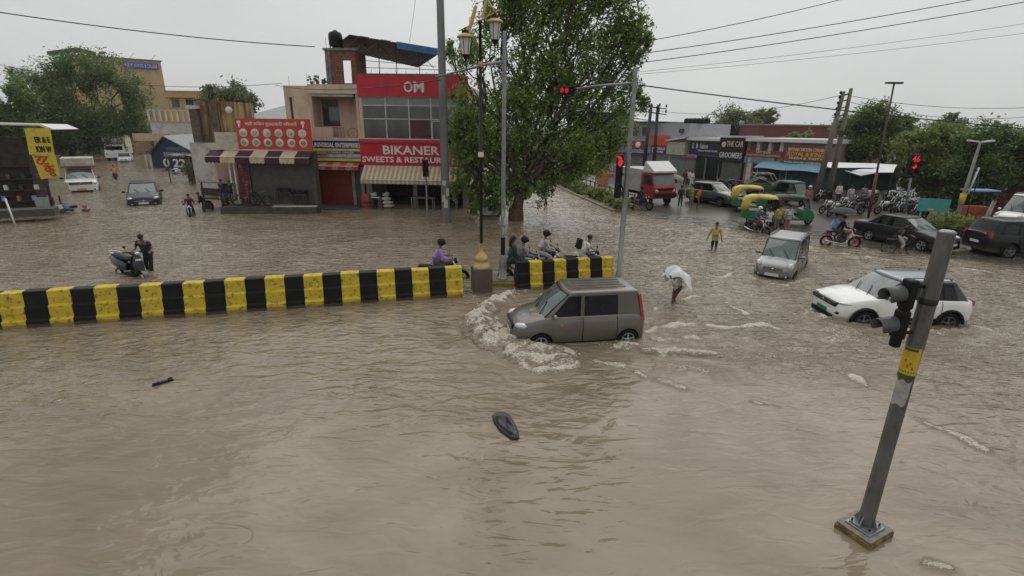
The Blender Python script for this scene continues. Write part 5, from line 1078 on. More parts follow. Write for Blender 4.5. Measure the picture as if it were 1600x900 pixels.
# ---------------------------------------------------------------- two-wheelers and small vehicles
def motorbike(tank, label='motorcycle', rimm=dsteel, loc=(0,0,0), rz=0, sport=False, group=None, cat='motorcycle'):
    b = empty('motorcycle', loc, rz, label, cat, group)
    for x in (.66, -.64):
        w_ = empty('wheel', (x,0,.30)); w_.parent = b; n = 20
        t = MB(); t.tube([(.255*math.cos(2*PI*k/n),0,.255*math.sin(2*PI*k/n)) for k in range(n)], .048, 7, rubber, close=True); t.build('tyre', w_)
        t = MB(); t.tube([(.205*math.cos(2*PI*k/n),0,.205*math.sin(2*PI*k/n)) for k in range(n)], .016, 5, rimm, close=True)
        for k in range(6): q = 2*PI*k/6; t.tube([(0,0,0),(.205*math.cos(q),0,.205*math.sin(q))], .012, 4, rimm)
        t.lathe([(0,-.05),(.05,-.05),(.05,.05),(0,.05)], n=10, m=rimm, ax='Y'); t.build('rim', w_)
    f = MB(); f.tube([(.38,0,.86),(.30,0,.55),(.22,0,.30),(-.20,0,.28),(-.30,0,.55),(-.62,0,.72)], .022, 6, blackp); f.tube([(-.2,.09,.36),(-.64,.09,.30)], .02, 6, blackp); f.tube([(-.2,-.09,.36),(-.64,-.09,.30)], .02, 6, blackp)
    f.tube([(-.60,.10,.32),(-.46,.11,.66)], .026, 6, dsteel); f.tube([(-.60,-.10,.32),(-.46,-.11,.66)], .026, 6, dsteel); f.build('frame', b)
    f = MB(); f.ell((.08,0,.38), (.20,.13,.13), 10, dsteel); f.box((.14,0,.53), (.16,.16,.16), dsteel, ry=.2); f.box((.02,0,.30), (.26,.20,.10), blackp); f.build('engine', b)
    f = MB(); f.tube([(.2,-.11,.42),(.30,-.14,.30),(0,-.15,.24),(-.35,-.15,.27),(-.78,-.17,.36)], [.02,.02,.024,.045,.045], 8, chrome); f.build('exhaust', b)
    f = MB(); f.ell((.16,0,.80), (.27,.14,.13), 12, tank, ry=.12); f.build('fuel_tank', b)
    f = MB(); f.grid([[(x, y, z) for y, z in ((-.13,.74+dz),(-.11,.80+dz),(0,.82+dz),(.11,.80+dz),(.13,.74+dz))] for x, dz in ((.02,-.02),(-.15,-.03),(-.35,0),(-.52,.03),(-.68,.04),(-.74,0))], blackp); f.build('seat', b)
    f = MB(); f.ell((-.62,0,.70), (.20,.10,.09), 10, tank); f.box((-.84,0,.60), (.16,.12,.02), blackp, ry=-.8); f.build('tail_cowl', b); MB().ell((-.82,0,.74), (.03,.06,.03), 8, redlens).build('tail_light', b)
    f = MB()
    for y in (.085,-.085): f.tube([(.40,y,.92),(.66,y,.30)], .022, 6, chrome)
    f.grid([[(.66+.34*math.cos(a), y, .30+.34*math.sin(a)) for y in (-.06,0,.06)] for a in np.linspace(.3,2.3,7)], blackp if not sport else tank); f.build('front_fork', b)
    f = MB(); f.tube([(.28,.36,.98),(.36,.2,1.03),(.40,0,.98),(.36,-.2,1.03),(.28,-.36,.98)], .014, 6, dsteel); f.tube([(.30,.34,.985),(.24,.40,.975)], .02, 6, rubber); f.tube([(.30,-.34,.985),(.24,-.40,.975)], .02, 6, rubber)
    for y in (.28,-.28): f.tube([(.34,y,1.02),(.34,y*1.1,1.16)], .006, 4, blackp); f.ell((.34,y*1.15,1.19), (.015,.06,.035), 8, blackp)
    f.build('handlebar', b); MB().ell((.50,0,.90), (.09,.09,.10), 10, blackp).ell((.55,0,.90), (.05,.075,.08), 10, lampglass).build('headlight', b)
    f = MB()
    for y in (.13,-.13): f.tube([(-.1,y,.34),(-.1,y*1.9,.34)], .016, 5, rubber)
    f.build('foot_pegs', b); return b
def scooter(col, label, loc, rz, lean=0, group=None):
    b = empty('scooter', loc, rz, label, 'scooter', group); b.rotation_euler = (lean, 0, rz)
    for x in (.62,-.58):
        w_ = empty('wheel', (x,0,.22)); w_.parent = b; n = 18; t = MB(); t.tube([(.175*math.cos(2*PI*k/n),0,.175*math.sin(2*PI*k/n)) for k in range(n)], .045, 7, rubber, close=True); t.build('tyre', w_); MB().lathe([(0,-.04),(.13,-.04),(.14,0),(.13,.04),(0,.04)], n=14, m=alloy, ax='Y').build('rim', w_)
    def loft(secs, m_, nm):
        o = MB(); P = [[(x, hw_*math.cos(a), z+hh*math.sin(a)) for a in np.linspace(0, 2*PI, 12, endpoint=False)] for x, z, hw_, hh in secs]; o.grid(P, m_, wrap=True); return fixn(o.build(nm, b))
    loft([(-.05,.50,.10,.12),(-.2,.55,.19,.20),(-.45,.60,.20,.20),(-.7,.66,.17,.15),(-.9,.72,.09,.08),(-.95,.74,.02,.02)], col, 'rear_body')
    loft([(.02,.74,.08,.03),(-.1,.79,.16,.06),(-.4,.81,.17,.07),(-.7,.85,.14,.06),(-.8,.86,.05,.03)], blackp, 'seat')
    MB().box((.17,0,.30), (.55,.30,.08), blackp).build('footboard', b)
    f = MB(); f.grid([[(.40+dx, y, z) for y in np.linspace(-w_, w_, 7)] for z, w_, dx in ((.30,.20,-.03),(.5,.22,.02),(.75,.17,-.02),(.92,.12,-.05))], col); f.grid([[(.44+dx+.03*(1-(y/.2)**2), y, z) for y in np.linspace(-w_, w_, 7)] for z, w_, dx in ((.34,.14,.04),(.5,.17,.06),(.75,.15,.0),(.94,.10,-.04))], col); f.build('leg_shield', b)
    f = MB(); f.grid([[(.62+.26*math.cos(a), y, .22+.26*math.sin(a)) for y in (-.08,0,.08)] for a in np.linspace(.1,2.6,8)], col); f.tube([(.60,.06,.22),(.45,.05,.6)], .02, 6, dsteel); f.build('front_mudguard', b)
    f = MB(); f.ell((.34,0,1.0), (.14,.16,.08), 12, col, ry=-.2); f.tube([(.28,.34,1.04),(.34,.12,1.03),(.34,-.12,1.03),(.28,-.34,1.04)], .018, 6, rubber)
    for y in (.22,-.22): f.tube([(.33,y,1.04),(.32,y*1.25,1.2)], .007, 4, blackp); f.ell((.32,y*1.3,1.22), (.015,.055,.035), 8, blackp)
    f.build('handlebar', b); MB().ell((.47,0,1.0), (.05,.09,.055), 10, lampglass).build('headlight', b)
    f = MB(); f.tube([(-.55,.13,.90),(-.85,.12,.93),(-.98,0,.95),(-.85,-.12,.93),(-.55,-.13,.90)], .014, 6, chrome); f.tube([(-.35,-.20,.42),(-.9,-.19,.60)], .012, 6, chrome); f.build('grab_rail', b)
    MB().box((.50,0,.80), (.03,.18,.05), plate_w, ry=-.2).build('number_plate', b); MB().ell((-.93,0,.72), (.03,.08,.04), 8, redlens).build('tail_light', b); return b
def bicycle(label, loc, rz, col=blackp, group=None):
    b = empty('bicycle', loc, rz, label, 'bicycle', group)
    for x in (.52,-.52):
        w_ = empty('wheel', (x,0,.34)); w_.parent = b; n = 22; t = MB(); t.tube([(.32*math.cos(2*PI*k/n),0,.32*math.sin(2*PI*k/n)) for k in range(n)], .022, 6, rubber, close=True); t.build('tyre', w_)
        t = MB()
        for k in range(12): q = 2*PI*k/12; t.tube([(0,0,0),(.31*math.cos(q),0,.31*math.sin(q))], .004, 3, steel)
        t.lathe([(0,-.03),(.025,-.03),(.025,.03),(0,.03)], n=8, m=steel, ax='Y'); t.build('spokes', w_)
    f = MB()
    for a, c in (((-.12,0,.30),(-.20,0,.78)),((-.18,0,.72),(.34,0,.74)),((-.12,0,.30),(.36,0,.62)),((-.52,0,.34),(-.12,0,.30)),((-.52,0,.34),(-.18,0,.72)),((.52,0,.34),(.34,0,.86))): f.tube([a, c], .016, 6, col)
    f.build('frame', b); MB().ell((-.22,0,.84), (.13,.07,.04), 8, blackp).build('seat', b); MB().tube([(.22,.27,.92),(.34,.2,.94),(.34,-.2,.94),(.22,-.27,.92)], .012, 5, steel).build('handlebar', b)
    MB().tube([(-.12,-.08,.16),(-.12,-.08,.30),(-.12,.08,.30),(-.12,.08,.44)], .012, 5, dsteel).build('crank', b); MB().box((-.5,0,.72), (.34,.12,.02), dsteel).build('carrier', b); return b
def rider(loc, rz, label, shirt, trousers, **k):
    "someone astride a motorcycle whose origin is at loc"
    k.setdefault('hip', (-.18,0,.90)); k.setdefault('lean', R(18)); k.setdefault('hands', [(.27,.33,1.04),(.27,-.33,1.04)]); k.setdefault('feet', [(-.06,.20,.38),(-.06,-.20,.38)]); k.setdefault('elbow', (-.4,0,-1)); k.setdefault('knee', (1,0,.4))
    return person(loc, rz, label, shirt, trousers, **k)
def off(loc, rz, dx, dy=0, dz=0): return (loc[0]+dx*math.cos(rz)-dy*math.sin(rz), loc[1]+dx*math.sin(rz)+dy*math.cos(rz), loc[2]+dz)
tk_red = paintm('red_bike_paint', (.30,.02,.03), .1); tk_blk = paintm('black_bike_paint', (.02,.02,.022), .1); tk_blue = paintm('blue_bike_paint', (.03,.06,.2), .1); tk_wht = paintm('white_scooter_paint', (.55,.55,.53), 0); tk_gry = paintm('grey_scooter_paint', (.10,.115,.12), .2); tk_lime = paintm('lime_bike_paint', (.35,.42,.12), .1)
def backpack(loc, rz, label, col):
    return tag(bevel(MB().box((0,0,0), (.17,.30,.42), col, ry=.15).box((-.10,0,-.06), (.07,.22,.22), col, ry=.15).build('backpack', None, None, loc, rz), .05, 3), label, 'backpack')
# riders behind the median
def hp_(px, py, z=1.16): return G(px, py, z)
for (px, py, ang, tk, lab, plab, sh, tr, hw_) in (
  (692,382,15,tk_blk,'black motorcycle half hidden behind the long median, its front wheel showing in the gap','rider in a bright lilac shirt and dark helmet behind the long median',C_['lilac'],C_['dgrey'],'helmet'),
  (822,378,20,tk_gry,'scooter carrying two riders behind the short median','grey-shirted rider with a dark helmet steering the scooter carrying two',C_['grey'],C_['dgrey'],'helmet'),
  (856,368,18,tk_blk,'black motorcycle behind the middle of the short median','rider in a pale grey shirt on the middle motorcycle behind the short median',C_['lgrey'],C_['lgrey'],'helmet'),
  (918,371,14,tk_blk,'black motorcycle nose-on at the right end of the short median','bareheaded rider in a white shirt leaning over his handlebar behind the short median',C_['white'],C_['lgrey'],None)):
    x, y = hp_(px, py, 1.36); a = R(ang); L0 = off((x, y, -.30), a, -.10); motorbike(tk, lab, loc=L0, rz=a).scale = (1.13,)*3
    sl_ = 'short' if 'white' in plab else 'long'; ln_ = R(38) if 'white' in plab else R(20); rider(L0, a, plab, sh, tr, h=1.92, headwear=hw_, sleeves=sl_, lean=ln_)
    if 'two' in lab: rider(off(L0, a, -.42), a, 'long-haired pillion passenger in dark teal clothes on the scooter carrying two', C_['teal'], C_['teal'], h=1.88, hip=(-.05,0,.97), lean=R(6), hands=[(.22,.2,.98),(.22,-.2,.98)], female=True, feet=[(.15,.2,.40),(.15,-.2,.40)])
    if 'white' in plab: backpack(off(L0, a, -.24, 0, 1.42), a, 'black backpack on the back of the rider in the white shirt', C_['black'])
# scooter being pushed through the water on the left
SX, SY = G(192, 433); sa = R(-24); sc__ = scooter(paintm('black_scooter_paint', (.03,.038,.04), .2), 'dark grey scooter with chrome trim being pushed through the water on the left', (SX, SY+.35, -.30), sa, lean=R(-6)); sc__.scale = (1.16,)*3
person((SX+.30, SY+1.0, -.30), R(-75), 'man in a dark navy T-shirt pushing the scooter through the water', C_['navy'], C_['black'], h=1.88, hip=(-.12,0,.88), lean=R(24), head=R(15), hands=[(.34,.28,1.02),(.26,-.34,1.02)], feet=[(.15,.12,.07),(-.25,-.1,.07)], sleeves='short')
# wading people
sm = (5.49, 15.93, -.30); sma = R(205)
person(sm, sma, 'barefoot man hunched under a white sheet wading behind the dark hatchback', C_['white'], C_['maroon'], hip=(-.05,0,.86), lean=R(30), hands=[(.50,.22,1.28),(.46,-.12,1.30)], feet=[(.18,.06,.07),(-.22,-.06,.09)], legs='shorts', elbow=(0,0,-1), head=R(8))
rs = np.random.RandomState(4); P = []
for i in range(15):
    u_ = i/14; row = []
    for j in range(15):
        v_ = j/14*2-1
        px = lerp(.58, -.36, u_); topz = 1.36+.30*math.sin(min(1, u_*1.9)*PI*.62); z = topz-(.62*u_+.10)*abs(v_)**1.7-.30*u_*u_*1.2; wy = (.16+.22*math.sin(u_*PI*.9)+.10*u_)
        fold = .030*math.sin(v_*9+u_*4)+.02*math.sin(u_*13+v_*3); row.append((px-.08*abs(v_)*u_, v_*wy+fold*.5, z+fold-.25*max(0, .25-u_)))
    P.append(row)
o = MB().grid(P, mat('white_sheet', (.72,.72,.71), .8, var=.08, bump=.15)).build('sheet', None, None, sm, sma); tag(o, 'white plastic sheet held over the head of the wading man behind the dark hatchback', 'sheet'); o.modifiers.new('s', 'SOLIDIFY').thickness = .006; o.modifiers.new('u', 'SUBSURF').render_levels = 1
person((9.78,23.83,-.30), R(-112), 'man in a mustard shirt and dark shorts wading in the middle distance', C_['yellow'], C_['black'], legs='shorts', hands=[(.06,.34,.72),(.02,-.38,.76)], feet=[(.12,.09,.07),(-.14,-.09,.07)])
bw = (2.41,37.7,-.28); person(bw, R(25), 'walker in grey with a dark backpack in the flooded road beyond the big tree', C_['lgrey'], C_['black'], lean=R(8), hands=[(.2,.16,1.0),(.15,-.2,1.0)], feet=[(.2,.1,.07),(-.25,-.1,.09)]); backpack(off(bw, R(25), -.19, 0, 1.22), R(25), 'dark backpack on the walker beyond the big tree', C_['black'])
# motorcycle under the umbrella, cyclist
x, y = G(1311, 384); L0 = (x, y, -.08); a = R(-12); sb_ = motorbike(tk_red, 'red and white sports motorcycle with red wheels carrying two under an umbrella', rimm=mat('red_rim', (.45,.03,.06), .4), loc=L0, rz=a, sport=True)
rider(L0, a, 'rider in dark clothes steering the red-wheeled motorcycle under the umbrella', C_['black'], C_['black']); rider(off(L0, a, -.40), a, 'pillion passenger in a light blue shirt holding the umbrella', C_['blue'], C_['dgrey'], hip=(-.05,0,.97), lean=R(6), hands=[(.22,.2,1.2),(.15,-.14,1.42)], feet=[(.15,.2,.42),(.15,-.2,.42)])
def umbrella(loc, r_, m_, label, tilt=0):
    u = empty('umbrella', loc, 0, label, 'umbrella'); u.rotation_euler = (tilt, tilt*.5, 0); P = []
    for k in range(5): t = k/4; P.append([(r_*math.sin(t*1.25)/.95*math.cos(a_)*(1-(.05*t if i % 2 else 0)), r_*math.sin(t*1.25)/.95*math.sin(a_)*(1-(.05*t if i % 2 else 0)), .42*r_*math.cos(t*1.45)-(0 if i % 2 else .02*t)) for i, a_ in enumerate(np.linspace(0, 2*PI, 16, endpoint=False))])
    MB().grid(P, m_, False, wrap=True).build('canopy', u); MB().tube([(0,0,.48*r_),(0,0,-.55)], .010, 5, dsteel).build('shaft', u); b_ = MB()
    for i in range(8): q = 2*PI*i/8; b_.tube([(0,0,.40*r_),(r_*.5*math.cos(q),r_*.5*math.sin(q),.33*r_),(r_*.98*math.cos(q),r_*.98*math.sin(q),.06*r_)], .005, 3, dsteel)
    b_.build('ribs', u); return u
umbrella(off(L0, a, -.15, -.05, 1.78), .62, C_['dgrey'], 'wide grey umbrella over the pair on the red-wheeled motorcycle')
x, y = G(1406, 396); L0 = (x, y, -.06); a = R(-14); bicycle('black bicycle ridden along the side of the black sedan', L0, a); rider(L0, a, 'cyclist in a black top and rolled-up pale trousers beside the black sedan', C_['black'], C_['lgrey'], hip=(-.22,0,.90), lean=R(28), hands=[(.22,.26,.97),(.22,-.26,.97)], feet=[(-.02,.12,.44),(-.12,-.12,.16)], legs='cropped')
# left street
x, y = G(299, 336); L0 = (x, y, -.30); motorbike(tk_blk, 'black motorcycle with a white headlamp cowl coming towards us beside the plinth', loc=L0, rz=R(-62)); rider(L0, R(-62), 'rider in a maroon-black jacket on the motorcycle coming towards us beside the plinth', C_['maroon'], C_['black'])
person((*G(321,330),-.30), R(-130), 'man in black bending beside the motorcycle at the corner of the plinth', C_['black'], C_['dgrey'], lean=R(28), hands=[(.35,.1,.8),(.35,-.2,.85)])
for px, lab, s_, t_, hh in ((350,'man in a dark blue shirt on the plinth next to the maroon poster',C_['navy'],C_['denim'],1.7),(363,'man in black crossing his arms on the plinth, right of the one in dark blue',C_['black'],C_['denim'],1.62)):
    q = G(px, 320, .44); person((q[0], q[1], .44), R(-80), lab, s_, t_, h=hh, legs='shorts', sleeves='short', hands=[(.22,-.02,1.12),(.24,.02,1.08)])
x, y = G(181, 279); L0 = (x, y, -.25); motorbike(tk_blk, 'small far motorcycle ridden away by the rider in orange', loc=L0, rz=R(128)); rider(L0, R(128), 'rider in an orange-red shirt seen from behind on the far left street', C_['orange'], C_['dgrey'])
# bicycles leaning in front of the dark shutter
for k, (px, lab) in enumerate(((388,'bicycle leaning beside the maroon poster, leftmost on the plinth'),(408,'bicycle leaning against the dark shutter, right of the leftmost one'))):
    q = G(px, 321, .45); bicycle(lab, (q[0], q[1]-.1, .45), R(25-30*k), mat('dark_green_frame', (.04,.06,.05), .5))
q = G(1000, 327); L0 = (q[0], q[1], tz(*q)); motorbike(tk_blk, 'dark motorcycle in front of the red truck', loc=L0, rz=R(-30)); rider(L0, R(-30), 'rider in a navy jacket and helmet in front of the red truck', C_['navy'], C_['navy'], headwear='helmet')
q = G(1182, 362); L0 = (q[0], q[1], -.2); motorbike(tk_red, 'red motorcycle facing us in front of the nearest auto-rickshaw', loc=L0, rz=R(-70)); rider(L0, R(-70), 'rider in a blue shirt and white helmet in front of the nearest auto-rickshaw', C_['denim'], C_['dgrey'], headwear=('helmet', white_p))
def stand(px, py, rz, lab, s_, t_, **k):
    q = G(px, py, tz(*G(px, py))); z = tz(*q); return person((q[0], q[1], z), rz, lab, s_, t_, **k)
stand(1062,325,R(80),'man in black seen from behind at the left of the group crossing the wet road',C_['black'],C_['black'])
stand(1078,322,R(-60),'pedestrian in a yellow-green top between the man in black and the one in orange',C_['green'],C_['grey'])
stand(1088,326,R(-20),'pedestrian in an orange raincoat bending next to the grey-green SUV',C_['orange'],C_['brown'], lean=R(18))
q = G(1066, 322); umbrella((q[0]-.1, q[1]+2.2, 1.85), .75, mat('green_grey_umbrella', (.16,.20,.15), .7), 'pale green-grey umbrella over the group beside the grey-green SUV', .15)
stand(1198,366,R(60),'boy in a white T-shirt and dark shorts standing by the nearest auto-rickshaw',C_['white'],C_['black'], legs='shorts', sleeves='short', h=1.5)
stand(1213,362,R(100),'person in yellow and black between the boy in white and the one in lilac-white',C_['yellow'],C_['grey'], h=1.6)
stand(1228,363,R(95),'person in a long pale dress beside the green nose of the black-hooded rickshaw',C_['lgrey'],C_['pink'], h=1.62)
stand(1260,326,R(-120),'woman in a dusty red top and white headscarf near the twin poles',C_['pink'],C_['denim'], headwear=('helmet', white_p))
for px, py, lab, s_ in ((1069,291,'person in maroon by the green-grey shutter, leftmost of three',C_['maroon']),(1074,291,'person in a white shirt and dark trousers by the green-grey shutter, between two others',C_['white']),(1079,293,'person in a long white robe by the green-grey shutter, rightmost of three',C_['white'])): stand(px,py,R(-90),lab,s_,C_['black'] if 'trousers' in lab else s_)
for px, py, lab, s_, t_ in ((1307,318,'man in a white shirt under the white canopy, next to the twin poles',C_['white'],C_['navy']),(1325,324,'man in a cream kurta in the middle of those under the white canopy',C_['lgrey'],C_['lgrey']),(1345,322,'man in grey-green at the right of those under the white canopy',C_['grey'],C_['dgrey']),(1379,318,'man in a pale shirt right of the brown lamp pole behind the parked motorcycles',C_['lgrey'],C_['denim']),
    (945,290,'vendor in white beside the banner on the central reservation',C_['white'],C_['brown']),(932,287,'passer-by in pink beyond the hedge right of the blue hoarding',C_['pink'],C_['dgrey']),(905,284,'passer-by in a pale shirt beyond the hedge near the blue hoarding',C_['lgrey'],C_['dgrey']),(862,283,'person in red near the orange hoarding beyond the big tree',C_['red'],C_['black'])): stand(px,py,R(-90),lab,s_,t_)

# auto-rickshaws
def auto(label, loc, rz, hood, lower, group='auto-rickshaws waiting on the wet road'):
    b = empty('auto_rickshaw', loc, rz, label, 'auto-rickshaw', group); W2 = .62
    for c in ((1.08,0,.22),(-.72,.52,.22),(-.72,-.52,.22)):
        w_ = empty('wheel', c); w_.parent = b; MB().lathe([(.12,-.05),(.2,-.06),(.22,-.03),(.22,.03),(.2,.06),(.12,.05)], n=18, m=rubber, ax='Y').build('tyre', w_); MB().lathe([(0,-.045),(.12,-.05),(.13,0),(.12,.05),(0,.045)], n=14, m=alloy, ax='Y').build('rim', w_)
    o = MB(); prof = [(-1.28,.42),(-1.22,.85),(-.35,.88),(-.30,.42),(.40,.40),(.55,.95),(.92,1.02),(1.12,.80),(1.22,.48),(1.0,.34),(-.3,.28),(-.95,.34)]
    o.prism(prof, -W2*.98, W2*.98, lower); bd = bevel(fixn(o.build('body', b)), .05, 3)
    o = MB(); ys_ = [(-1,0),(-.99,.5),(-.93,.82),(-.78,.96),(-.4,1.0),(0,1.0),(.4,1.0),(.78,.96),(.93,.82),(.99,.5),(1,0)]; P = []
    for x, z0, z1 in ((-1.30,.86,1.15),(-1.26,.86,1.45),(-1.10,.86,1.66),(-.92,.92,1.72),(-.80,1.40,1.75),(-.42,1.62,1.76)): P.append([(x, u*W2, lerp(z0, z1, v)) for u, v in ys_])
    o.grid(P, hood); P = [[(x, u*W2, lerp(1.60, z1, v)) for u, v in ys_] for x, z1 in ((-.42,1.76),(.1,1.77),(.55,1.72),(.66,1.62))]; o.grid(P, hood); cn = o.build('canopy', b); cn.modifiers.new('s','SOLIDIFY').thickness = .03
    MB().grid([[(-1.305, y, z) for y in (-.5,0,.5)] for z in (.86,1.2)], hood, False).build('rear_panel', b); MB().b2((-1.325,-.32,1.18),(-1.30,.32,1.42),glass).build('rear_window', b)
    o = MB()
    for s in (1,-1): o.tube([(.66,s*.56,1.64),(.92,s*.50,1.02)], .025, 6, blackp)
    o.tube([(.66,-.56,1.64),(.66,.56,1.64)], .025, 6, blackp); o.build('windscreen_frame', b); MB().grid([[(.665,y,1.62) for y in (-.54,0,.54)],[(.925,y,1.03) for y in (-.48,0,.48)]], windscreen, False).build('windscreen', b)
    MB().b2((-.9,-.52,.6),(-.45,.52,.72),blackp).b2((-.98,-.52,.72),(-.88,.52,1.15),blackp).build('rear_seat', b); MB().b2((.05,-.28,.62),(.35,.28,.72),blackp).build('driver_seat', b)
    MB().ell((1.17,0,.74),(.05,.09,.09),10,lampglass).build('headlight', b); MB().tube([(.95,-.1,.34),(1.08,-.1,.22)],.03,6,dsteel).tube([(.95,.1,.34),(1.08,.1,.22)],.03,6,dsteel).build('front_fork', b)
    MB().grid([[(1.08+.27*math.cos(a_), y, .22+.27*math.sin(a_)) for y in (-.08,0,.08)] for a_ in np.linspace(-.1,2.6,8)], lower).build('mudguard', b); return b
hood_y = mat('yellow_hood', (.56,.43,.07), .55, var=.12, scale=2, dirt=(.40,.31,.08)); grn = mat('green_rickshaw_body', (.03,.17,.06), .4, var=.15); hood_k = mat('black_hood', (.05,.045,.045), .6, var=.3); hood_g = mat('dark_green_hood', (.02,.08,.06), .5)
def place_auto(px, py, rz, lab, h_, l_): q = G(px, py); auto(lab, (q[0], q[1], tz(*q)), rz, h_, l_)
place_auto(1170,331,R(-18),'yellow-hooded green auto-rickshaw standing farther back, left of its nearer twin',hood_y,grn); place_auto(1190,350,R(-22),'yellow-hooded green auto-rickshaw with a motorcycle in front of it, nearest of the rickshaws',hood_y,grn)
place_auto(1232,350,R(-10),'black-hooded auto-rickshaw whose green nose points right',hood_k,grn); place_auto(1232,322,R(-70),'dark green auto-rickshaw facing us behind the yellow-hooded pair',hood_g,grn)
# truck
q = G(1018, 322); tr = empty('truck', (q[0]+.1, q[1]+2.2, tz(*q)), R(-70), 'small red delivery truck with a white sun visor board and a white cargo box', 'truck')
tred = mat('truck_red_paint', (.42,.03,.03), .4, dirt=(.30,.05,.04)); o = MB(); o.prism([(.55,.45),(.55,1.95),(1.55,1.95),(1.85,1.25),(1.95,1.1),(1.97,.45)], -.82, .82, tred); bevel(fixn(o.build('cab', tr)), .06, 3)
MB().grid([[(1.59,y,1.88) for y in (-.72,0,.72)],[(1.865,y,1.24) for y in (-.76,0,.76)]], windscreen, False).build('windscreen', tr); o = MB()
for s in (1,-1): MB().grid([[(.75,s*.825,1.25),(1.72,s*.825,1.25)],[(.75,s*.825,1.85),(1.5,s*.825,1.85)]], glass, False).build('side_window', tr)
o.prism([(.62,2.0),(.78,2.62),(.86,2.64),(1.80,2.10),(1.78,1.99)], -.84, .84, white_p); o.build('roof_visor', tr); o = text('INDIAN CARGO', tr, 0, 1, 0, 1, 0, mat('faint_red_print', (.42,.12,.1), .6), loc=None) if False else None
MB().b2((-2.2,-.85,.75),(.48,.85,2.12),mat('grey_white_box', (.48,.48,.46), .6, dirt=(.3,.28,.25))).build('cargo_box', tr); MB().b2((-2.2,-.5,.5),(1.6,.5,.72),blackp).build('chassis', tr); MB().b2((1.98,-.8,.55),(2.06,.8,.78),blackp).build('bumper', tr)
MB().b2((1.90,-.6,.95),(1.985,.6,1.08),blackp).build('grille', tr)
for s in (1,-1):
    MB().ell((1.95,s*.62,.92),(.05,.13,.10),10,lampglass).build('headlight', tr); MB().box((1.6,s*.98,1.45),(.05,.12,.26),blackp).build('mirror', tr)
    for x in (1.3,-1.4): wheel(tr, (x, s*.68, .32), .32, .2, s, dsteel)
# open jeep frame loaded with a tarpaulin
q = G(1196, 312); jp = empty('open_jeep', (q[0], q[1], tz(*q)), R(-12), 'old open jeep with a bare steel roll frame and green tarpaulin before the grey shutter', 'jeep'); jg = mat('faded_green_body', (.07,.095,.07), .7, var=.4)
o = MB(); o.prism([(-1.7,.5),(-1.7,1.15),(.5,1.15),(.6,1.25),(1.6,1.2),(1.75,1.0),(1.75,.5)], -.75, .75, jg); bevel(o.build('body', jp), .04); o = MB(); pf = mat('pale_frame', (.36,.35,.30), .6)
for s in (1,-1): o.tube([(-1.65,s*.7,1.15),(-1.2,s*.7,2.0),(.1,s*.7,2.05),(.65,s*.7,1.25)], .035, 6, pf); o.tube([(-1.3,s*.7,1.8),(.45,s*.7,1.2)], .03, 6, pf)
for x in (-1.2,-.5,.1): o.tube([(x,-.7,2.03),(x,.7,2.03)], .03, 6, pf)
o.build('roll_frame', jp); MB().grid([[(x, y, 1.2+.55*math.sin((x+1.6)/2.0*PI)*(1-.3*abs(y))+.05*math.sin(x*9+y*5)) for y in np.linspace(-.68,.68,7)] for x in np.linspace(-1.6,.3,9)], mat('green_net', (.05,.075,.055), .8, var=.6, scale=7)).build('tarpaulin', jp)
for s in (1,-1):
    for x in (1.15,-1.1): wheel(jp, (x, s*.66, .36), .36, .2, s, dsteel)
# parked motorcycles on the right
protos = []
for k, (px, py, a_, tnk, lab) in enumerate(((1293,336,200,tk_wht,'pale motorcycle at the left end of the parked rows, nearest the twin poles'),(1304,340,205,tk_lime,'lime-tinted motorcycle parked next to the leftmost pale one'),(1330,338,190,tk_blk,'black motorcycle parked left of the brown lamp pole'),(1393,330,215,tk_blue,'blue-black motorcycle parked right of the brown lamp pole'))):
    q = G(px, py); z = tz(*q); L0 = (q[0], q[1], z); o = motorbike(tnk, lab, loc=L0, rz=R(a_), group='motorcycles parked on the right'); o.rotation_euler[0] = R(-8); protos.append(o)
index_kids(None)
spots = [(1318,331,1,200,'parked motorcycle in the second row behind the lime-tinted one'),(1340,328,2,185,'parked motorcycle under the white canopy left of the brown lamp pole, second row'),(1381,338,0,190,'pale motorcycle parked just right of the brown lamp pole in front'),(1402,326,1,200,'parked motorcycle in the back row next to the red traffic signal pole'),(1388,321,2,220,'farthest dark motorcycle of the row right of the brown lamp pole'),(1420,336,2,170,'dark motorcycle parked behind the black sedan roof, right of the signal pole'),
  (1408,340,3,185,'blue-tinted motorcycle parked directly behind the black sedan'),(1432,345,0,200,'pale motorcycle parked left of the teal signboard'),(1128,297,2,160,'motorcycle parked at the grey shutter under the black signboard, left one'),(1145,297,3,150,'motorcycle parked at the grey shutter under the black signboard, right one'),(1284,318,2,200,'motorcycle parked at the foot of the twin poles'),(1355,322,0,200,'motorcycle behind the brown lamp pole with a pale tank')]
for px, py, k, a_, lab in spots: q = G(px, py); dup(protos[k], (q[0], q[1], tz(*q)), R(a_), lab, 'motorcycles parked on the right', rxy=(R(-8), 0))
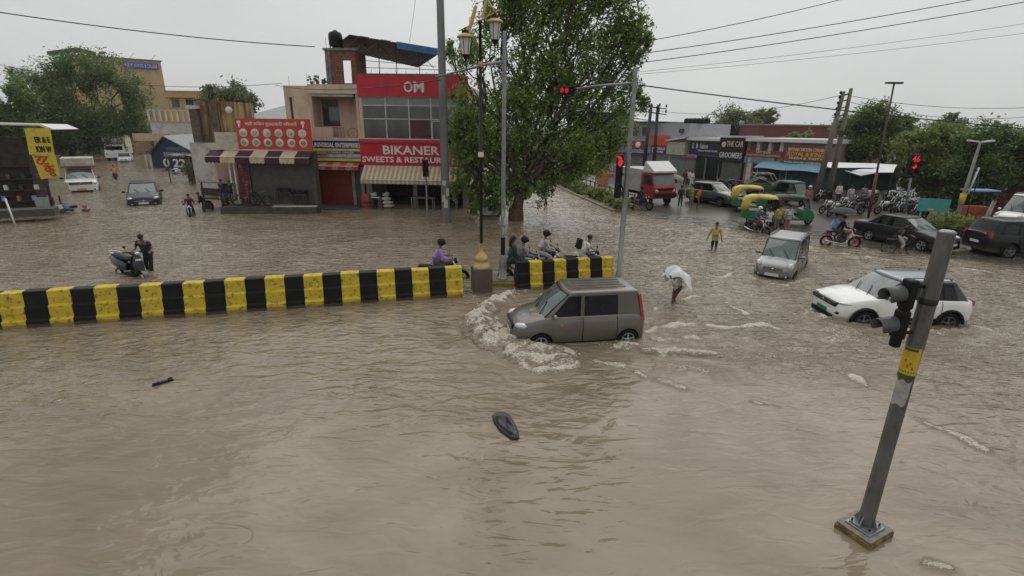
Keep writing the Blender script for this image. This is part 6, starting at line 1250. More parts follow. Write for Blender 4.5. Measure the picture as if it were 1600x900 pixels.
# left: camper pickup, vans, parked car
WH = dict(BIGSUV, pillarp=p_white, paint=p_white, roofp=p_white, mirror=blackp, handle=blackp, arch=False, clad=blackp, L=4.6, W=1.8, H=1.8, slats=3, grille=(.86,1.02,.60), lamp=(2.12,.70,.93,.12,.13,.09), plate=mat('yellow_plate', (.5,.38,.05), .4), name='pickup_truck', top=[(-2.3,1.12,1.06),(-2.1,1.15,1.1),(.75,1.18,1.12),(1.2,1.17,1.10),(1.8,1.14,1.05),(2.15,1.08,.98),(2.25,1.0,.9),(2.3,.85,.75)])
KSC = 1.24
bo = car(WH, (-37.2, 43.8, -.25), R(-52), 'white pickup truck with a white load rack on its roof and a yellow plate', 'pickup truck')
MB().b2((-1.9,-.85,1.9),(.5,.85,2.45),mat('rack_cover', (.48,.46,.42), .7, var=.25, dirt=(.22,.18,.15))).b2((-1.95,-.9,1.86),(.58,.9,1.95),mat('rack_rail', (.2,.08,.07), .6)).build('roof_rack', bo)
car(dict(BAL, paint=p_white, name='white_car', mirror=p_white), (*G(197,252),-.25), R(-60), 'small white car parked in front of the white camper truck', 'car'); car(dict(WAGS, paint=p_white, name='white_van', roofp=p_white, mirror=p_white, W=1.65, H=1.9), (*G(140,237),-.25), R(-50), 'white van under the trees at the far end of the left street', 'van')
q = G(172, 250); cp_ = empty('camper_truck', (q[0], q[1]+2, -.25), R(-62), 'white box truck with an overhanging cab roof parked beyond the blue kiosk', 'truck'); MB().b2((-3.2,-1.05,.8),(1.0,1.05,3.1),mat('box_truck_white', (.62,.60,.54), .5, dirt=(.5,.44,.3))).build('cargo_box', cp_); o = MB(); o.prism([(1.0,.5),(1.0,2.2),(1.7,2.2),(2.3,1.4),(2.5,1.1),(2.5,.5)], -.95, .95, p_white); bevel(o.build('cab', cp_), .06); bevel(MB().b2((.9,-1.05,2.25),(2.0,1.05,3.05),MC['box_truck_white']).build('cab_roof_box', cp_), .15)
MB().grid([[(1.72,y,2.15) for y in (-.8,0,.8)],[(2.31,y,1.42) for y in (-.85,0,.85)]], glass, False).build('windscreen', cp_)
for s in (1,-1):
    MB().ell((2.5,s*.7,.95),(.05,.14,.1),8,lampglass).build('headlight', cp_)
    for x in (1.7,-2.0): wheel(cp_, (x, s*.8, .4), .4, .22, s, dsteel)
car(dict(WAGS, paint=p_blue, name='parked_van', W=1.7, H=1.9), (*G(112,233),-.2), R(10), 'dark blue-grey van parked in the shade under the big left trees', 'van')

bo.scale = (1.24,)*3; bo.location.z = -.45; cp_.scale = (1.25,)*3; tr.scale = (1.22,)*3
# ---------------------------------------------------------------- right-hand shop row
RO = (17.91, 65.96, .1); RA_ = R(-56.1)
def rshop(name, label, u0, u1, top, m, depth=8, cat='building'):
    root = empty(name, RO, RA_, label, cat); b = MB(); b.b2((u0, .02, -.4), (u1-.02, depth, top), m); b.build('wall', root); return root
def sign(root, u0, u1, z0, z1, m, lines=(), y=-.18, name='sign_board'):
    s = MB().b2((u0, y, z0), (u1, y+.14, z1), m).build(name, root)
    for t, a, c, d, e, mm in lines: text(t, root, lerp(u0, u1, a), lerp(u0, u1, c), lerp(z0, z1, d), lerp(z0, z1, e), y-.02, mm, bold=.015)
    return s
def rshutter(root, u0, u1, z0, z1, m, n=16):
    MB().b2((u0, -.03, z0), (u1, .0, z1), m).build('shutter', root)
    for k in range(n): z = lerp(z0, z1, (k+.15)/n); MB().b2((u0+.02, -.055, z), (u1-.02, -.032, z+(z1-z0)/n*.6), m).build('shutter_slat', root)
gwall = mat('blue_grey_wall', (.26,.29,.32), .8, var=.12, scale=.6, dirt=(.17,.18,.19), dscale=.6); gsh = mat('green_grey_shutter', (.20,.22,.20), .55, var=.18, dirt=(.12,.12,.11)); osign = mat('orange_red_sign2', (.62,.09,.03), .5, var=.15); cyan = mat('pale_blue_roof', (.20,.36,.48), .6, var=.2)
s = rshop('grey_block', 'tall pale grey block with glass bays left of the orange-red signboard', -9.5, -.6, 6.3, gwall, 10)
for u in np.arange(-8.6, -1.0, 1.55):
    for z in (2.9, 4.6): f = MB().b2((u-.05, -.05, z-.05), (u+1.05, .0, z+1.25), white_p).build('window', s); MB().b2((u, -.065, z), (u+1.0, -.052, z+1.2), pane_d).build('pane', f)
MB().b2((-9.6,-.25,6.28),(-.5,10,6.45),concrete).build('roof', s); MB().prism([(-4.2,6.9),(.6,6.35),(.7,6.45),(-4.2,7.05)], -1.2, 3, mat('white_sheet_roof', (.55,.57,.6), .5)).build('sheet_roof', s)
rshutter(s, -8.8, -5.2, 0, 2.5, gsh); rshutter(s, -4.9, -1.2, 0, 2.5, gsh); MB().b2((-9.4,-.9,2.55),(-.8,.0,2.65),cyan).build('sunshade', s)
s = rshop('orange_sign_shop', 'grey shop with an orange-red signboard above a smaller blue one', -.55, 4.9, 6.2, mat('pale_lilac_wall', (.38,.37,.40), .8, var=.12))
sign(s, -.9, 2.1, 3.55, 4.75, osign); sign(s, -.6, 2.0, 2.55, 3.45, bluesign, [('MOBILE',.12,.9,.55,.9,whitelet),('REPAIRS',.12,.8,.12,.45,whitelet)]); rshutter(s, -.4, 2.1, 0, 2.45, gsh); rshutter(s, 2.5, 4.8, 0, 2.3, gsh)
ob = MB().b2((2.2,-.5,2.6),(4.9,.0,4.1),mat('old_pale_board', (.48,.47,.38), .7, var=.2, dirt=(.33,.32,.27))).build('old_board', s); MB().prism([(2.0,4.12),(4.9,4.5),(5.2,4.72),(2.4,4.3)], -.9, .1, white_p).build('board_canopy', s); MB().b2((3.6,-.3,5.1),(4.1,.0,5.6),pane_d).build('window', s)
for k in range(6): tag(MB().lathe([(.38,0),(.42,.1),(.40,.5),(.2,.62),(0,.64)], n=10, m=blackp).build('water_tank', None, None, (RO[0]+math.cos(RA_)*(3.0+k*.55)+1.5, RO[1]+math.sin(RA_)*(3.0+k*.55)+1, 6.3), 0), ('first','second','third','fourth','fifth','sixth')[k]+' from the left of the black roof tanks behind the orange-red signboard', 'water tank', 'black tanks on the right-hand roofs')
s = rshop('navy_sign_shop', 'low shop under a navy signboard with white script beside the black signboard', 4.95, 9.4, 4.3, concrete); MB().b2((4.95,-.5,4.32),(9.4,8,4.62),white_p).build('white_roof_edge', s)
sign(s, 5.3, 9.3, 2.75, 4.15, mat('navy_board', (.022,.03,.075), .5), [('E  B  Salon',.1,.62,.5,.88,whitelet),('Unisex Family Studio',.3,.95,.22,.42,whitelet)]); sign(s, 4.5, 6.5, 2.35, 2.72, mat('pink_white_board', (.45,.33,.36), .6), [('SALE ZONE',.08,.9,.2,.8,redlens)], y=-.3); rshutter(s, 5.0, 6.2, 0, 2.3, gsh)
MB().b2((6.3,-.02,0),(9.3,.01,2.6),mat('doorway_shade', (.015,.017,.022), .6)).build('doorway', s)  # flat black slab stands for the dark entrance, its shade painted in
for k in range(14): MB().tube([(6.4+k*.22,-.08,0),(6.4+k*.22,-.08,2.55)],.02,4,dsteel).build('gate_bar', s)
MB().b2((7.7,-.2,.0),(7.82,-.1,2.4),steel).build('gate_post', s)
s = rshop('black_sign_shop', 'shop with a large black signboard and a closed grey shutter', 9.45, 12.45, 4.7, blackp); sign(s, 9.4, 12.4, 2.25, 4.72, mat('black_board', (.014,.014,.015), .45), [('THE CAR',.30,.96,.62,.86,mat('gold_white_letters', (.62,.56,.42), .5)),('GROOMERS',.04,.96,.14,.38,whitelet)], y=-.4); MB().ell((9.95,-.42,4.0),(.28,.02,.3),10,MC['gold_white_letters']).build('emblem', s); rshutter(s, 9.8, 12.2, 0, 2.2, shutter_m)
MB().b2((9.0,-.5,4.73),(9.4,8,4.9),white_p).build('white_roof_edge', s)
s = rshop('yellow_sign_shop', 'shop with old windows above red and yellow signboards left of the blue awning', 12.5, 16.6, 4.4, mat('old_salmon_wall', (.36,.22,.17), .8, var=.25)); MB().b2((12.5,-.5,4.42),(21.6,8,4.76),white_p).build('white_roof_edge', s)
for k in range(3): MB().b2((12.9+k*1.25,-.05,3.55),(13.5+k*1.25,-.01,4.35),mat('dark_red_window', (.07,.04,.035), .5)).build('window', s); MB().b2((13.6+k*1.25,-.09,3.45),(13.95+k*1.25,-.01,4.38),cream).build('pilaster', s)
sign(s, 12.55, 16.5, 3.2, 3.5, mat('violet_red_board', (.22,.05,.12), .5), [('FAST FOOD',.3,.7,.15,.85,whitelet)]); sign(s, 12.55, 16.5, 2.9, 3.18, mat('red_strip', (.42,.05,.04), .5), [('HOME TASTE HOTEL & RESTAURANT',.03,.97,.15,.85,mat('yellow_letters', (.7,.5,.1), .5))], y=-.2); sign(s, 12.5, 15.8, 2.2, 2.85, mat('blue_grey_board', (.20,.24,.33), .5, var=.4, scale=3), [('D',.14,.22,.2,.85,whitelet)], y=-.25)
MB().b2((13.0,-.35,0),(13.5,-.05,2.2),whitew).build('pillar', s); MB().b2((13.6,-.03,0),(16.4,.01,2.2),mat('shop_opening_shade', (.02,.02,.02), .7)).build('shop_opening', s)  # opening is a dark panel on the solid wall; shade put into its colour
s = rshop('red_sign_shop', 'shop with a crowded orange-red food signboard over a blue awning', 16.65, 21.5, 4.4, mat('old_salmon_wall2', (.30,.2,.16), .8, var=.25))
sign(s, 16.9, 20.7, 2.75, 4.05, mat('brown_red_board', (.36,.07,.03), .5, var=.5, scale=5), [('BIRYANI CHICKEN CORNER',.05,.95,.68,.9,whitelet),('ROYAL & KING',.05,.95,.3,.62,MC['yellow_letters']),('FRESH & TASTY',.1,.95,.08,.24,whitelet)], y=-.25); sign(s, 16.5, 20.9, 2.42, 2.70, mat('green_strip', (.04,.16,.11), .5), [('PURE FOOD CORNER',.1,.9,.2,.8,whitelet)], y=-.35)
tp = MB(); tp.grid([[(u, y, z+.05*math.sin(u*1.7)) for u in np.linspace(14.6, 21.2, 12)] for y, z in ((.0,2.5),(-.9,2.25),(-1.7,1.85))], cyan, False); o = tp.build('awning', s); o.modifiers.new('s','SOLIDIFY').thickness = .03
MB().b2((16.7,-.04,0),(21.3,.01,2.3),mat('teal_shop_front', (.03,.10,.10), .6, var=.4)).build('shop_opening', s)
for u in (15.0, 18.0, 21.0): MB().tube([(u,-1.6,0),(u,-1.6,1.85)],.03,5,steel).build('awning_post', s)
# sheds and roofs behind
def backblock(name, label, px0, px1, pt, Y, m, depth=6, z0=-.3, cat='building', roofc=None):
    a = AT(px0, pt, Y); c = AT(px1, pt, Y); root = empty(name, ((a.x+c.x)/2, Y, z0), 0, label, cat); w_ = (c.x-a.x)/2; MB().b2((-w_,0,0),(w_,depth,a.z-z0),m).build('wall', root)
    if roofc: MB().b2((-w_-.15,-.15,a.z-z0+.01),(w_+.15,depth,a.z-z0+.2),roofc).build('roof', root)
    return root, w_, a.z-z0
backblock('brick_warehouse', 'long windowless dark red shed behind the right-hand shops', 1186, 1312, 196, 72, mat('dark_red_sheet', (.20,.07,.065), .8, var=.2, scale=.5), roofc=mat('grey_trim', (.25,.27,.3), .6)); backblock('brown_brick_house', 'brown brick wall rising behind the navy signboard', 1073, 1126, 196, 78, brickb); backblock('grey_house', 'pale grey house far behind the grey pole at the big tree', 935, 985, 178, 92, gwall, roofc=concrete)
# white canopy and tarpaulin stall
q0 = G(1290,318); st = empty('canopy_stall', (27.6, 42.6, .1), R(-50), 'white sheet canopy over a dark green tarpaulin stall right of the twin poles', 'stall')
def stl(v): d = Vector((v.x-27.6, v.y-42.6)); c_, s_ = math.cos(R(50)), math.sin(R(50)); return Vector((d.x*c_-d.y*s_, d.x*s_+d.y*c_, v.z-.1))
P = [[stl(AT(px, py, Y)) for px, py, Y in row] for row in (((1288,254,46),(1325,255,44.5),(1365,256,42),(1402,258,40)),((1294,262,44),(1326,266,42.5),(1366,264,40.5),(1398,264,39)),((1316,266,42.6),(1345,275,40.5),(1372,270,39),(1396,270,38)))]
o = MB().grid(P, mat('white_canopy', (.74,.75,.76), .5, var=.08), False).build('canopy', st); o.modifiers.new('s','SOLIDIFY').thickness = .04
dg = mat('dark_green_tarpaulin', (.015,.045,.038), .7, var=.5, scale=2, bump=.4, bs=5); P = [[stl(AT(px, py, 43.4-(px-1296)*.040)) for px in range(1296, 1402, 8)] for py in (262, 275, 285, 297)]
for i, row in enumerate(P):
    for j, p in enumerate(row): p += Vector((.0,.18*math.sin(j*1.3+i),0))
MB().grid(P, dg).build('tarpaulin_curtain', st)
for px in (1300, 1330, 1362, 1395): a = stl(AT(px, 268, 43.2-(px-1296)*.040)); MB().tube([(a.x,a.y,-.1),(a.x,a.y,a.z+.2)], .04, 5, dsteel).build('post', st)
for px, py, Y, sc, lab in ((1283,252,50,.9,'white upright water tank behind the twin poles'),(1326,251,52,1.15,'white water tank above the white canopy')):
    a = AT(px, py, Y); b_ = empty('water_tank', (a.x, a.y, a.z), 0, lab, 'water tank', sc=sc); MB().lathe([(.7,0),(.75,.2),(.72,.9),(.6,1.15),(.2,1.3),(0,1.3)], n=14, m=mat('white_tank', (.55,.57,.57), .5)).build('tank', b_); o = MB()
    for x in (-.5,.5):
        for y in (-.5,.5): o.b2((x-.06,y-.06,-a.z/sc),(x+.06,y+.06,0),concrete)
    o.build('stand', b_)
# utility poles
def pole_between(name, lab, px0, py0, px1, py1, r0, r1, m, cat='utility pole', z0=None):
    x, y = G(px0, py0); z0_ = tz(x, y); L = None
    # height: walk up until it reaches the picture row of its top
    lo, hi = 0, 30
    for _ in range(40):
        mid = (lo+hi)/2; dz = mid-EYE; fwd = y*cp-dz*sp; a = x/fwd; b = (y*sp+dz*cp)/fwd; v = -a*sr+b*cr
        if 450-FPX*v > py1: lo = mid
        else: hi = mid
    t_ = AT(px1, py1, y); root = empty(name, (x, y, z0_), 0, lab, cat); MB().tube([(0,0,-.3),(t_.x-x,0,t_.z-z0_)], [r0, r1], 8, m).build('pole', root); return root, Vector((t_.x-x, 0, t_.z-z0_))
pc = mat('old_pole_concrete', (.17,.155,.135), .85, var=.25, scale=3, dirt=(.09,.08,.07))
pa, ta = pole_between('utility_pole', 'left one of the twin leaning concrete poles beside the blue awning', 1272, 316, 1318, 143, .26, .15, pc); pb, tb_ = pole_between('utility_pole', 'right one of the twin leaning concrete poles beside the blue awning', 1292, 316, 1330, 138, .26, .13, pc)
o = MB()
for t in (.72,.78,.85,.91,.96): a = ta*t; c = tb_*t+(pb.location-pa.location); o.tube([a, c], .05, 5, dsteel)
for t in (.8,.85,.9,.95,.99): o.ell(ta*t+Vector((-.25,-.1,0)), (.1,.1,.12), 6, blackp)
o.build('cross_braces', pa)
o = MB(); o.b2((tb_.x*.62-.28,-.3,tb_.z*.60),(tb_.x*.62+.25,.1,tb_.z*.60+.3),dsteel); o.build('junction_box', pb)
pd_, td = pole_between('street_lamp', 'slim brown street lamp with a flat twin head standing among the parked motorcycles', 1356, 343, 1397, 131, .075, .05, mat('brown_lamp_pole', (.09,.055,.045), .6, .2), 'street lamp')
MB().box((td.x,0,td.z+.05),(.95,.30,.10),dsteel).build('lamp_head', pd_); MB().tube([(td.x*.05,0,td.z*.05),(td.x*.35,0,td.z*.35)],[.11,.085],8,mat('red_brown_paint', (.16,.05,.045), .6)).build('painted_foot', pd_)
pe, te = pole_between('traffic_light', 'traffic light showing a red countdown 46 above a red round lens at the right', 1411, 345, 1428, 252, .07, .06, steel, 'traffic light')
bevel(MB().b2((te.x-.32,-.15,te.z-1.0),(te.x+.30,.15,te.z+.45),blackp).build('signal_body', pe), .04); text('46', pe, te.x-.24, te.x+.22, te.z-.04, te.z+.36, -.17, redl, 'countdown_digits', .01); MB().ell((te.x-.02,-.17,te.z-.30),(.17,.04,.15),12,redl).build('lens', pe); MB().ell((te.x-.02,-.17,te.z-.72),(.17,.04,.15),12,mat('unlit_lens', (.03,.02,.02), .1)).build('lens', pe)
for z in (-.18,-.60): h_ = MB(); h_.grid([[(te.x-.02+.2*math.cos(q), y, te.z+z-.1+.19*math.sin(q)) for q in np.linspace(-.2, PI+.2, 9)] for y in (-.15, -.45)], blackp); h_.build('hood', pe)
pf_, tf = pole_between('electric_pole', 'pale leaning electric pole with a yellow band and twin lamps before the right-hand trees', 1488, 360, 1532, 222, .13, .06, mat('pale_pole', (.28,.29,.25), .6, dirt=(.15,.16,.13)), 'pole')
MB().tube([tf*.30, tf*.42], .155, 8, mat('yellow_band', (.55,.38,.06), .6)).build('yellow_band', pf_); MB().tube([tf*.42+Vector((.15,-.1,0)), tf*.72+Vector((.3,-.1,0))], .05, 5, white_p).tube([tf*.35+Vector((.35,-.1,0)), tf*.55+Vector((.55,-.1,0)), tf*.70+Vector((.2,-.1,0))], .03, 5, mat('blue_cable', (.03,.07,.16), .6)).build('conduits', pf_)
for s in (-1,1): MB().box(tf+Vector((s*.42,0,.05)),(.62,.2,.08),white_p,ry=-s*.12).build('lamp_head', pf_)
px_, tx_ = pole_between('steel_pole', 'thin dark pole in front of the pale grey block', 948, 290, 962, 190, .10, .07, dsteel)
for a_, lab in (((1020,284,1028,165),'left one of the twin dark poles behind the red truck'),((1003,284,1018,163),'right one of the twin dark poles behind the red truck')):
    pp_, tt_ = pole_between('utility_pole', lab.replace('right one','x').replace('left one','right one').replace('x','left one'), a_[0], a_[1], a_[2], a_[3], .22, .16, dsteel); o = MB()
    for t in (.90,.97): o.tube([tt_*t+Vector((-1.0,0,.1)), tt_*t+Vector((1.0,0,-.1))], .05, 5, dsteel); [o.ell(tt_*t+Vector((x,0,.2)), (.1,.1,.18), 6, blackp) for x in (-.9,0,.9)]
    o.build('cross_arm', pp_)
# teal board, posts and things at the right edge
q = G(1452, 352); tb2 = empty('signboard', (q[0], q[1], tz(*q)), R(-25), 'blank teal signboard on two posts between the black sedan and the right-hand trees', 'sign'); MB().b2((-.85,-.04,.75),(.75,.0,1.55),mat('teal_board', (.07,.33,.33), .5, var=.15)).build('board', tb2); [MB().tube([(x,.03,-.1),(x,.03,.8)],.035,6,steel).build('leg', tb2) for x in (-.6,.55)]; MB().b2((-.3,-.045,.86),(.0,-.041,.92),whitelet).build('print', tb2)
q = G(1528, 368); mp_ = empty('concrete_post', (q[0], q[1], tz(*q)), 0, 'short pale post behind the black SUV at the right edge', 'post'); o = MB().tube([(0,0,-.2),(.35,0,1.9)], [.14,.09], 8, concrete); o.build('post', mp_)
q = G(1592, 366); van_ = car(dict(WAGS, paint=p_white, roofp=p_white, mirror=p_white, name='white_van', W=1.7, H=2.0), (q[0]+1.5, q[1]+1.5, tz(*q)), R(200), 'white van behind the black SUV at the right edge', 'van')
q = G(1535, 340); sp__ = empty('roadside_shack', (q[0]+3, q[1]+4, tz(*q)), R(-30), 'dark red shack with a small awning behind the right-hand trees', 'building'); MB().b2((-2.5,0,0),(3,3,3.0),mat('dark_red_shack', (.14,.03,.03), .7, var=.3)).build('wall', sp__); MB().prism([(-2.8,3.05),(3.3,3.05),(3.3,3.15),(-2.8,3.15)], -.8, 3.2, dsteel).build('roof', sp__)
q = G(1463, 352); sm_ = empty('street_stall', (q[0]+3.6, q[1]+1.6, tz(*q)), 0, 'low stall with orange-red goods under the right-hand trees', 'stall'); MB().b2((-.8,-.4,0),(.8,.4,.9),mat('orange_goods', (.35,.08,.03), .7, var=.5, scale=5)).build('counter', sm_); MB().b2((-.9,-.5,1.9),(.9,.5,1.98),C_['blue']).build('awning', sm_); [MB().tube([(x,y,0),(x,y,1.9)],.03,5,dsteel).build('post', sm_) for x in (-.8,.8) for y in (-.4,.4)]

# ---------------------------------------------------------------- centre: hedge, banner, hoardings
hg = empty('median_hedge', (*G(910,308),0), 0, 'low scruffy hedge along the central reservation beyond the flooded road', 'hedge'); hb = []; A_ = Vector(G(866,288)); B_ = Vector(G(962,330)); o_ = hg.location
for i in range(30): p = A_.lerp(B_, i/29); hb.append(((p.x-o_.x+.5, p.y-o_.y, .45+.1*random.random()), (.55,.6,.45)))
leaves('foliage', hb, 16000, .17, LM['lime'], hg, 11, sub=.35); k_ = MB(); L_ = (B_-A_); k_.b2((0,-.35,-.4),(L_.length,.9,.10),mat('kerb_paint', (.30,.26,.2), .7, dirt=(.14,.12,.1))); o = k_.build('kerb', hg); o.location = (A_.x-o_.x, A_.y-o_.y, 0); o.rotation_euler = (0,0,math.atan2(L_.y, L_.x))
def hoard(px0, px1, py0, py1, Y, m, name, lab, cat, lines=(), th=.12, leg=True, z0=None):
    a = AT(px0, py0, Y); c = AT(px1, py1, Y); root = empty(name, (a.x, Y, 0), 0, lab, cat); w_ = c.x-a.x; MB().b2((0,0,c.z),(w_,th,a.z),m).build('board', root)
    if leg:
        for x in (.08*w_, .92*w_): MB().tube([(x,th+.04,-.2),(x,th+.04,a.z-.1)], .05, 5, dsteel).build('leg', root)
    for t, x0, x1, y0, y1, mm in lines: text(t, root, w_*x0, w_*x1, lerp(c.z, a.z, y0), lerp(c.z, a.z, y1), -.02, mm)
    return root
banner_m = mat('white_red_banner', (.55,.50,.52), .7, var=.2, scale=3); b_ = hoard(941,964,256,287,46,banner_m,'banner','tilted white banner with red lettering at the end of the hedge','banner',[('SALE',.15,.85,.6,.9,redlens),('GRAND',.2,.8,.3,.5,redlens)])
ob_ = hoard(936,948,268,292,45.7,mat('orange_banner', (.62,.25,.08), .7),'banner','orange banner left of the tilted white one','banner'); ob2 = hoard(846,861,244,292,62,mat('orange_hoarding', (.55,.27,.05), .7, var=.3, scale=2),'hoarding','tall orange hoarding just right of the big tree','hoarding'); hoard(886,925,252,274,66,mat('blue_hoarding', (.06,.18,.42), .6, var=.5, scale=2, dirt=(.5,.52,.55), dscale=1.5),'hoarding','blue and white hoarding behind the hedge','hoarding')
hoard(862,884,262,284,64,whitew,'hoarding','pale board between the orange and the blue hoardings','hoarding'); hoard(925,945,262,280,64,mat('brown_shop', (.3,.2,.15), .8),'market_booth','brown booth behind the hedge next to the blue hoarding','booth')
# fence along the reservation
fc = empty('railing', (A_.x-o_.x+o_.x+1.4, A_.y+.6, 0), math.atan2(L_.y, L_.x), 'low brown railing behind the scruffy hedge', 'fence'); n_ = 14
for i in range(n_+1): MB().b2((i*L_.length/n_-.04,-.04,-.2),(i*L_.length/n_+.04,.04,1.15),mat('brown_rail', (.14,.08,.06), .7)).build('post', fc)
for z in (.55,1.0): MB().b2((0,-.03,z),(L_.length,.03,z+.08),MC['brown_rail']).build('rail', fc)
# distant silhouettes straight ahead
backblock('far_market_row', 'low far row of market buildings behind the big tree', 720, 945, 214, 105, mat('dim_far_wall', (.30,.28,.27), .8, var=.3, scale=.2), roofc=concrete); 

# ---------------------------------------------------------------- left street
def uv(a, b, px, py):
    d = ray(px, py); ex, ey = b[0]-a[0], b[1]-a[1]; L = math.hypot(ex, ey); ex /= L; ey /= L; det = -d[0]*ey+d[1]*ex; t = (-a[0]*ey+a[1]*ex)/det; return (t*d[0]-a[0])*ex+(t*d[1]-a[1])*ey, EYE+d[2]*t
a, c = G(100,76,18.2), G(251,98,17.0); ang = math.atan2(c[1]-a[1], c[0]-a[0]); L_ = math.dist(a, c); bb_ = empty('apartment_block', (a[0], a[1], 0), ang, 'tall beige block with a blue rooftop sign behind the left trees', 'building'); MB().b2((0,0,-.3),(L_,10,17.2),beige).build('wall', bb_); MB().b2((-.2,-.2,17.21),(L_+.2,10,17.4),concrete).build('roof', bb_)
u0, z0 = uv(a, c, 190, 90); u1, z1 = uv(a, c, 247, 103); MB().b2((u0,-.35,min(z0,z1)-.7),(u1,-.21,min(z0,z1)+.35),mat('rooftop_sign_blue', (.06,.12,.42), .5)).build('sign_board', bb_); text('PUBLIC SCHOOL & COLLEGE', bb_, u0+.3, u1-.2, min(z0,z1)-.5, min(z0,z1)+.15, -.38, whitelet)
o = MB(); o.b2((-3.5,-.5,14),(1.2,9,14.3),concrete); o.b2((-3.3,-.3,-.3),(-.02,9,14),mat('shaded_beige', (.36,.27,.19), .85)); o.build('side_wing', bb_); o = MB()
for k in range(7): o.b2((-3.3+k*.6,-.4,14.3),(-3.25+k*.6,-.35,15.5),dsteel)
o.b2((-3.3,-.42,15.45),(1.0,-.34,15.55),dsteel); o.build('railing', bb_); MB().prism([(-2.5,17.5),(1.8,18.6),(4.5,18.0),(4.5,17.8),(1.8,18.3),(-2.5,17.2)], -.2, 5, tinroof).build('roof_shed', bb_)
for k in range(3): MB().tube([(6+k*3.5,.2,17.4),(6.8+k*3.5,.5,18.4)],.04,4,dsteel).build('antenna', bb_)
rb, w_, h_ = backblock('yellow_house', 'low yellow house with two shaded windows right of the beige block', 256, 312, 143, 100, yellowp, roofc=cream)
for x in (-w_*.45, w_*.35): f = MB().b2((x-.9,-.06,h_-2.9),(x+.9,0,h_-1.2),whitew).build('window', rb); MB().b2((x-.75,-.08,h_-2.8),(x+.75,-.062,h_-1.35),pane_d).build('pane', f); MB().b2((x-1.1,-.8,h_-1.15),(x+1.1,0,h_-1.05),brick).build('window_canopy', rb)
rb, w_, h_ = backblock('white_house', 'white house with a railed roof terrace above the blue kiosk', 234, 305, 190, 74, whitew); MB().b2((-w_,-.12,h_),(w_,.0,h_+.15),pinkp).build('parapet', rb)
for k in range(9): MB().b2((-w_+k*w_/4-.1,-.1,h_+.15),(-w_+k*w_/4+.1,.05,h_+1.5),whitew).build('terrace_post', rb)
MB().b2((-w_,-.1,h_+1.5),(w_,.06,h_+1.62),whitew).build('terrace_rail', rb); MB().b2((-w_-2.5,-.5,h_-2.6),(-w_+2.5,-.01,h_-1.6),pinkp).build('band', rb)
# blue kiosk
a, c = G(240,262), G(300,264); ang = math.atan2(c[1]-a[1], c[0]-a[0]); mk = empty('media_kiosk', (a[0], a[1], 0), ang, 'dark blue painted kiosk with a grey gable roof and white lettering on the left street', 'kiosk')
u0, z0 = uv(a, c, 236, 240); u1, z1 = uv(a, c, 302, 238); up_, zp = uv(a, c, 257, 212); MB().prism([(u0,0),(u1+.4,0),(u1+.4,z1),(up_,zp-.1),(u0,z0)], 0, 4, navy).build('wall', mk); b_ = MB(); gr_ = mat('grey_sheet_roof', (.22,.23,.23), .5, .3, var=.3)
b_.add([(u0-.3,-.3,z0-.1),(up_,-.3,zp),(up_,4.3,zp+.2),(u0-.3-2.2,4.3,z0+.2),(u0-.3,-.3,z0-.2),(up_,-.3,zp-.1),(up_,4.3,zp+.1),(u0-.3-2.2,4.3,z0+.1)], [(0,1,2,3),(7,6,5,4),(0,4,5,1)], gr_); b_.add([(u1+.7,-.3,z1-.1),(up_,-.3,zp),(up_,4.3,zp+.2),(u1+.7,4.3,z1+.2),(u1+.7,-.3,z1-.25),(up_,-.3,zp-.12)], [(0,3,2,1),(0,1,5,4)], gr_); fixn(b_.build('roof', mk))
cxk = lambda t: lerp(u0, u1, t); text('UNIVERSAL', mk, cxk(.40), cxk(.85), z1+.15, z1+.55, -.02, mat('dim_blue_letters', (.2,.25,.38), .6)); text('SSION MEDIA', mk, cxk(.30), cxk(1.02), z1-.62, z1-.05, -.02, mat('cream_letters', (.45,.40,.28), .6), bold=.02); text('0 22', mk, cxk(.25), cxk(.78), z1-1.9, z1-.85, -.02, whitelet, bold=.03)
MB().b2((u0-.35,-.1,0),(u0-.05,.1,z0),whitew).build('pillar', mk); MB().b2((u0-1.4,.3,0),(u0-1.15,.5,z0-.2),whitew).build('pillar', mk)
# dark stall with a green plant between kiosk and food shop
q = G(312, 284); ks = empty('tarpaulin_stall', (q[0], q[1], 0), R(-20), 'dark tarpaulin stall with a leafy plant inside it left of the food shop', 'stall'); MB().b2((-1.5,0,-.3),(1.5,.1,2.6),mat('stall_dark', (.025,.022,.02), .8)).build('back_wall', ks)
MB().grid([[(x,y,2.75-.25*abs(y+1)+.05*math.sin(x*3)) for x in np.linspace(-1.6,1.6,8)] for y in (-1.6,-.7,.2)], mat('grey_tarpaulin', (.14,.15,.14), .6, var=.3)).build('roof', ks); [MB().tube([(x,-1.9,-.3),(x,-1.9,2.5)],.05,5,dkconc).build('post', ks) for x in (-1.45,1.45)]
pt_ = empty('plant', (q[0]+.35, q[1]-1.2, 0), 0, 'bushy green plant inside the dark tarpaulin stall', 'plant'); leaves('foliage', [((0,0,1.4),(.85,.6,.9))], 2600, .16, LM['lime'], pt_, 21); MB().lathe([(.22,-.2),(.3,.45),(0,.45)], n=10, m=brick).build('pot', pt_)
q = G(330, 330); hc = empty('handcart', (q[0]+.2, q[1]+1.2, -.1), R(-15), 'dark timber handcart parked at the left end of the plinth', 'handcart'); dw_ = MC['dark_wood']; MB().b2((-1.2,-.5,.75),(1.3,.5,.83),dw_).build('deck', hc); MB().b2((-1.2,-.5,1.0),(1.3,-.46,1.5),dw_).build('side_board', hc); MB().b2((-1.2,-.55,1.85),(1.4,.55,1.92),mat('grey_tarpaulin', (.14,.15,.14), .6)).build('cover', hc)
for x in (-1.1,1.2): MB().b2((x-.04,-.5,-.2),(x+.04,-.42,1.85),dw_).build('post', hc)
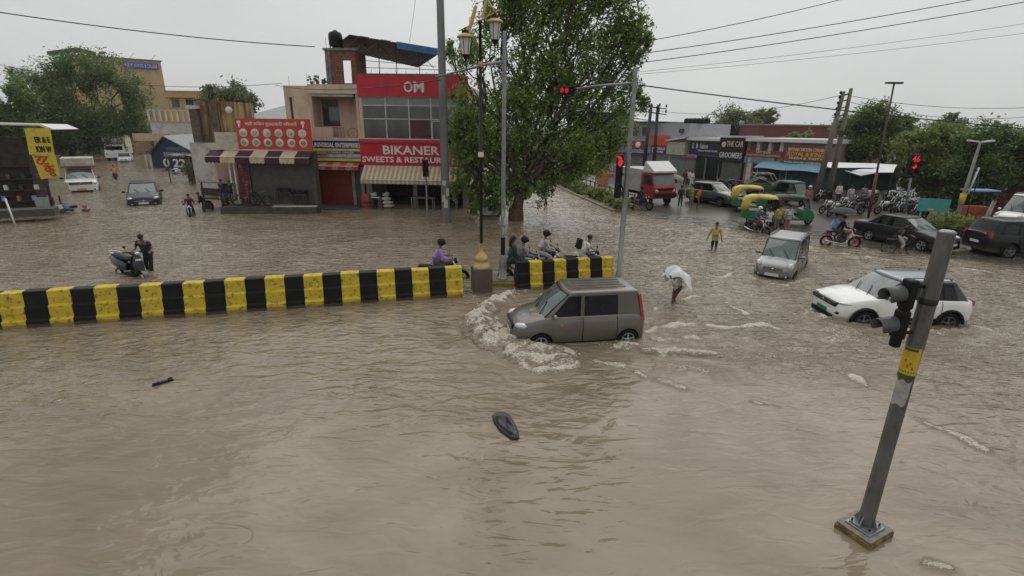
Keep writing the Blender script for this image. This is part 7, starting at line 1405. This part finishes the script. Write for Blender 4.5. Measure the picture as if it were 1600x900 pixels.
for x in (-.7,.8): wheel(hc, (x,-.55,.3), .4, .07, -1, dw_, 8)
# debris left on the roadside by the kiosk
pile_c = [C_['blue'], C_['white'], C_['brown'], C_['pink'], C_['dgrey'], C_['teal']]
for k, (px, py, lab) in enumerate(((282,272,'heap of blue and white bags beside the blue kiosk'),(266,268,'low heap of pale sacks at the foot of the blue kiosk'),(118,332,'heap of wet refuse beside the yellow signboards'))):
    q = G(px, py); b_ = MB()
    for j in range(9): b_.box((random.uniform(-.7,.7), random.uniform(-.35,.35), random.uniform(.05,.4)), (random.uniform(.2,.5), random.uniform(.15,.4), random.uniform(.1,.3)), pile_c[(j+k) % 6], rz=random.uniform(0,3), rx=random.uniform(-.4,.4))
    tag(bevel(b_.build('refuse', None, None, (q[0], q[1], 0), 0), .04), lab, 'refuse', kind='stuff')
# old stained block above the food shop
rb, w_, h_ = backblock('stained_block', 'old rust-stained concrete shell with ochre pillars behind the food shop', 303, 364, 158, 40.5, mat('stained_ochre', (.34,.24,.11), .85, var=.45, scale=1.5, dirt=(.10,.06,.035), dscale=.9, dth=(.42,.56), stretch=(1.6,1.6,.3)), depth=3)
MB().b2((-w_-.35,-.3,h_-3.0),(-w_+.3,2,h_-.6),mat('dark_brown_wall', (.13,.105,.08), .9, var=.5)).build('dark_bay', rb); MB().b2((-w_-.5,-.4,h_-.55),(-w_+.4,2.2,h_-.3),whitew).build('bay_roof', rb); MB().b2((-.25,-.12,h_-3.6),(.25,-.01,h_+.1),MC['dark_brown_wall']).build('recess_shade', rb)  # bay plain dark brown; recess a proud dark strip, its shade put into colour
for k in range(7): MB().tube([(-w_+k*w_/3,.4,h_),(-w_+k*w_/3+.1,.4,h_+.5)],.03,4,rr_).build('rebar', rb)
leaves('moss_tufts', [((x,.2,h_+.1),(.5,.3,.2)) for x in (-w_*.8,-w_*.3,w_*.3)], 700, .12, LM['dark'], rb, 8); MB().b2((-w_-.8,-.2,-.3),(-w_+1.4,.0,h_-3.02),whitew).build('lower_wall', rb)
sd_ = MB(); sd_.lathe([(0,0),(.2,.03),(.24,.07)], n=12, m=white_p, ax='Y'); tag(sd_.build('satellite_dish', None, None, (AT(362,172,40).x, 39.6, AT(362,172,40).z), R(30)), 'small white satellite dish at the right corner of the rust-stained shell', 'satellite dish')
rb, w_, h_ = backblock('grey_roof_house', 'house with a grey sheet roof between the trees and the cream house', 372, 446, 190, 50, whitew); b_ = MB(); b_.add([(-w_-1,-.6,h_),(w_+.5,-.6,h_),(w_+.5,6,h_+1.7),(-w_+2,6,h_+1.7)], [(0,1,2,3)], mat('grey_sheet_roof2', (.24,.26,.26), .5, var=.2)); b_.b2((-w_-1,-.62,h_-.35),(w_+.5,-.5,h_+.02),dsteel); b_.build('roof', rb)
# left edge stall with the yellow sign boards
YS = 33.0
def lrect(px, py, Y=YS): return AT(px, py, Y)
le = empty('roadside_stall', (lrect(45,300).x, YS, 0), R(20), 'dark cluttered stall with a white sheet roof at the left edge', 'stall'); MB().b2((-3.5,.2,-.3),(.3,2.2,4.5),mat('stall_wall_dark', (.045,.035,.03), .85, var=.5)).build('wall', le); zt = lrect(60,190).z; MB().prism([(-4,zt-.05),(1.8,zt-.15),(2.4,zt-.45),(2.3,zt-.5),(1.7,zt-.25),(-4,zt-.18)], -.6, 3, white_p).build('roof', le)
for k, z in enumerate((.5,1.2,1.9,2.7)): MB().b2((-3.2,-.15,z),(1.0,.18,z+.06),dw_).build('shelf', le)
for k in range(16): MB().b2((-3.0+k*.26,-.1,.56+(k%3)*.7),(-2.82+k*.26,.1,.56+(k%3)*.7+.3),pile_c[k % 6]).build('goods', le)
def vboard(pts, m, name, lab, lines=(), Y=32.2, depth=.10):
    ps = [AT(px, py, Y) for px, py in pts]; o0 = Vector((ps[0].x, Y, 0)); root = empty(name, o0, 0, lab, 'sign'); q = [p-o0 for p in ps]; b_ = MB(); b_.add([*q, *[p+Vector((0,depth,0)) for p in q]], [(0,1,2,3),(7,6,5,4),(0,4,5,1),(1,5,6,2),(2,6,7,3),(3,7,4,0)], m); fixn(b_.build('board', root)); MB().tube([(.3,depth+.05,-.3),(.3,depth+.05,q[0].z)],.05,5,dsteel).build('post', root)
    for t, a0, a1, t0, t1, mm in lines:   # placed down the board
        c0 = q[0].lerp(q[3], (t0+t1)/2); c1 = q[1].lerp(q[2], (t0+t1)/2); hgt = (q[0].z-q[3].z)*(t1-t0)
        text(t, root, lerp(c0.x, c1.x, a0), lerp(c0.x, c1.x, a1), (c0.z+c1.z)/2-hgt/2, (c0.z+c1.z)/2+hgt/2, -.03, mm, bold=.02)
    return root
redlet = mat('red_letters', (.5,.04,.03), .5)
vboard([(38,200),(76,200),(83,242),(46,242)], yellowsign, 'yellow_signboard', 'upper yellow signboard with black letters at the left edge', [('ER & E',.35,.98,.32,.55,blackp),('ION W',.35,.98,.66,.9,blackp)])
vboard([(50,243),(84,242),(92,276),(64,280)], yellowsign, 'yellow_signboard', 'lower yellow signboard with red Hindi letters at the left edge', [('टट',.1,.7,.05,.40,redlet),('कु',.35,.9,.45,.92,redlet)], Y=32.0)
q = [AT(px,py,31.8) for px,py in ((76,286),(103,285),(108,306),(80,309))]; vboard([(76,287),(103,285),(108,304),(81,308)], mat('pale_olive_board', (.36,.36,.24), .7), 'signboard', 'blank pale olive board leaning below the yellow signboards', Y=31.6); vboard([(52,309),(73,308),(77,326),(58,327)], mat('pale_teal_board', (.25,.32,.30), .7), 'signboard', 'small pale teal board below and left of the olive one', Y=30.6)
q = G(50, 345); cb = empty('roadside_cart', (q[0], q[1], -.2), R(30), 'low dark cart under the teal board at the left edge', 'cart'); MB().b2((-1.5,-.5,.5),(1.2,.6,.9),dkconc).build('cart_body', cb); MB().tube([(-.7,-.6,1.6),(-.5,-.9,-.1)],.05,6,white_p).build('white_pipe', cb)

# ---------------------------------------------------------------- trees round about
tree(AT(112,240,82).xy.to_3d(), blobs_px(80, [(70,150,42),(110,120,40),(150,115,42),(190,135,34),(205,170,26),(60,190,36),(120,170,50),(175,185,40),(40,130,30),(95,205,34),(150,210,32),(210,205,18),(125,218,22),(175,215,20),(60,215,24)]), 70000, .34, LM['dark'], 'broad dark tree hiding the lower half of the beige block', 'broad_tree', .5, 12, fill=.3)
tree((-62,58,0), blobs_px(56, [(20,150,36),(0,190,40),(30,215,26)]), 16000, .28, LM['dark'], 'dark tree at the left edge behind the stall roof', 'broad_tree', .4, 13)
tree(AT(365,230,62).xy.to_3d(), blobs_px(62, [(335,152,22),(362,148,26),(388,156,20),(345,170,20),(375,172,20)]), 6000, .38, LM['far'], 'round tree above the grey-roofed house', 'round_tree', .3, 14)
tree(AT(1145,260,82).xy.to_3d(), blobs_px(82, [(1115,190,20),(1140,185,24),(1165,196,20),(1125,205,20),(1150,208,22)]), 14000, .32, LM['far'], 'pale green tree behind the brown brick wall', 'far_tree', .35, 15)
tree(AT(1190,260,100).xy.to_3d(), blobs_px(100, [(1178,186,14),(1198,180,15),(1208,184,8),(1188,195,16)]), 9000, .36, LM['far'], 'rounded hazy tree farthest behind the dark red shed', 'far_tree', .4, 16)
tree(AT(1250,250,60).xy.to_3d(), blobs_px(60, [(1238,214,12,.6),(1255,212,13,.6),(1225,218,8,.6)]), 1500, .3, LM['lime'], 'top of a small bright tree showing over the white roof edge', 'small_tree', .12, 17)
tree(AT(1375,320,50).xy.to_3d(), blobs_px(50, [(1340,200,32),(1370,190,32),(1400,200,28),(1350,230,30),(1390,228,30),(1325,232,20)]), 26000, .25, LM['dark'], 'rounded dark tree above the white canopy', 'broad_tree', .4, 18)
tree(AT(1440,330,42).xy.to_3d(), blobs_px(42, [(1420,225,28),(1455,220,30),(1478,205,24),(1440,255,32),(1410,270,26),(1475,255,34),(1455,290,30),(1500,230,26)]), 26000, .24, LM['lime'], 'yellow-green tree behind the red traffic light', 'broad_tree', .3, 19, droop=.1)
tree(AT(1530,330,38).xy.to_3d(), blobs_px(38, [(1520,225,28),(1550,218,34),(1580,230,34),(1510,265,34),(1545,265,36),(1585,275,34),(1500,300,26),(1535,305,26),(1605,225,30)]), 30000, .22, LM['dark'], 'dark tree at the right edge behind the pale leaning pole', 'broad_tree', .3, 20)
tree(AT(1478,320,52).xy.to_3d(), blobs_px(52, [(1478,188,14),(1490,205,22),(1465,205,16)]), 3000, .36, LM['far'], 'pointed tree top rising between the two right-hand trees', 'far_tree', .25, 22)
for k, (px, py, Y, r_) in enumerate(((1480,345,29,16),(1512,352,28,14))):
    a = AT(px, py, Y); b_ = empty('bush', (a.x, Y, tz(a.x, Y)), 0, ('leafy bush beside the pale leaning pole','low bush between the pale leaning pole and the black SUV')[k], 'bush'); leaves('foliage', [((0,0,.55),(.9,.7,.6)),((.6,.3,.4),(.6,.5,.45))], 2600, .16, LM['lime'], b_, 30+k); MB().tube([(0,0,-.1),(.05,0,.5)],[.05,.03],5,bark).build('stem', b_)
# far treeline closing the streets
tl = empty('treeline', (0, 130, 0), 0, 'hazy band of far trees along the horizon', 'treeline'); tl['kind'] = 'stuff'
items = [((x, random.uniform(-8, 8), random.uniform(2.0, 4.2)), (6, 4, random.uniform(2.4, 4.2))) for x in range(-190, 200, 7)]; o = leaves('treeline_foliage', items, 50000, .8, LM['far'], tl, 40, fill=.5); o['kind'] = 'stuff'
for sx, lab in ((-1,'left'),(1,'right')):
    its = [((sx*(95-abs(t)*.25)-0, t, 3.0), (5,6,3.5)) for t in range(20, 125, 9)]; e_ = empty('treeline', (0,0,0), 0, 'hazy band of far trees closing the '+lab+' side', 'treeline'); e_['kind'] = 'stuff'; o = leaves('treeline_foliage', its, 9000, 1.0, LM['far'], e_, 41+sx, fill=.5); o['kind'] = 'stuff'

# ---------------------------------------------------------------- overhead wires
wm_ = mat('wire', (.03,.03,.032), .6)
def wire(a, c, sag, r_, lab, n=20):
    a = AT(*a); c = AT(*c); pts = []
    for i in range(n+1): t = i/n; p = a.lerp(c, t); p.z -= sag*4*t*(1-t); pts.append(p-a)
    tag(MB().tube(pts, r_, 5, wm_).build('overhead_wire', None, None, a), lab, 'wire', 'overhead wires')
wire((-60,10,30),(492,73,38),.25,.03,'thick wire crossing the sky from the left edge to the brick stair tower')
wire((-40,92,40),(440,130,40),.9,.018,'sagging thin wire in front of the beige block and the cream house')
wire((430,133,38),(688,125,17.7),.3,.018,'wire running from the cream house along the red fascia to the thick grey pole')
wire((1000,133,19.3),(1660,206,22),.10,.022,'thick wire from the grey pole to the right edge across the twin poles')
wire((1000,66,24),(1330,-5,26),.1,.016,'topmost thin wire at the upper right'); wire((1000,84,26),(1660,-28,26),.15,.018,'second thin wire from the top at the upper right'); wire((985,100,26),(1660,-8,26),.15,.018,'third thin wire from the top at the upper right')
wire((1000,112,40),(1660,28,40),.2,.012,'faint upper one of the two far wires at the upper right'); wire((1000,116,42),(1660,44,42),.2,.012,'faint lower one of the two far wires at the upper right')
wire((1020,172,60),(1325,146,43),.9,.02,'wire between the far twin poles and the near twin poles'); wire((1330,150,43),(1660,165,40),.5,.018,'wire from the near twin poles to the right edge'); wire((1330,160,43),(1700,172,40),.9,.018,'lower wire from the near twin poles to the right edge'); wire((870,105,19.5),(1000,135,19.2),.1,.014,'short stay wire above the arm with the red lenses')
wire((640,65,38),(652,-20,38),.0,.012,'thin upright cable above the sloping roof sheets')
# ---------------------------------------------------------------- damp air

hz_ = MB().b2((-260,-20,-1.9),(260,175,32), None).build('haze'); tag(hz_, kind='stuff'); hm_ = bpy.data.materials.new('haze'); hm_.use_nodes = True; t_ = hm_.node_tree; t_.nodes.remove(t_.nodes['Principled BSDF'])
pv = t_.nodes.new('ShaderNodeVolumePrincipled'); pv.inputs['Color'].default_value = (.92,.94,.95,1); pv.inputs['Density'].default_value = .0003; pv.inputs['Anisotropy'].default_value = .2; t_.links.new(pv.outputs[0], t_.nodes['Material Output'].inputs['Volume']); hz_.data.materials.clear(); hz_.data.materials.append(hm_)
fit_texts()
